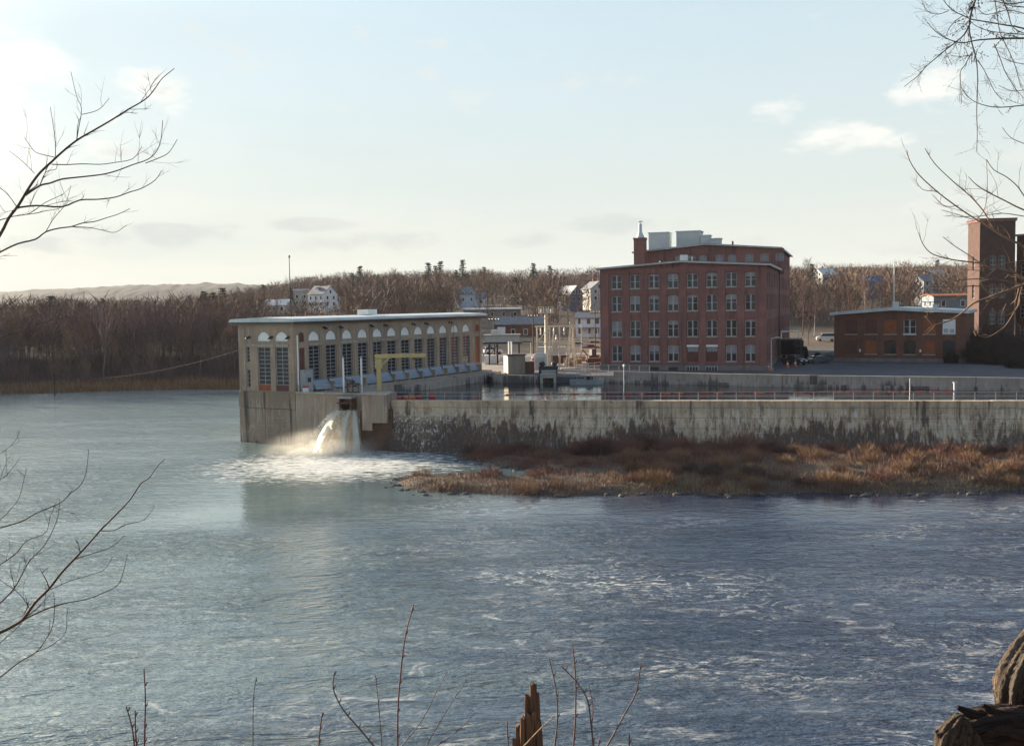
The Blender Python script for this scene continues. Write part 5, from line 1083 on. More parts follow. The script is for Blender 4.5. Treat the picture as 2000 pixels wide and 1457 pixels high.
for i, (px, D, k, s_) in enumerate(EX):
    p = at(px, 600, D); z = float(land_z(p.x, p.y))
    if blocked(p.x, p.y, z + 16 * s_): continue
    EXL.append((px, D, k, s_, 'on the %s, %s the slope, %s' % ('hillside behind the powerhouse' if px < 760 else 'central hillside' if px < 1180 else 'right hillside', 'low on' if D < 500 else 'half up' if D < 620 else 'high on', 'small' if s_ < .7 else 'middling' if s_ < .85 else 'tall')))
PL_ = EXL + [(838, 560, 1, 1.15, 'on the ridge left of the tall skyline pines'), (852, 570, 0, 1.3, 'the leftmost of the tall skyline pines'), (862, 575, 1, 1.2, 'second of the tall skyline pines'), (893, 600, 0, 1.15, 'right of the gap in the skyline pines'), (905, 590, 1, 1.25, 'broad one in the middle of the skyline'), (915, 600, 2, 1.2, 'beside the broad skyline pine'), (947, 620, 0, 1.25, 'narrow spire on the skyline'), (690, 590, 0, 1.1, 'above the brown roofed cottage'), (705, 585, 1, 1.1, 'beside the pine above the cottage'), (720, 600, 2, 1.0, 'right end of the clump over the cottage'), (1043, 540, 1, 1.1, 'windswept one on the central skyline'), (1075, 545, 0, 1.25, 'tall crooked one near the mill skyline'), (1060, 540, 2, 1.1, 'short one between the two central skyline pines'), (1008, 430, 0, .95, 'dark one behind the steel column'), (1022, 440, 2, .9, 'low one beside the dark pine'), (1575, 330, 1, .62, 'green one beside the right mill wall'), (1584, 335, 0, .58, 'blue green one right of the green pine'), (100, 300, 1, .9, 'dark crown over the left bank thicket'), (112, 302, 0, .98, 'dark crown beside the first over the left thicket'), (90, 304, 2, 1.0, 'lower crown left of the dark pair'), (400, 330, 1, .92, 'olive crown above the thicket left of the powerhouse'), (418, 335, 0, 1.08, 'olive crown second above the thicket'), (436, 338, 1, .95, 'olive crown nearest the powerhouse'), (200, 420, 2, 1.3, 'hazy one far behind the left thicket'), (285, 430, 0, 1.0, 'hazy pointed one behind the left thicket'), (1665, 560, 2, .8, 'round dark one on the right hillside'), (1790, 640, 0, 1.0, 'spiky one on the right skyline'), (1830, 650, 1, 1.0, 'broad one on the right skyline'), (1850, 655, 2, 1.1, 'low one on the right skyline by the tower')]
for px, D, k, s, lab in PL_:
    p = at(px, 600, D); z = float(land_z(p.x, p.y)); t = thing('pine_tree', 'dark evergreen, ' + lab, 'tree', (p.x, p.y, z - .3), rng.uniform(0, 6.28), 'evergreens among the bare woods'); t.scale = (s * 1.1, s * 1.1, s); ob('trunk', PINES[k][0], t); ob('crown', PINES[k][1], t)

for i, (px, D, s_) in enumerate(((500, 300, .55), (540, 320, .6), (716, 330, .6), (880, 360, .62), (896, 372, .55), (935, 350, .6), (1590, 290, .55), (1690, 330, .7), (1722, 345, .62))):
    p = at(px, 600, D); z = max(YARD if px > 1500 else -9, float(land_z(p.x, p.y))); t = thing('birch_tree', 'pale barked birch %s' % ('left of the radio mast', 'left of the white hillside house', 'above the powerhouse roof hatch', 'left of the pale blue house', 'right of the pale blue house', 'right of the white cottage', 'beyond the alley beside the mill', 'behind the left half of the workshop roof', 'behind the middle of the workshop roof')[i], 'tree', (p.x, p.y, z - .2), rng.uniform(0, 6.28), 'pale birches among the bare woods'); t.scale = (s_ * .8, s_ * .8, s_)
    ob('trunk', BIRCH, t); ob('crown', TREES[3][1], t)
# far woods: one mass
nr = np.random.default_rng(5)
def low_tree(seed, n=110):
    q = np.random.default_rng(seed); h = 13.0
    z = h * (.28 + .72 * q.random(n) ** .8); rad = 4.6 * np.sqrt(np.clip(1 - ((z / h - .6) / .46) ** 2, .03, 1)) * np.sqrt(q.random(n)); az = q.random(n) * 6.283
    a = np.stack([rad * np.cos(az), rad * np.sin(az), z], 1); d = np.stack([np.cos(az) * .6, np.sin(az) * .6, np.ones(n) * .9], 1) + q.normal(0, .35, (n, 3)); d /= np.linalg.norm(d, axis=1)[:, None]
    L = q.uniform(1.2, 2.8, n)[:, None]; s = np.cross(d, q.normal(0, 1, (n, 3))); s /= np.linalg.norm(s, axis=1)[:, None]; s *= q.uniform(.06, .13, n)[:, None]
    t = np.stack([a - s, a + s, a + d * L], 1)
    tk = np.array([[[-.16, 0, -1], [.16, 0, -1], [0, 0, 9]], [[0, -.16, -1], [0, .16, -1], [0, 0, 9]]], float)
    return np.concatenate([t, tk])
LOW = [low_tree(k) for k in range(5)]
T_, C_ = [], []; pal = np.array([[.165, .110, .09], [.20, .135, .085], [.14, .10, .095], [.18, .125, .10], [.125, .105, .075], [.22, .15, .10]]) * np.array([.92, .90, .95])
cnt = 0
while cnt < 6600:
    Y = nr.uniform(258, 1010) if cnt < 5200 else nr.uniform(262, 420); X = nr.uniform(-.58, .58) * Y
    if X > -36 and Y < 300 and X < 150: continue
    if -30 < X < 110 and Y < 330 and nr.random() < .8: continue
    s = nr.uniform(.7, 1.15) * (.95 if X < -60 and Y < 420 else 1.0); z = float(land_z(X, Y))
    if blocked(X, Y, z + 13 * s): continue
    if Y > 330 and nz2(np.array(X), np.array(Y), 55, 7) < -.55: continue
    a = nr.uniform(0, 6.283); c, s_ = math.cos(a), math.sin(a)
    if 300 < Y < 345 and X > -30: s *= .6
    t = LOW[cnt % 5] @ np.array([[c, s_, 0], [-s_, c, 0], [0, 0, 1]]); T_.append(t * np.array([s, s, s * nr.uniform(.85, 1.2)]) + np.array([X, Y, z - .3]))
    C_.append(np.repeat((pal[nr.integers(0, 6)] * nr.uniform(.75, 1.2))[None], len(t), 0)); cnt += 1
o = ob('woods', tri_mesh('woods', np.concatenate(T_), m_wood, np.concatenate(C_))); tag(o, 'mass of bare brown woods covering the hillside behind the town', 'woods', None, 'stuff')
# ------------------------------------------------------------------ island below the dam
ISL = [atz(px, py, 0) for px, py in ((752, 944), (790, 957), (860, 965), (950, 966), (1050, 970), (1150, 970), (1300, 966), (1450, 968), (1600, 964), (1750, 966), (1900, 962), (2100, 956), (2400, 950))]
ISL = [(p.x, p.y) for p in ISL] + [(95, 111)] + [tuple((DA + dd_ * u + dn * 1.2)) for u in (85, 60, 40, 25, 13.5)] + [(p.x, p.y) for p in [atz(x, y, 0) for x, y in ((885, 890), (925, 903), (985, 914), (1060, 926), (1000, 932), (930, 926), (860, 930), (795, 930))]]
def inside(P, X, Y):
    r_ = np.zeros(X.shape, bool); d2 = np.full(X.shape, 1e9)
    for (x1, y1), (x2, y2) in zip(P, P[1:] + P[:1]):
        c = ((y1 > Y) != (y2 > Y)) & (X < (x2 - x1) * (Y - y1) / (y2 - y1 + 1e-12) + x1); r_ ^= c
        t = np.clip(((X - x1) * (x2 - x1) + (Y - y1) * (y2 - y1)) / ((x2 - x1) ** 2 + (y2 - y1) ** 2 + 1e-9), 0, 1); d2 = np.minimum(d2, (X - x1 - t * (x2 - x1)) ** 2 + (Y - y1 - t * (y2 - y1)) ** 2)
    return np.where(r_, np.sqrt(d2), -np.sqrt(d2))
def isl_z(X, Y):
    d = inside(ISL, X, Y) + .35 * nz2(X, Y, 1.6, 2)
    wall_d = np.abs((X - DA.x) * dn.x + (Y - DA.y) * dn.y)
    return np.clip(-.45 + .55 * np.clip(d + .6, -1, 3) * .55 + .12 * nz2(X, Y, 2.3, 5) + .10 * np.clip(d, 0, 9) * sstep(X, 5, 25), -1.5, 2.2)
grid_obj('gravel_bar', np.linspace(-18, 100, 240), np.linspace(88, 131, 96), isl_z, m_mud)
def blades(n, fn, hmin, hmax, wdt, pal, seed, lean=.35):
    q = np.random.default_rng(seed); X = q.uniform(-17, 92, n * 3); Y = q.uniform(89, 129.5, n * 3); d = inside(ISL, X, Y); pr_ = fn(X, Y, d) * (d > .25) * (.25 + .75 * (nz2(X, Y, 2.1, seed + 11) + .5 * nz2(X, Y, .9, seed + 2) > -.35)); k = q.random(n * 3) < pr_; X, Y, d = X[k][:n], Y[k][:n], d[k][:n]; m = len(X)
    z = isl_z(X, Y); hsc = .55 + .75 * nz2(X, Y, 1.7, seed) * .7 + .4 * nz2(X, Y, 6, seed + 1); h = q.uniform(hmin, hmax, m) * np.clip(hsc, .3, 1.6); a = q.uniform(0, 6.283, m); L = q.normal(0, lean, (m, 2)) * h[:, None]
    b0 = np.stack([X - np.cos(a) * wdt, Y - np.sin(a) * wdt, z - .1], 1); b1 = np.stack([X + np.cos(a) * wdt, Y + np.sin(a) * wdt, z - .1], 1); tp = np.stack([X + L[:, 0], Y + L[:, 1], z + h], 1)
    pal = np.array(pal); ci = np.clip(((nz2(X, Y, 5, seed + 3) * .5 + .5) * len(pal) + q.normal(0, .6, m)).astype(int), 0, len(pal) - 1)
    return np.stack([b0, b1, tp], 1), pal[ci] * q.uniform(.7, 1.25, (m, 1))
def front(X, Y, d): return np.clip(1.15 - (Y - 94) / 12. + .25 * nz2(X, Y, 4, 1), .06, 1)
t1, c1 = blades(110000, front, .22, .72, .035, [[.38, .285, .17], [.31, .22, .13], [.23, .15, .10], [.18, .115, .08]], 3, .55)
tag(ob('dry_grass', tri_mesh('dry_grass', t1, m_blade, c1)), 'tan dry grass fringing the low island below the dam', 'grass', None, 'stuff')
def mid(X, Y, d): return np.clip(.15 + (Y - 98) / 16. + .4 * nz2(X, Y, 6, 4), .02, 1) * (1 - .55 * ((Y - 112 < (X * -.1)) & (X < 12)))
t2, c2 = blades(90000, mid, .35, 1.15, .028, [[.22, .10, .072], [.17, .085, .07], [.25, .15, .10], [.14, .078, .066]], 9, .28)
tag(ob('brush', tri_mesh('brush', t2, m_blade, c2)), 'reddish brown brush covering the middle of the island', 'brush', None, 'stuff')
def shrub_mesh(seed, h, wd, n=520):
    q = np.random.default_rng(seed); a = q.random(n) * 6.283; r0 = np.sqrt(q.random(n)); base = np.stack([np.cos(a) * r0 * wd * .55, np.sin(a) * r0 * wd * .55, q.random(n) * h * .55 * (1.1 - r0 * .6)], 1)
    d = np.stack([np.cos(a) * r0 * .7, np.sin(a) * r0 * .7, np.ones(n)], 1) + q.normal(0, .28, (n, 3)); d /= np.linalg.norm(d, axis=1)[:, None]; L = q.uniform(.3, .6, n)[:, None] * h * (1.15 - .55 * r0[:, None])
    s = np.cross(d, q.normal(0, 1, (n, 3))); s /= np.linalg.norm(s, axis=1)[:, None]; s *= .022; return np.stack([base - s, base + s, base + d * L], 1)
m_shr = M('reddish brush stems', (.20, .10, .075), .95, (.14, .075, .062), .5); m_shr2 = M('tawny brush stems', (.25, .155, .085), .95, (.17, .10, .065), .5); m_shr3 = M('dark brush stems', (.10, .062, .05), .95, (.07, .048, .042), .5)
SHR = [tri_mesh('stems', shrub_mesh(k, 2.4, 2.4), mm) for k, mm in ((1, m_shr), (2, m_shr2), (3, m_shr3), (4, m_shr))]
stump_ = MB().lathe([(.25, -.2), (.18, .05), (.05, .3)], 6).mesh('crown_root', m_shr3)
sr = random.Random(4); n = 0; kinds = ['reddish', 'tawny', 'dark', 'reddish']
while n < 230:
    X = sr.uniform(-10, 66); Y = sr.uniform(93, 127); d = float(inside(ISL, np.array([X]), np.array([Y]))[0])
    if d < 1.0: continue
    wd_ = -((X - DA.x) * dn.x + (Y - DA.y) * dn.y); near = abs(wd_)
    pr_ = .45 if near > 8 else 1.0
    if X < 12 and Y < 118 and sr.random() < .75: continue
    if sr.random() > pr_: continue
    k = sr.choice([0, 0, 2, 3]) if near < 9 else sr.choice([0, 1, 1, 2]); s = sr.uniform(.35, .85)
    if near < 7 and 4 < X < 26: s *= 1.65
    if near < 5 and X > 26: s *= .6
    z = float(isl_z(np.array([X]), np.array([Y]))[0]); spx = px_of(X, Y, z)[0]; sec = next(n_ for lim_, n_ in ((960, 'near the island tip'), (1100, 'below the steel column'), (1230, 'below the left end of the mill'), (1370, 'below the middle of the mill'), (1510, 'below the right end of the mill'), (1640, 'below the alley'), (1770, 'below the left half of the workshop'), (1890, 'below the right half of the workshop'), (9e9, 'below the brick tower')) if spx < lim_)
    t = thing('shrub', '%s %s shrub %s %s' % ('tall' if s > .95 else 'middling' if s > .75 else 'low', kinds[k], 'against the dam wall' if near < 6 else 'in mid island' if near < 16 else 'near the open water', sec), 'shrub', (X, Y, z), sr.uniform(0, 6.28), 'leafless shrubs on the island'); t.scale = (s * 1.15, s * 1.15, s); ob('stems', SHR[k], t); ob('root', stump_, t); n += 1
# dense scrub at the right behind the workshop
m_bush = M('dark thicket stems', (.060, .042, .036), .95, (.035, .027, .025), .5)
BUSH = []
for k in (21, 22, 23):
    q_ = shrub_mesh(k, 4.6, 5.2, 2600); c_ = q_[:, 0:1, :]; BUSH.append(tri_mesh('stems', c_ + (q_ - c_) * np.array([1, 1, 1]) + np.repeat((q_[:, 1:2] - q_[:, 0:1]) * .6, 3, 1) * np.array([0, 1, 0]).reshape(1, 3, 1), m_bush))
for lab, px, D, k, sc_ in (('dark tangled bush at the right end of the workshop', 1903, 190, 0, 1.0), ('dark tangled bush second from the workshop end', 1922, 187, 1, 1.25), ('tall dark bush in front of the brick tower', 1940, 192, 2, 1.5), ('dark bush below the right-hand mill windows', 1965, 188, 0, 1.45), ('dark bush at the right frame edge', 1990, 184, 1, 1.5), ('low dark bush at the end of the pavement', 1988, 172, 2, .7), ('dark bush filling the gap below the tower', 1954, 182, 1, 1.0), ('dark bush behind the others under the tower', 1925, 200, 2, 1.7)):
    p = at(px, 700, D); t = thing('bush', lab, 'bush', (p.x, p.y, YARD), sr.uniform(0, 6.28), 'dark bushes right of the workshop'); t.scale = (sc_, sc_, sc_); ob('stems', BUSH[k], t); ob('root', stump_, t)
p = at(1857, 700, 187.2); t = thing('bush', 'small dark shrub against the workshop door', 'bush', (p.x, p.y, YARD), 0); t.scale = (.42, .42, .7); ob('stems', BUSH[0], t); ob('root', stump_, t)
# stones along the island's edge
q = np.random.default_rng(8); rk = MB(); ico = [(0, 0, 1), (.89, 0, .45), (.28, .85, .45), (-.72, .53, .45), (-.72, -.53, .45), (.28, -.85, .45), (.72, .53, -.45), (-.28, .85, -.45), (-.89, 0, -.45), (-.28, -.85, -.45), (.72, -.53, -.45), (0, 0, -1)]
icf = [(0, 1, 2), (0, 2, 3), (0, 3, 4), (0, 4, 5), (0, 5, 1), (1, 6, 2), (2, 7, 3), (3, 8, 4), (4, 9, 5), (5, 10, 1), (6, 7, 2), (7, 8, 3), (8, 9, 4), (9, 10, 5), (10, 6, 1), (11, 7, 6), (11, 8, 7), (11, 9, 8), (11, 10, 9), (11, 6, 10)]
k = 0
while k < 230:
    i = q.integers(0, len(ISL) - 8) if k % 3 else len(ISL) - 1 - q.integers(0, 8); a, b = ISL[i], ISL[(i + 1) % len(ISL)]; t = q.random(); X = a[0] + (b[0] - a[0]) * t + q.normal(0, .7); Y = a[1] + (b[1] - a[1]) * t + q.normal(0, .6)
    s = q.uniform(.1, .42); sx_, sy_, sz_ = s * q.uniform(.8, 1.5), s, s * .6; rk.add([(X + x * sx_ * q.uniform(.8, 1.2), Y + y * sy_, .0 + z * sz_) for x, y, z in ico], icf); k += 1
tag(rk.build('rubble', m_rock), 'dark wet stones along the water edge of the island', 'stones', None, 'stuff')
# reeds on the far left bank
q = np.random.default_rng(2); n = 26000; X = q.uniform(-150, -34, n); Y = shore_y(X) + q.exponential(2.2, n) - .6; z = land_z(X, Y); h = q.uniform(.8, 2.3, n); a = q.uniform(0, 6.28, n); wv = .10
b0 = np.stack([X - np.cos(a) * wv, Y - np.sin(a) * wv, z - .2], 1); b1 = np.stack([X + np.cos(a) * wv, Y + np.sin(a) * wv, z - .2], 1); tp = np.stack([X + q.normal(0, .35, n), Y + q.normal(0, .35, n), z + h], 1)
rc = np.array([[.36, .21, .115], [.42, .28, .16], [.25, .15, .10], [.31, .17, .095]])[q.integers(0, 4, n)] * q.uniform(.7, 1.2, (n, 1))
tag(ob('reeds', tri_mesh('reeds', np.stack([b0, b1, tp], 1), m_blade, rc)), 'rusty brown reeds along the far left waterline', 'reeds', None, 'stuff')

q = np.random.default_rng(12); n = 60000; X = q.uniform(-175, -30, n); Y = shore_y(X) + 2 + q.uniform(0, 1, n) ** 1.3 * 34; z = land_z(X, Y); h = q.uniform(1.2, 5.5, n) * (.7 + .5 * nz2(X, Y, 8, 4)); h = np.clip(h, .6, 7); a = q.uniform(0, 6.28, n)
b0 = np.stack([X - np.cos(a) * .045, Y - np.sin(a) * .045, z - .2], 1); b1 = np.stack([X + np.cos(a) * .045, Y + np.sin(a) * .045, z - .2], 1); tp = np.stack([X + q.normal(0, .5, n), Y + q.normal(0, .5, n), z + h], 1)
rc = np.array([[.135, .082, .076], [.105, .070, .073], [.16, .098, .076], [.125, .083, .087]])[q.integers(0, 4, n)] * q.uniform(.7, 1.25, (n, 1))
tag(ob('undergrowth', tri_mesh('undergrowth', np.stack([b0, b1, tp], 1), m_blade, rc)), 'mauve grey saplings and undergrowth filling the far left bank', 'undergrowth', None, 'stuff')

# ------------------------------------------------------------------ waterfall, spray and mist
def fall_mat():
    m, t, b = newmat('falling water'); g = G(t); uv = g.n('ShaderNodeVertexColor', layer_name='tint'); s = g.n('ShaderNodeSeparateColor'); g.l(uv.outputs[0], s.inputs[0])
    cv_ = g.n('ShaderNodeCombineXYZ'); g.l(s.outputs[0], cv_.inputs[0]); g.l(s.outputs[1], cv_.inputs[1])
    st_ = g.noise(g.map(cv_.outputs[0], (16, 3.4, 1)), 1.0, 7, .74, .9); br = g.noise(g.map(cv_.outputs[0], (5, .7, 1), (3, 2, 0)), 1.0, 4, .6, .4)
    amb = g.m('MULTIPLY', g.ramp(br, .22, .42), g.m('MULTIPLY', g.ramp(s.outputs[0], .12, .30), g.ramp(s.outputs[0], .80, .60))); c = g.mix(amb, (.70, .71, .66), (.50, .35, .15)); c = g.mix(g.m('MULTIPLY', g.ramp(st_, .48, .62, 0, .9), g.m('MULTIPLY', g.ramp(s.outputs[1], .1, .85, .15, 1.0), g.m('SUBTRACT', 1.0, g.m('MULTIPLY', amb, .6)))), c, (.82, .83, .80)); g.l(c, b.inputs['Base Color'])
    b.inputs['Roughness'].default_value = .35; b.inputs['Specular IOR Level'].default_value = .4; b.inputs['Subsurface Weight'].default_value = .0
    al = g.ramp(g.m('ADD', st_, g.m('MULTIPLY', s.outputs[2], .9)), .22, .42); tr = g.n('ShaderNodeBsdfTransparent'); tl = g.n('ShaderNodeBsdfTranslucent'); g.l(c, tl.inputs[0]); mx0 = g.n('ShaderNodeMixShader'); mx0.inputs[0].default_value = .35; g.l(b.outputs[0], mx0.inputs[1]); g.l(tl.outputs[0], mx0.inputs[2])
    mx = g.n('ShaderNodeMixShader'); g.l(al, mx.inputs[0]); g.l(tr.outputs[0], mx.inputs[1]); g.l(mx0.outputs[0], mx.inputs[2]); g.l(mx.outputs[0], t.nodes['Material Output'].inputs[0])
    g.l(g.bump(st_, .7, .15), b.inputs['Normal']); return m
m_fall = fall_mat()
def fall_sheet(name, top, bot0, bot1, depth, seed, edge=.0, nu=34, nv=40):
    """water arcing from the lip (top left, top right) to the river between bot0 and bot1; rounded in plan so it has body"""
    v, f, col = [], [], []; a0, a1 = Vector(top[0]), Vector(top[1]); b0, b1 = Vector(bot0), Vector(bot1)
    for j in range(nv + 1):
        q = j / nv; fall = q ** 1.75; out_ = q
        for i in range(nu + 1):
            u = i / nu; T = a0.lerp(a1, u); B = b0.lerp(b1, u); x = T.x + (B.x - T.x) * out_ ** .85; y = T.y + (B.y - T.y) * out_; z = T.z + (B.z - T.z) * fall
            bul = math.sin(math.pi * u) * depth * (.25 + .75 * q); lump = (float(nz2(u * 9 + seed, q * 5, 1.0, seed)) * .26 + float(nz2(u * 26 + seed, q * 16, 1.0, seed)) * .10) * q
            v.append((x, y - bul - lump, z + lump * .4)); e = min(u, 1 - u) * 5; col.append((u, q, min(1, e) * .5 - .18 + (0.12 if q > .1 else 0)))
    for j in range(nv):
        for i in range(nu): a = j * (nu + 1) + i; f.append((a, a + 1, a + nu + 2, a + nu + 1))
    me = bpy.data.meshes.new(name); me.from_pydata(v, [], f); me.update(); ca = me.color_attributes.new('tint', 'FLOAT_COLOR', 'POINT'); c = np.ones((len(v), 4), np.float32); c[:, :3] = np.clip(col, 0, 1); ca.data.foreach_set('color', c.reshape(-1)); me.materials.append(m_fall); me.polygons.foreach_set('use_smooth', [True] * len(me.polygons)); return me
wf = thing('waterfall', 'white and amber water arcing from the sluice gate into the river', 'waterfall', (0, 0, 0)); wf['kind'] = 'stuff'; del wf['category']
o = ob('waterfall', fall_sheet('waterfall', [(-21.75, 130.2, 4.95), (-20.3, 129.6, 4.95)], (-25.3, 127.7, -.2), (-20.4, 126.8, -.2), 1.1, 2), wf)
ob('waterfall', fall_sheet('waterfall', [(-21.9, 130.5, 4.85), (-21.0, 130.0, 4.9)], (-25.0, 128.6, -.2), (-22.6, 127.4, -.2), .8, 5), wf)
ob('waterfall', fall_sheet('waterfall', [(-20.9, 129.9, 4.9), (-20.1, 129.5, 5.0)], (-21.6, 126.9, -.2), (-19.1, 127.0, -.2), 1.0, 8), wf)
q = np.random.default_rng(31); n = 14000; X = q.normal(-22.9, 2.4, n); Y = q.normal(126.4, 1.3, n); z = np.abs(q.normal(0, .7, n)) * np.exp(-((X + 22.5) / 4) ** 2); s = q.uniform(.015, .05, n)
k_ = 7000; f_ = q.uniform(.1, 1, k_); u_q = q.uniform(-.12, 1.08, k_); X[:k_] = (-21.7 + 1.6 * u_q) + ((-25.4 + 6.0 * u_q) - (-21.7 + 1.6 * u_q)) * f_ ** .85 + q.normal(0, .25, k_) * f_; Y[:k_] = 130.1 - 3.6 * f_ - np.sin(np.pi * np.clip(u_q, 0, 1)) * 1.2 * f_ + q.normal(0, .22, k_); z[:k_] = 4.95 - 5.0 * f_ ** 1.75 + np.abs(q.normal(0, .18, k_)); s[:k_] = q.uniform(.015, .06, k_)
d1 = q.normal(0, 1, (n, 3)); d1 /= np.linalg.norm(d1, axis=1)[:, None]; d2 = q.normal(0, 1, (n, 3)); d2 = np.cross(d1, d2); d2 /= np.linalg.norm(d2, axis=1)[:, None]; c0 = np.stack([X, Y, z], 1)
tag(ob('spray', tri_mesh('spray', np.stack([c0 + d1 * s[:, None], c0 - d1 * s[:, None] * .5 + d2 * s[:, None], c0 - d1 * s[:, None] * .5 - d2 * s[:, None]], 1), m_white)), 'white droplets leaping where the waterfall hits the river', 'spray', None, 'stuff')
mm, t, b = newmat('mist'); g = G(t); t.nodes.remove(b); pv = g.n('ShaderNodeVolumePrincipled'); pv.inputs['Color'].default_value = (1, .97, .88, 1); pv.inputs['Anisotropy'].default_value = .25
co = g.n('ShaderNodeTexCoord').outputs['Object']; s = g.n('ShaderNodeSeparateXYZ'); g.l(co, s.inputs[0]); ln = g.n('ShaderNodeVectorMath', operation='LENGTH'); g.l(co, ln.inputs[0])
den = g.m('MULTIPLY', g.ramp(ln.outputs['Value'], 1.0, .0), g.ramp(g.noise(co, 2.6, 3), .32, .62)); g.l(g.m('MULTIPLY', den, .34), pv.inputs['Density']); g.l(pv.outputs[0], t.nodes['Material Output'].inputs['Volume'])
bm = bmesh.new(); bmesh.ops.create_icosphere(bm, subdivisions=3, radius=1.0); me = bpy.data.meshes.new('mist'); bm.to_mesh(me); bm.free(); me.materials.append(mm)
o = ob('mist', me, None, (-23.6, 126.8, .2)); o.scale = (9.0, 4.6, 3.4); tag(o, 'pale mist drifting from the foot of the waterfall', 'mist', None, 'stuff')

# ------------------------------------------------------------------ near bank: framing trees
def px_path(P, ox, oy, s, D, dd=0.0):
    n = len(P); return [at(ox + x / s, oy + y / s, D + dd * i / max(1, n - 1)) for i, (x, y) in enumerate(P)]
def smooth(P, k=3):
    out_ = []
    for i in range(len(P) - 1):
        a, b, c, d = P[max(i - 1, 0)], P[i], P[i + 1], P[min(i + 2, len(P) - 1)]
        for j in range(k): t = j / k; out_.append(.5 * ((2 * b) + (c - a) * t + (2 * a - 5 * b + 4 * c - d) * t * t + (3 * b - a - 3 * c + d) * t ** 3))
    return out_ + [P[-1]]
def limb(t, P, r0, r1, m, twigs=6, tl=.35, seed=0, up=.6, buds=False):
    r = random.Random(seed); P = smooth(P, 3); n = len(P); mb = MB(); r0 *= 1.0 if buds else 1.0; r1 *= 1.1 if buds else 1.35; mb.tube(P, [r0 + (r1 - r0) * (i / (n - 1)) ** .8 for i in range(n)], 6)
    tw = MB()
    def twig(p, d, L, rr, lev):
        pts = [p]; q0 = p
        for s_ in range(4): d = (d + Vector((r.uniform(-.22, .22), r.uniform(-.22, .22), r.uniform(-.12, .12) + .07 * up))).normalized(); q0 = q0 + d * L / 4; pts.append(q0)
        tw.tube(pts, [rr, rr * .85, rr * .7, rr * .5, rr * .3], 4)
        if buds:
            for z_ in pts[2:]: tw.add([z_ + Vector(o_) * rr * 2.9 for o_ in ((1, 0, 0), (-1, 0, 0), (0, 0, 1.3), (0, 0, -1.3), (0, 1, 0), (0, -1, 0))], [(0, 2, 4), (2, 1, 4), (1, 3, 4), (3, 0, 4), (2, 0, 5), (1, 2, 5), (3, 1, 5), (0, 3, 5)])
        if lev > 0:
            for _ in range(r.randint(1, 3)): k = r.randint(1, 3); twig(pts[k], (d + Vector((r.uniform(-.9, .9), r.uniform(-.5, .5), r.uniform(-.6, .9)))).normalized(), L * r.uniform(.35, .6), rr * .7, lev - 1)
    for _ in range(twigs):
        k = r.randint(1, n - 2); d = (P[k + 1] - P[k - 1]).normalized(); s_ = Vector((r.uniform(-.9, .9), r.uniform(-.6, .6), r.uniform(-.7, .9) + .3 * up)); twig(P[k], (d * .8 + s_).normalized(), tl * r.uniform(.4, 1.1), max(.0016 if buds else .0022, (r0 + (r1 - r0) * k / n) * (.32 if buds else .42)), 1)
    o = mb.build('branch', m, t, smooth=True, loc=-t.location)
    if tw.v: tw.build('twigs', m, o)['kind'] = 'stuff'
    return o
AX = {}
def on_trunk(t, z):
    b, h, lean = AX[t.name]; f = min(.93, max(.05, (z - b.z) / h)); return b + Vector((lean[0] * f, lean[1] * f, h * f))
def grown(t, P):
    """a limb that enters from outside the picture is carried back to its trunk"""
    v = P[0] - EYE; px = 1000 + FPX * v.dot(CR) / v.dot(CF); py = 728.5 - FPX * v.dot(CU) / v.dot(CF)
    if -5 < px < 2005 and -5 < py < 1462: return P
    b = AX[t.name][0]; r = math.hypot(P[0].x - b.x, P[0].y - b.y); a = on_trunk(t, P[0].z - r * .45); return [a, a.lerp(P[0], .5) + Vector((0, 0, .08 * r))] + P
def upper_limbs(t, m, side, n, seed):
    r = random.Random(seed); b, h, lean = AX[t.name]
    for k in range(n):
        a = on_trunk(t, b.z + h * (.45 + .48 * k / n)); L = r.uniform(1.2, 2.6) * (1.15 - .6 * k / n); d = Vector((side * r.uniform(.15, .9), r.uniform(-.7, .7), r.uniform(.35, .9))).normalized(); P = [a]
        for _ in range(4): d = (d + Vector((0, r.uniform(-.1, .1), .10))).normalized(); P.append(P[-1] + d * L / 4)
        limb(t, P, .030, .006, m, 9, .55, seed * 31 + k)
def tree_root(name, label, X, Y, h, r0, m, lean=(0, 0)):
    z = float(bank_z(np.array(X), np.array(Y))); t = thing(name, label, 'tree', (X, Y, z - .2)); AX[t.name] = (Vector((X, Y, z - .2)), h, lean)
    pts = [Vector((lean[0] * k / 6 + .08 * math.sin(k * 2), lean[1] * k / 6 + .07 * math.cos(k * 1.7), h * k / 6)) for k in range(7)]; MB().tube(pts, [r0 * (1.25 if k == 0 else 1 - .155 * k) for k in range(7)], 10).build('trunk', m, t, smooth=True); return t
tl_ = tree_root('bare_tree', 'bare tree at the left frame edge reaching its branches over the sky', -7.9, 13.0, 12.5, .17, m_bark, (.6, .5))
PX = 13 / FPX
S, OX, OY = 3.468, 0, 100
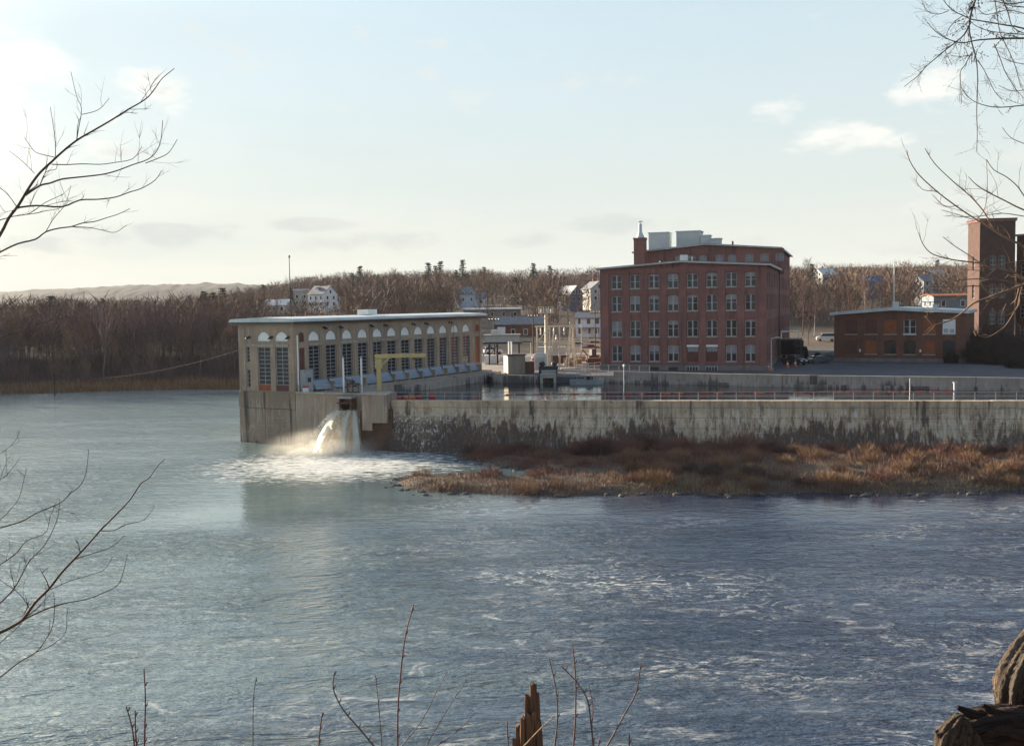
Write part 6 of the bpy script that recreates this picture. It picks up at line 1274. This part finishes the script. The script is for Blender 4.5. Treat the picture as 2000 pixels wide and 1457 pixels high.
for k, (P, r0, r1, tw) in enumerate([
    ([(-420, 1750), (-160, 1480), (0, 1245), (60, 1130), (125, 1045), (200, 920), (270, 825), (350, 750), (420, 685), (520, 605), (640, 535), (760, 465), (870, 395), (950, 350), (1010, 305), (1060, 240), (1100, 185), (1180, 120)], 4.3, .5, 12),
    ([(175, 975), (270, 912), (340, 895), (420, 868), (560, 852), (700, 835), (800, 808), (900, 770), (1000, 735), (1060, 680), (1090, 600), (1102, 470)], 2.0, .45, 7), ([(985, 760), (1100, 715), (1150, 680), (1200, 600)], .9, .4, 2),
    ([(125, 1060), (250, 1047), (420, 1055), (540, 1010), (660, 1005), (780, 990), (880, 955), (960, 930), (1050, 875), (1095, 810)], 1.9, .45, 8),
    ([(-300, 1600), (-120, 1430), (0, 1362), (120, 1305), (240, 1275), (310, 1225), (400, 1200), (480, 1190), (560, 1165), (640, 1155), (720, 1130), (800, 1105), (880, 1068)], 2.6, .45, 5), ([(470, 1190), (600, 1195), (700, 1215), (780, 1228), (855, 1180)], .8, .35, 2),
    ([(350, 768), (450, 770), (560, 765), (680, 768), (780, 755), (900, 730), (960, 650)], 1.1, .4, 5), ([(520, 600), (535, 510), (550, 430), (548, 370), (520, 310), (480, 140)], .9, .35, 3), ([(555, 430), (640, 410), (690, 380), (740, 320)], .7, .35, 1),
    ([(375, 715), (375, 620), (360, 500), (340, 380)], .8, .35, 3), ([(370, 720), (250, 690), (210, 650), (165, 585)], .8, .35, 2), ([(235, 830), (150, 745), (60, 675)], .7, .3, 2), ([(110, 1050), (60, 980), (0, 925), (-80, 860)], .9, .4, 2),
    ([(-150, 1190), (0, 1145), (90, 1120), (200, 1100), (300, 1030), (430, 970)], 1.5, .4, 6), ([(270, 912), (310, 820), (380, 800), (385, 745)], .9, .4, 1), ([(310, 1225), (360, 1140), (420, 1070), (470, 1010)], .8, .35, 3), ([(150, 1110), (240, 1100), (300, 1085), (430, 1050), (480, 910)], .8, .3, 4)]):
    limb(tl_, grown(tl_, px_path(P, OX, OY, S, 13.0, .10 * math.sin(k * 2.1))), r0 * PX / 1.0, r1 * PX, m_bark, tw, .42, 40 + k)
tl2 = tree_root('bare_tree', 'bare young tree at the left frame edge spreading branches over the river', -6.2, 9.4, 6.5, .10, m_bark, (.5, .3))
S, OX, OY = 2.913, 0, 840; PX = 10 / FPX
for k, (P, r0, r1, tw) in enumerate([
    ([(-420, 1330), (-180, 1220), (0, 1150), (70, 1115), (130, 1075), (200, 980), (280, 900), (350, 810), (430, 725), (500, 650), (570, 570), (650, 490), (740, 395), (800, 305), (850, 270), (900, 200), (940, 165)], 4.6, .5, 5),
    ([(130, 1080), (220, 1035), (310, 1000), (400, 978), (490, 962), (600, 920), (670, 880), (700, 810), (725, 710)], 1.9, .4, 3), ([(-300, 1600), (-120, 1480), (0, 1405), (100, 1325), (205, 1262), (260, 1190), (300, 1110), (310, 1000), (305, 920)], 2.2, .4, 2), ([(205, 1262), (290, 1225), (370, 1155), (380, 1060), (385, 1010)], 1.0, .35, 1),
    ([(-300, 660), (-120, 590), (0, 555), (120, 520), (210, 470), (340, 415), (400, 360), (460, 310), (490, 240), (505, 110)], 2.2, .4, 4), ([(-250, 1230), (-100, 1090), (0, 985), (80, 900), (130, 810), (170, 740), (240, 670), (290, 590), (330, 490), (340, 380)], 2.3, .4, 5), ([(-250, 900), (-100, 820), (0, 765), (90, 700), (150, 630), (230, 600), (270, 565), (285, 480)], 1.9, .4, 5),
    ([(290, 905), (390, 860), (490, 830), (590, 795), (640, 720)], 1.0, .35, 2), ([(430, 732), (530, 700), (630, 665), (710, 600)], 1.1, .35, 1), ([(570, 572), (650, 570), (720, 535), (820, 510), (880, 430)], 1.1, .35, 2), ([(-120, 610), (0, 510), (60, 450), (110, 380), (150, 220)], 1.3, .35, 5), ([(165, 1010), (110, 930), (0, 850), (-60, 790)], .8, .35, 2), ([(-60, 1290), (0, 1210), (60, 1160), (140, 1080), (300, 920)], 1.4, .4, 3), ([(-80, 190), (0, 135), (60, 90), (100, 40)], .9, .3, 2), ([(-80, 330), (0, 285), (60, 230), (120, 150)], .8, .3, 3)]):
    limb(tl2, grown(tl2, px_path(P, OX, OY, S, 10.0, .12 * math.sin(k * 1.7))), r0 * PX, r1 * PX, m_bark, tw, .28, 80 + k)
limb(tl2, px_path([(-60, 640), (0, 603), (28, 588), (44, 575)], 0, 0, 1, 10.3), 1.2 * PX, .4 * PX, m_bark, 2, .2, 140); limb(tl2, px_path([(-60, 675), (0, 659), (40, 645), (90, 628), (125, 622)], 0, 0, 1, 10.3), 1.4 * PX, .4 * PX, m_bark, 4, .25, 141); limb(tl2, px_path([(-60, 655), (0, 635), (16, 625)], 0, 0, 1, 10.3), 1.2 * PX, .4 * PX, m_bark, 1, .2, 142)
tr_ = tree_root('bare_tree', 'large bare tree at the right frame edge hanging budded branches over the sky', 9.0, 14.0, 15.0, .22, m_bark, (-.5, .6))
S, OX, OY = 4.415, 1740, 0; PX = 14 / FPX
for k, (P, r0, r1, tw) in enumerate([
    ([(860, -420), (790, -180), (730, 0), (700, 90), (680, 170), (678, 280), (705, 400), (735, 510), (748, 660), (745, 800), (740, 970), (745, 1150), (740, 1310)], 2.6, .6, 16), ([(670, 230), (640, 290), (580, 350), (470, 435), (380, 510), (300, 580), (240, 650), (115, 750)], 1.6, .5, 12),
    ([(1700, 320), (1148, 333), (1000, 333), (860, 340), (740, 350), (640, 370), (570, 365), (470, 330), (380, 270), (310, 190)], 2.6, .45, 12), ([(1700, 420), (1148, 250), (1000, 222), (850, 195), (700, 170), (630, 140), (530, 90), (450, 0), (420, -80)], 2.0, .5, 12), ([(1600, 330), (1148, 300), (1000, 290), (850, 270), (740, 230), (690, 190)], 1.3, .5, 6),
    ([(900, -200), (965, 0), (1010, 110), (1040, 220), (1100, 270), (1180, 300)], 1.8, .6, 8), ([(870, -200), (895, 0), (920, 150), (935, 260), (960, 330)], 1.4, .6, 8), ([(1700, 860), (1148, 910), (1000, 925), (880, 925), (760, 895), (680, 850), (615, 770)], 1.7, .45, 7), ([(700, 450), (640, 560), (600, 620), (598, 700), (605, 790), (610, 900)], .9, .4, 8), ([(745, 520), (800, 600), (850, 700), (900, 800), (960, 860)], .9, .4, 6),
    ([(890, 380), (940, 500), (980, 610), (1030, 700), (1100, 800), (1200, 900)], 1.0, .4, 8), ([(1500, 620), (1148, 555), (1060, 540), (960, 500)], 1.1, .4, 6), ([(1500, 760), (1148, 780), (1040, 785), (930, 740)], 1.1, .4, 6), ([(1600, 1420), (1148, 1240), (1030, 1185), (960, 1100)], 1.2, .4, 4), ([(620, 140), (560, 180), (500, 250), (470, 330)], .7, .4, 6), ([(500, 95), (410, 125), (320, 105), (270, 30)], .7, .4, 6), ([(700, 480), (600, 490), (520, 480)], .6, .3, 4), ([(1148, 20), (1060, 35), (980, 30), (880, 10)], 1.2, .5, 6), ([(1148, 65), (1040, 55), (960, 20)], 1.0, .4, 6), ([(960, 330), (1030, 470), (1080, 600), (1120, 760)], .9, .4, 8), ([(1148, 120), (1000, 90), (820, 130), (740, 60)], .9, .4, 8)]):
    limb(tr_, grown(tr_, px_path(P, OX, OY, S, 14.0, .12 * math.sin(k * 1.9))), r0 * PX, r1 * PX, m_bark, tw * 2, .26, 160 + k, -.2, True)
tr2 = tree_root('bare_tree', 'sunlit bare tree at the right frame edge crossing in front of the brick tower', 6.9, 10.6, 8.0, .14, m_barkr, (-.3, .3))
S, OX, OY = 3.238, 1740, 250; PX = 11 / FPX
for k, (P, r0, r1, tw) in enumerate([
    ([(1250, 960), (1000, 850), (842, 750), (760, 710), (680, 665), (620, 625), (540, 580), (420, 500), (300, 410), (180, 300), (120, 210), (100, 140)], 3.0, .55, 12), ([(660, 655), (620, 585), (580, 520), (500, 430), (400, 345), (280, 230), (215, 130)], 1.8, .5, 9), ([(1150, 640), (842, 520), (720, 460), (600, 400), (540, 360), (490, 310)], 2.2, .5, 9), ([(1000, 640), (842, 430), (800, 370), (730, 310), (650, 265), (605, 200)], 1.6, .5, 7),
    ([(1200, 1130), (1000, 1050), (842, 950), (780, 915), (700, 895), (620, 880), (560, 850), (470, 790), (400, 745), (330, 690)], 2.2, .5, 9), ([(620, 880), (560, 855), (430, 840), (330, 820), (250, 790), (200, 730), (175, 660)], 1.7, .5, 8), ([(1350, 860), (1000, 930), (842, 990), (760, 1020), (680, 1050), (600, 1080), (520, 1110), (450, 1170), (380, 1215), (300, 1240), (260, 1240), (215, 1190)], 4.2, .6, 10),
    ([(1000, 1010), (800, 985), (680, 960), (540, 955), (420, 965), (330, 970), (260, 920), (130, 900)], 1.8, .5, 9), ([(760, 1010), (530, 1000), (400, 1005), (240, 1005)], 1.5, .5, 6), ([(900, 960), (820, 1040), (810, 1120), (750, 1180), (680, 1180), (640, 1140)], 1.6, .5, 5), ([(860, 1040), (800, 1130), (740, 1230), (690, 1280), (600, 1325), (520, 1290)], 1.4, .5, 5), ([(450, 1060), (350, 1090), (200, 1100), (140, 1020)], 1.0, .4, 4), ([(540, 580), (590, 520), (610, 400), (605, 200)], .8, .35, 3), ([(430, 490), (340, 495), (260, 420)], .8, .35, 3), ([(290, 400), (200, 390), (150, 320)], .7, .35, 2), ([(520, 580), (430, 550), (320, 520)], .8, .35, 3), ([(842, 560), (700, 540), (560, 560), (400, 560)], .9, .4, 4), ([(700, 1050), (600, 1100), (640, 1040), (560, 1000)], .9, .4, 4), ([(842, 840), (700, 860), (560, 900), (420, 890)], 1.0, .4, 4)]):
    limb(tr2, grown(tr2, px_path(P, OX, OY, S, 11.0, .12 * math.sin(k * 1.9))), r0 * PX, r1 * PX, m_barkr, tw, .30, 220 + k, .2)

for a_, m_, sd_, n_, k_ in ((tl_, m_bark, -1, 9, 3), (tl2, m_bark, -1, 6, 5), (tr_, m_bark, 1, 10, 7), (tr2, m_barkr, 1, 7, 9)): upper_limbs(a_, m_, sd_, n_, k_)
# ------------------------------------------------------------------ near bank: stems, stump, driftwood
m_stem = M('reddish stem bark', (.17, .06, .05), .7, (.10, .05, .045), 8); m_stem2 = M('grey stem bark', (.15, .11, .095), .8, (.09, .065, .06), 8)
STEMS = [('short red stem leftmost at the bottom edge', [(246, 1378), (258, 1420), (264, 1470)], 1, 7.0), ('short red stem between its two neighbours at bottom left', [(264, 1387), (265, 1430), (268, 1470)], 1, 7.2), ('tallest red stem at bottom left', [(281, 1305), (284, 1360), (283, 1420), (282, 1470)], 1, 7.0), ('pale thread-like stem between the red stems', [(501, 1322), (495, 1365), (494, 1470)], 0, 8.0), ('red stem with a cut tip left of the curved stem', [(630, 1390), (625, 1425), (622, 1470)], 1, 7.0),
    ('dark curved stem bending left at its tip', [(654, 1310), (651, 1345), (670, 1385), (700, 1420), (735, 1462)], 0, 6.5), ('thin faint red stem right of the curved stem', [(733, 1315), (739, 1370), (747, 1470)], 1, 8.0), ('tall red-based stem reaching highest in the middle', [(808, 1180), (792, 1240), (783, 1310), (777, 1390), (777, 1470)], 1, 7.0), ('thin stem slanting right beside the tall middle stem', [(873, 1312), (850, 1355), (825, 1405), (780, 1462)], 0, 7.3), ('second thin stem slanting right', [(912, 1325), (880, 1375), (850, 1425), (825, 1470)], 0, 7.6), ('third thin low stem slanting right', [(925, 1395), (890, 1430), (840, 1465)], 0, 7.5),
    ('grey stem just right of the broken stump', [(1072, 1285), (1085, 1340), (1089, 1400), (1082, 1470)], 0, 7.0), ('red-tipped upright stem right of the stump', [(1118, 1260), (1124, 1320), (1124, 1400), (1119, 1470)], 1, 7.0), ('forked grey stem leaning right of the red-tipped stem', [(1096, 1300), (1125, 1330), (1147, 1365), (1154, 1410), (1160, 1470)], 0, 7.2), ('pale stem arching to the right end of the group', [(1252, 1290), (1243, 1350), (1222, 1390), (1195, 1440), (1178, 1470)], 0, 6.8), ('yellow straw crossing the front of the stump', [(1083, 1398), (1058, 1420), (1018, 1462)], 2, 6.6), ('tiny red shoot right of the arching stem', [(1229, 1432), (1229, 1470)], 1, 7.0), ('short pale shoot left of the stump', [(990, 1405), (993, 1470)], 0, 7.0), ('short shoot between the forked and arching stems', [(1172, 1440), (1165, 1470)], 0, 7.0), ('thin companion of the forked stem', [(1150, 1338), (1158, 1380), (1156, 1420), (1162, 1470)], 1, 7.3)]
m_straw = M('straw', (.40, .28, .13), .7)
for k, (lab, P, kd, D) in enumerate(STEMS):
    pts = [at(x, y, D) for x, y in P]; e = pts[-1] + (pts[-1] - pts[-2]).normalized() * .4; gzz = float(bank_z(np.array(e.x), np.array(D))); base = Vector((e.x + .1 * math.sin(k), D + .1, gzz - .1)); t = thing('stem', lab, 'stem', base, 0, 'bare stems along the bottom edge')
    path = smooth([base, base.lerp(e, .5) + Vector((.03, 0, 0)), e] + list(reversed(pts)), 3); n = len(path); r0 = (.0085 if kd != 2 else .006) * D / 7; r0 *= .6 if ('thin' in lab or 'thread' in lab) else 1
    mt = (m_stem2, m_stem, m_straw)[kd]; MB().tube([p - base for p in path], [r0 * (1 - .55 * i / n) for i in range(n)], 6).build('shoot', mt, t, True)
    bd = MB()
    for i in range(2, n - 1, 2): c = path[i] - base; bd.tube([c, c + Vector((r0 * 1.6 * (-1) ** i, 0, r0 * 2.2)), c + Vector((r0 * 1.9 * (-1) ** i, 0, r0 * 4))], [r0 * .8, r0 * .6, r0 * .15], 4)
    bd.build('buds', mt, t)['kind'] = 'stuff'
# broken stump: splintered slabs on one body
m_stump = M('weathered split wood', (.19, .105, .062), .9, (.06, .034, .024), 26, (1, 1, .10), bump=.02, bscale=60)
c = at(1036, 1450, 7.0); zb = float(bank_z(np.array(c.x), np.array(7.0))); t = thing('broken_stump', 'splintered brown stump standing up at the bottom centre', 'stump', (c.x, 7.0, zb - .1)); H0 = c.z - zb + .1
def splinter(x, y, r, z1, seed, m, name='splinter', z0=0.0, lean=0.0):
    q = random.Random(seed); mb = MB(); rings = 16; nn = 12; ph_ = [q.uniform(.7, 1.15) for _ in range(nn)]
    for j in range(rings + 1):
        f = j / rings; z = z0 + (z1 - z0) * f; tp = 1 - .30 * f if f < .9 else .73 - 1.6 * (f - .9)
        for k in range(nn): a = 6.283 * k / nn; rr = r * ph_[k] * tp * (1 + .12 * math.sin(7 * f + k * 2.1) + q.uniform(-.06, .06)); mb.v.append((x + lean * f + math.cos(a) * rr, y + math.sin(a) * rr * .8, z + (q.uniform(-.5, .5) * r if j == rings else 0)))
    for j in range(rings):
        for k in range(nn): k2 = (k + 1) % nn; mb.f.append((j * nn + k, j * nn + k2, (j + 1) * nn + k2, (j + 1) * nn + k))
    mb.f.append(tuple(rings * nn + k for k in range(nn))); return mb.build(name, m, t)
u = 7 / FPX
for k, (px, r, py, y_) in enumerate(((1043, 9, 1331, 0), (1031, 9, 1356, .01), (1051, 8, 1352, .03), (1021, 8, 1395, -.03), (1038, 13, 1385, -.03), (1012, 8, 1415, .0), (1052, 10, 1400, -.03), (1004, 6, 1440, -.02))):
    splinter((px - 1036) * u, y_, r * u * 1.15, H0 + (1450 - py) * u, 70 + k, m_stump)
MB().lathe([(.16, -.2), (.13, H0 * .6), (.105, H0 - .05)], 12).build('base', m_stump, t)
# driftwood at the lower right: leaning trunk, log, root knot
def grain(name, c0, c1, c2, ln):
    """wood and bark whose furrows follow the timber: noise over (round, round, along)"""
    m, t, b = newmat(name); g = G(t); b.inputs['Roughness'].default_value = .9; b.inputs['Specular IOR Level'].default_value = .2
    a = g.n('ShaderNodeVertexColor', layer_name='tint').outputs[0]; v = g.map(a, (1, 1, ln))
    f = g.noise(v, 9, 6, .65, .6); big = g.noise(v, 2.4, 4, .6); k = g.ramp(f, .36, .60)
    g.l(g.mix(g.ramp(big, .4, .62, 0, .6), g.mix(k, c1, c0), c2), b.inputs['Base Color']); g.l(g.bump(g.m('ADD', f, g.m('MULTIPLY', g.noise(v, 34, 5, .7), .8)), 1.0, .13), b.inputs['Normal']); return m
m_drift = grain('weathered driftwood', (.235, .175, .125), (.05, .036, .028), (.13, .11, .09), .9)
m_drift2 = grain('dark rotten log', (.12, .075, .055), (.022, .015, .013), (.06, .05, .048), .45)
def gnarl(path, rad, seed, nn=18, amp=.14, per=16, twist=2.0):
    nn = nn * 3
    """furrowed round timber: radius broken by bark ridges running along it"""
    q = random.Random(seed); P = smooth([Vector(p) for p in path], per); n = len(P); L = len(rad) - 1; mb = MB(); u_ = (P[1] - P[0]).orthogonal().normalized()
    off = [q.uniform(0, 6.28) for _ in range(4)]; tint = []
    for i, p in enumerate(P):
        f = i / (n - 1); g0 = f * L; k0 = min(L - 1, int(g0)); rr = rad[k0] + (rad[k0 + 1] - rad[k0]) * (g0 - k0); tg = (P[min(i + 1, n - 1)] - P[max(i - 1, 0)]).normalized(); u_ = (u_ - tg * u_.dot(tg)).normalized(); w_ = tg.cross(u_)
        for k in range(nn):
            a = 6.283 * k / nn; rg = 1 + amp * (.6 * math.sin(5 * a + twist * f * 3 + off[0]) + .5 * math.sin(9 * a - twist * f * 4 + off[1]) + .35 * math.sin(2 * a + 9 * f + off[2]) + .55 * abs(math.sin(11.5 * a + 2.2 * math.sin(7 * f * L + off[3]) + off[0])) - .3) + q.uniform(-.03, .03); mb.v.append(tuple(p + (u_ * math.cos(a) + w_ * math.sin(a)) * rr * rg)); tint.append((.5 + .5 * math.cos(a), .5 + .5 * math.sin(a), min(1, f * .999), 1))
    for i in range(n - 1):
        for k in range(nn): k2 = (k + 1) % nn; mb.f.append((i * nn + k, i * nn + k2, (i + 1) * nn + k2, (i + 1) * nn + k))
    mb.f.append(tuple(range(nn))); mb.f.append(tuple((n - 1) * nn + k for k in range(nn))); mb.tint = tint; return mb
D = 8.0; u = D / FPX
tt = thing('leaning_trunk', 'gnarled grey brown tree trunk leaning in from the lower right edge', 'tree', at(1995, 1400, 8.6))
gnarl([at(1966, 1420, 8.7), at(1976, 1372, 8.6), at(1979, 1335, 8.6), at(2000, 1288, 8.7), at(2042, 1218, 8.9), at(2100, 1080, 9.3), at(2150, 900, 9.6), at(2215, 600, 10.0), at(2290, 200, 10.5), at(2330, -300, 11.0)], [.09, .115, .13, .125, .115, .11, .10, .085, .06, .015], 3, 26, .20).build('trunk', m_drift, tt, True, loc=-tt.location)
gnarl([at(2010, 1350, 8.55), at(2030, 1385, 8.5), at(2060, 1450, 8.4)], [.10, .12, .10], 4).build('root', m_drift, tt, True, loc=-tt.location)
lg = thing('fallen_log', 'dark rotten log lying along the lower right corner', 'log', at(1960, 1430, D))
gnarl([at(1845, 1462, 7.9), at(1885, 1432, 7.95), at(1930, 1420, 8.0), at(2000, 1425, 8.1), at(2100, 1450, 8.3)], [.10, .13, .155, .19, .20], 5, 24, .12).build('log', m_drift2, lg, True, loc=-lg.location)
for k, (a, b, c_) in enumerate((((1870, 1381), (1908, 1398), (1940, 1420)), ((1920, 1376), (1950, 1395), (2000, 1402)), ((1905, 1412), (1945, 1408), (1990, 1412)))): gnarl([at(*a, 7.95), at(*b, 7.95), at(*c_, 8.0)], [.012, .04, .07], 20 + k, 10, .2, 5).build('slab', m_drift2, lg, True, loc=-lg.location)
kn = thing('root_knot', 'pale knotty root stub at the end of the dark log', 'root', at(1865, 1430, 7.6))
for k, (P, r_) in enumerate((([(1878, 1396), (1866, 1412), (1852, 1440), (1848, 1480)], [.03, .055, .08, .09]), ([(1834, 1427), (1842, 1445), (1846, 1475)], [.03, .05, .07]), ([(1884, 1402), (1880, 1425), (1872, 1470)], [.035, .06, .09]), ([(1897, 1430), (1905, 1448), (1912, 1475)], [.03, .045, .05]))): gnarl([at(x, y, 7.65) for x, y in P], r_, 30 + k, 14, .2, 6).build('knot', m_drift, kn, True, loc=-kn.location)

# ------------------------------------------------------------------ air
mh, t_, b_ = newmat('haze'); t_.nodes.remove(b_); pv = t_.nodes.new('ShaderNodeVolumePrincipled'); pv.inputs['Color'].default_value = (.93, .95, 1, 1); pv.inputs['Density'].default_value = .00004; pv.inputs['Anisotropy'].default_value = 0
t_.links.new(pv.outputs[0], t_.nodes['Material Output'].inputs['Volume'])
hz_ = MB().bx(-4300, 4300, -60, 4400, -4.0, 190).build('haze', mh); tag(hz_, 'thin pale haze over the river and hills', None, None, 'stuff')
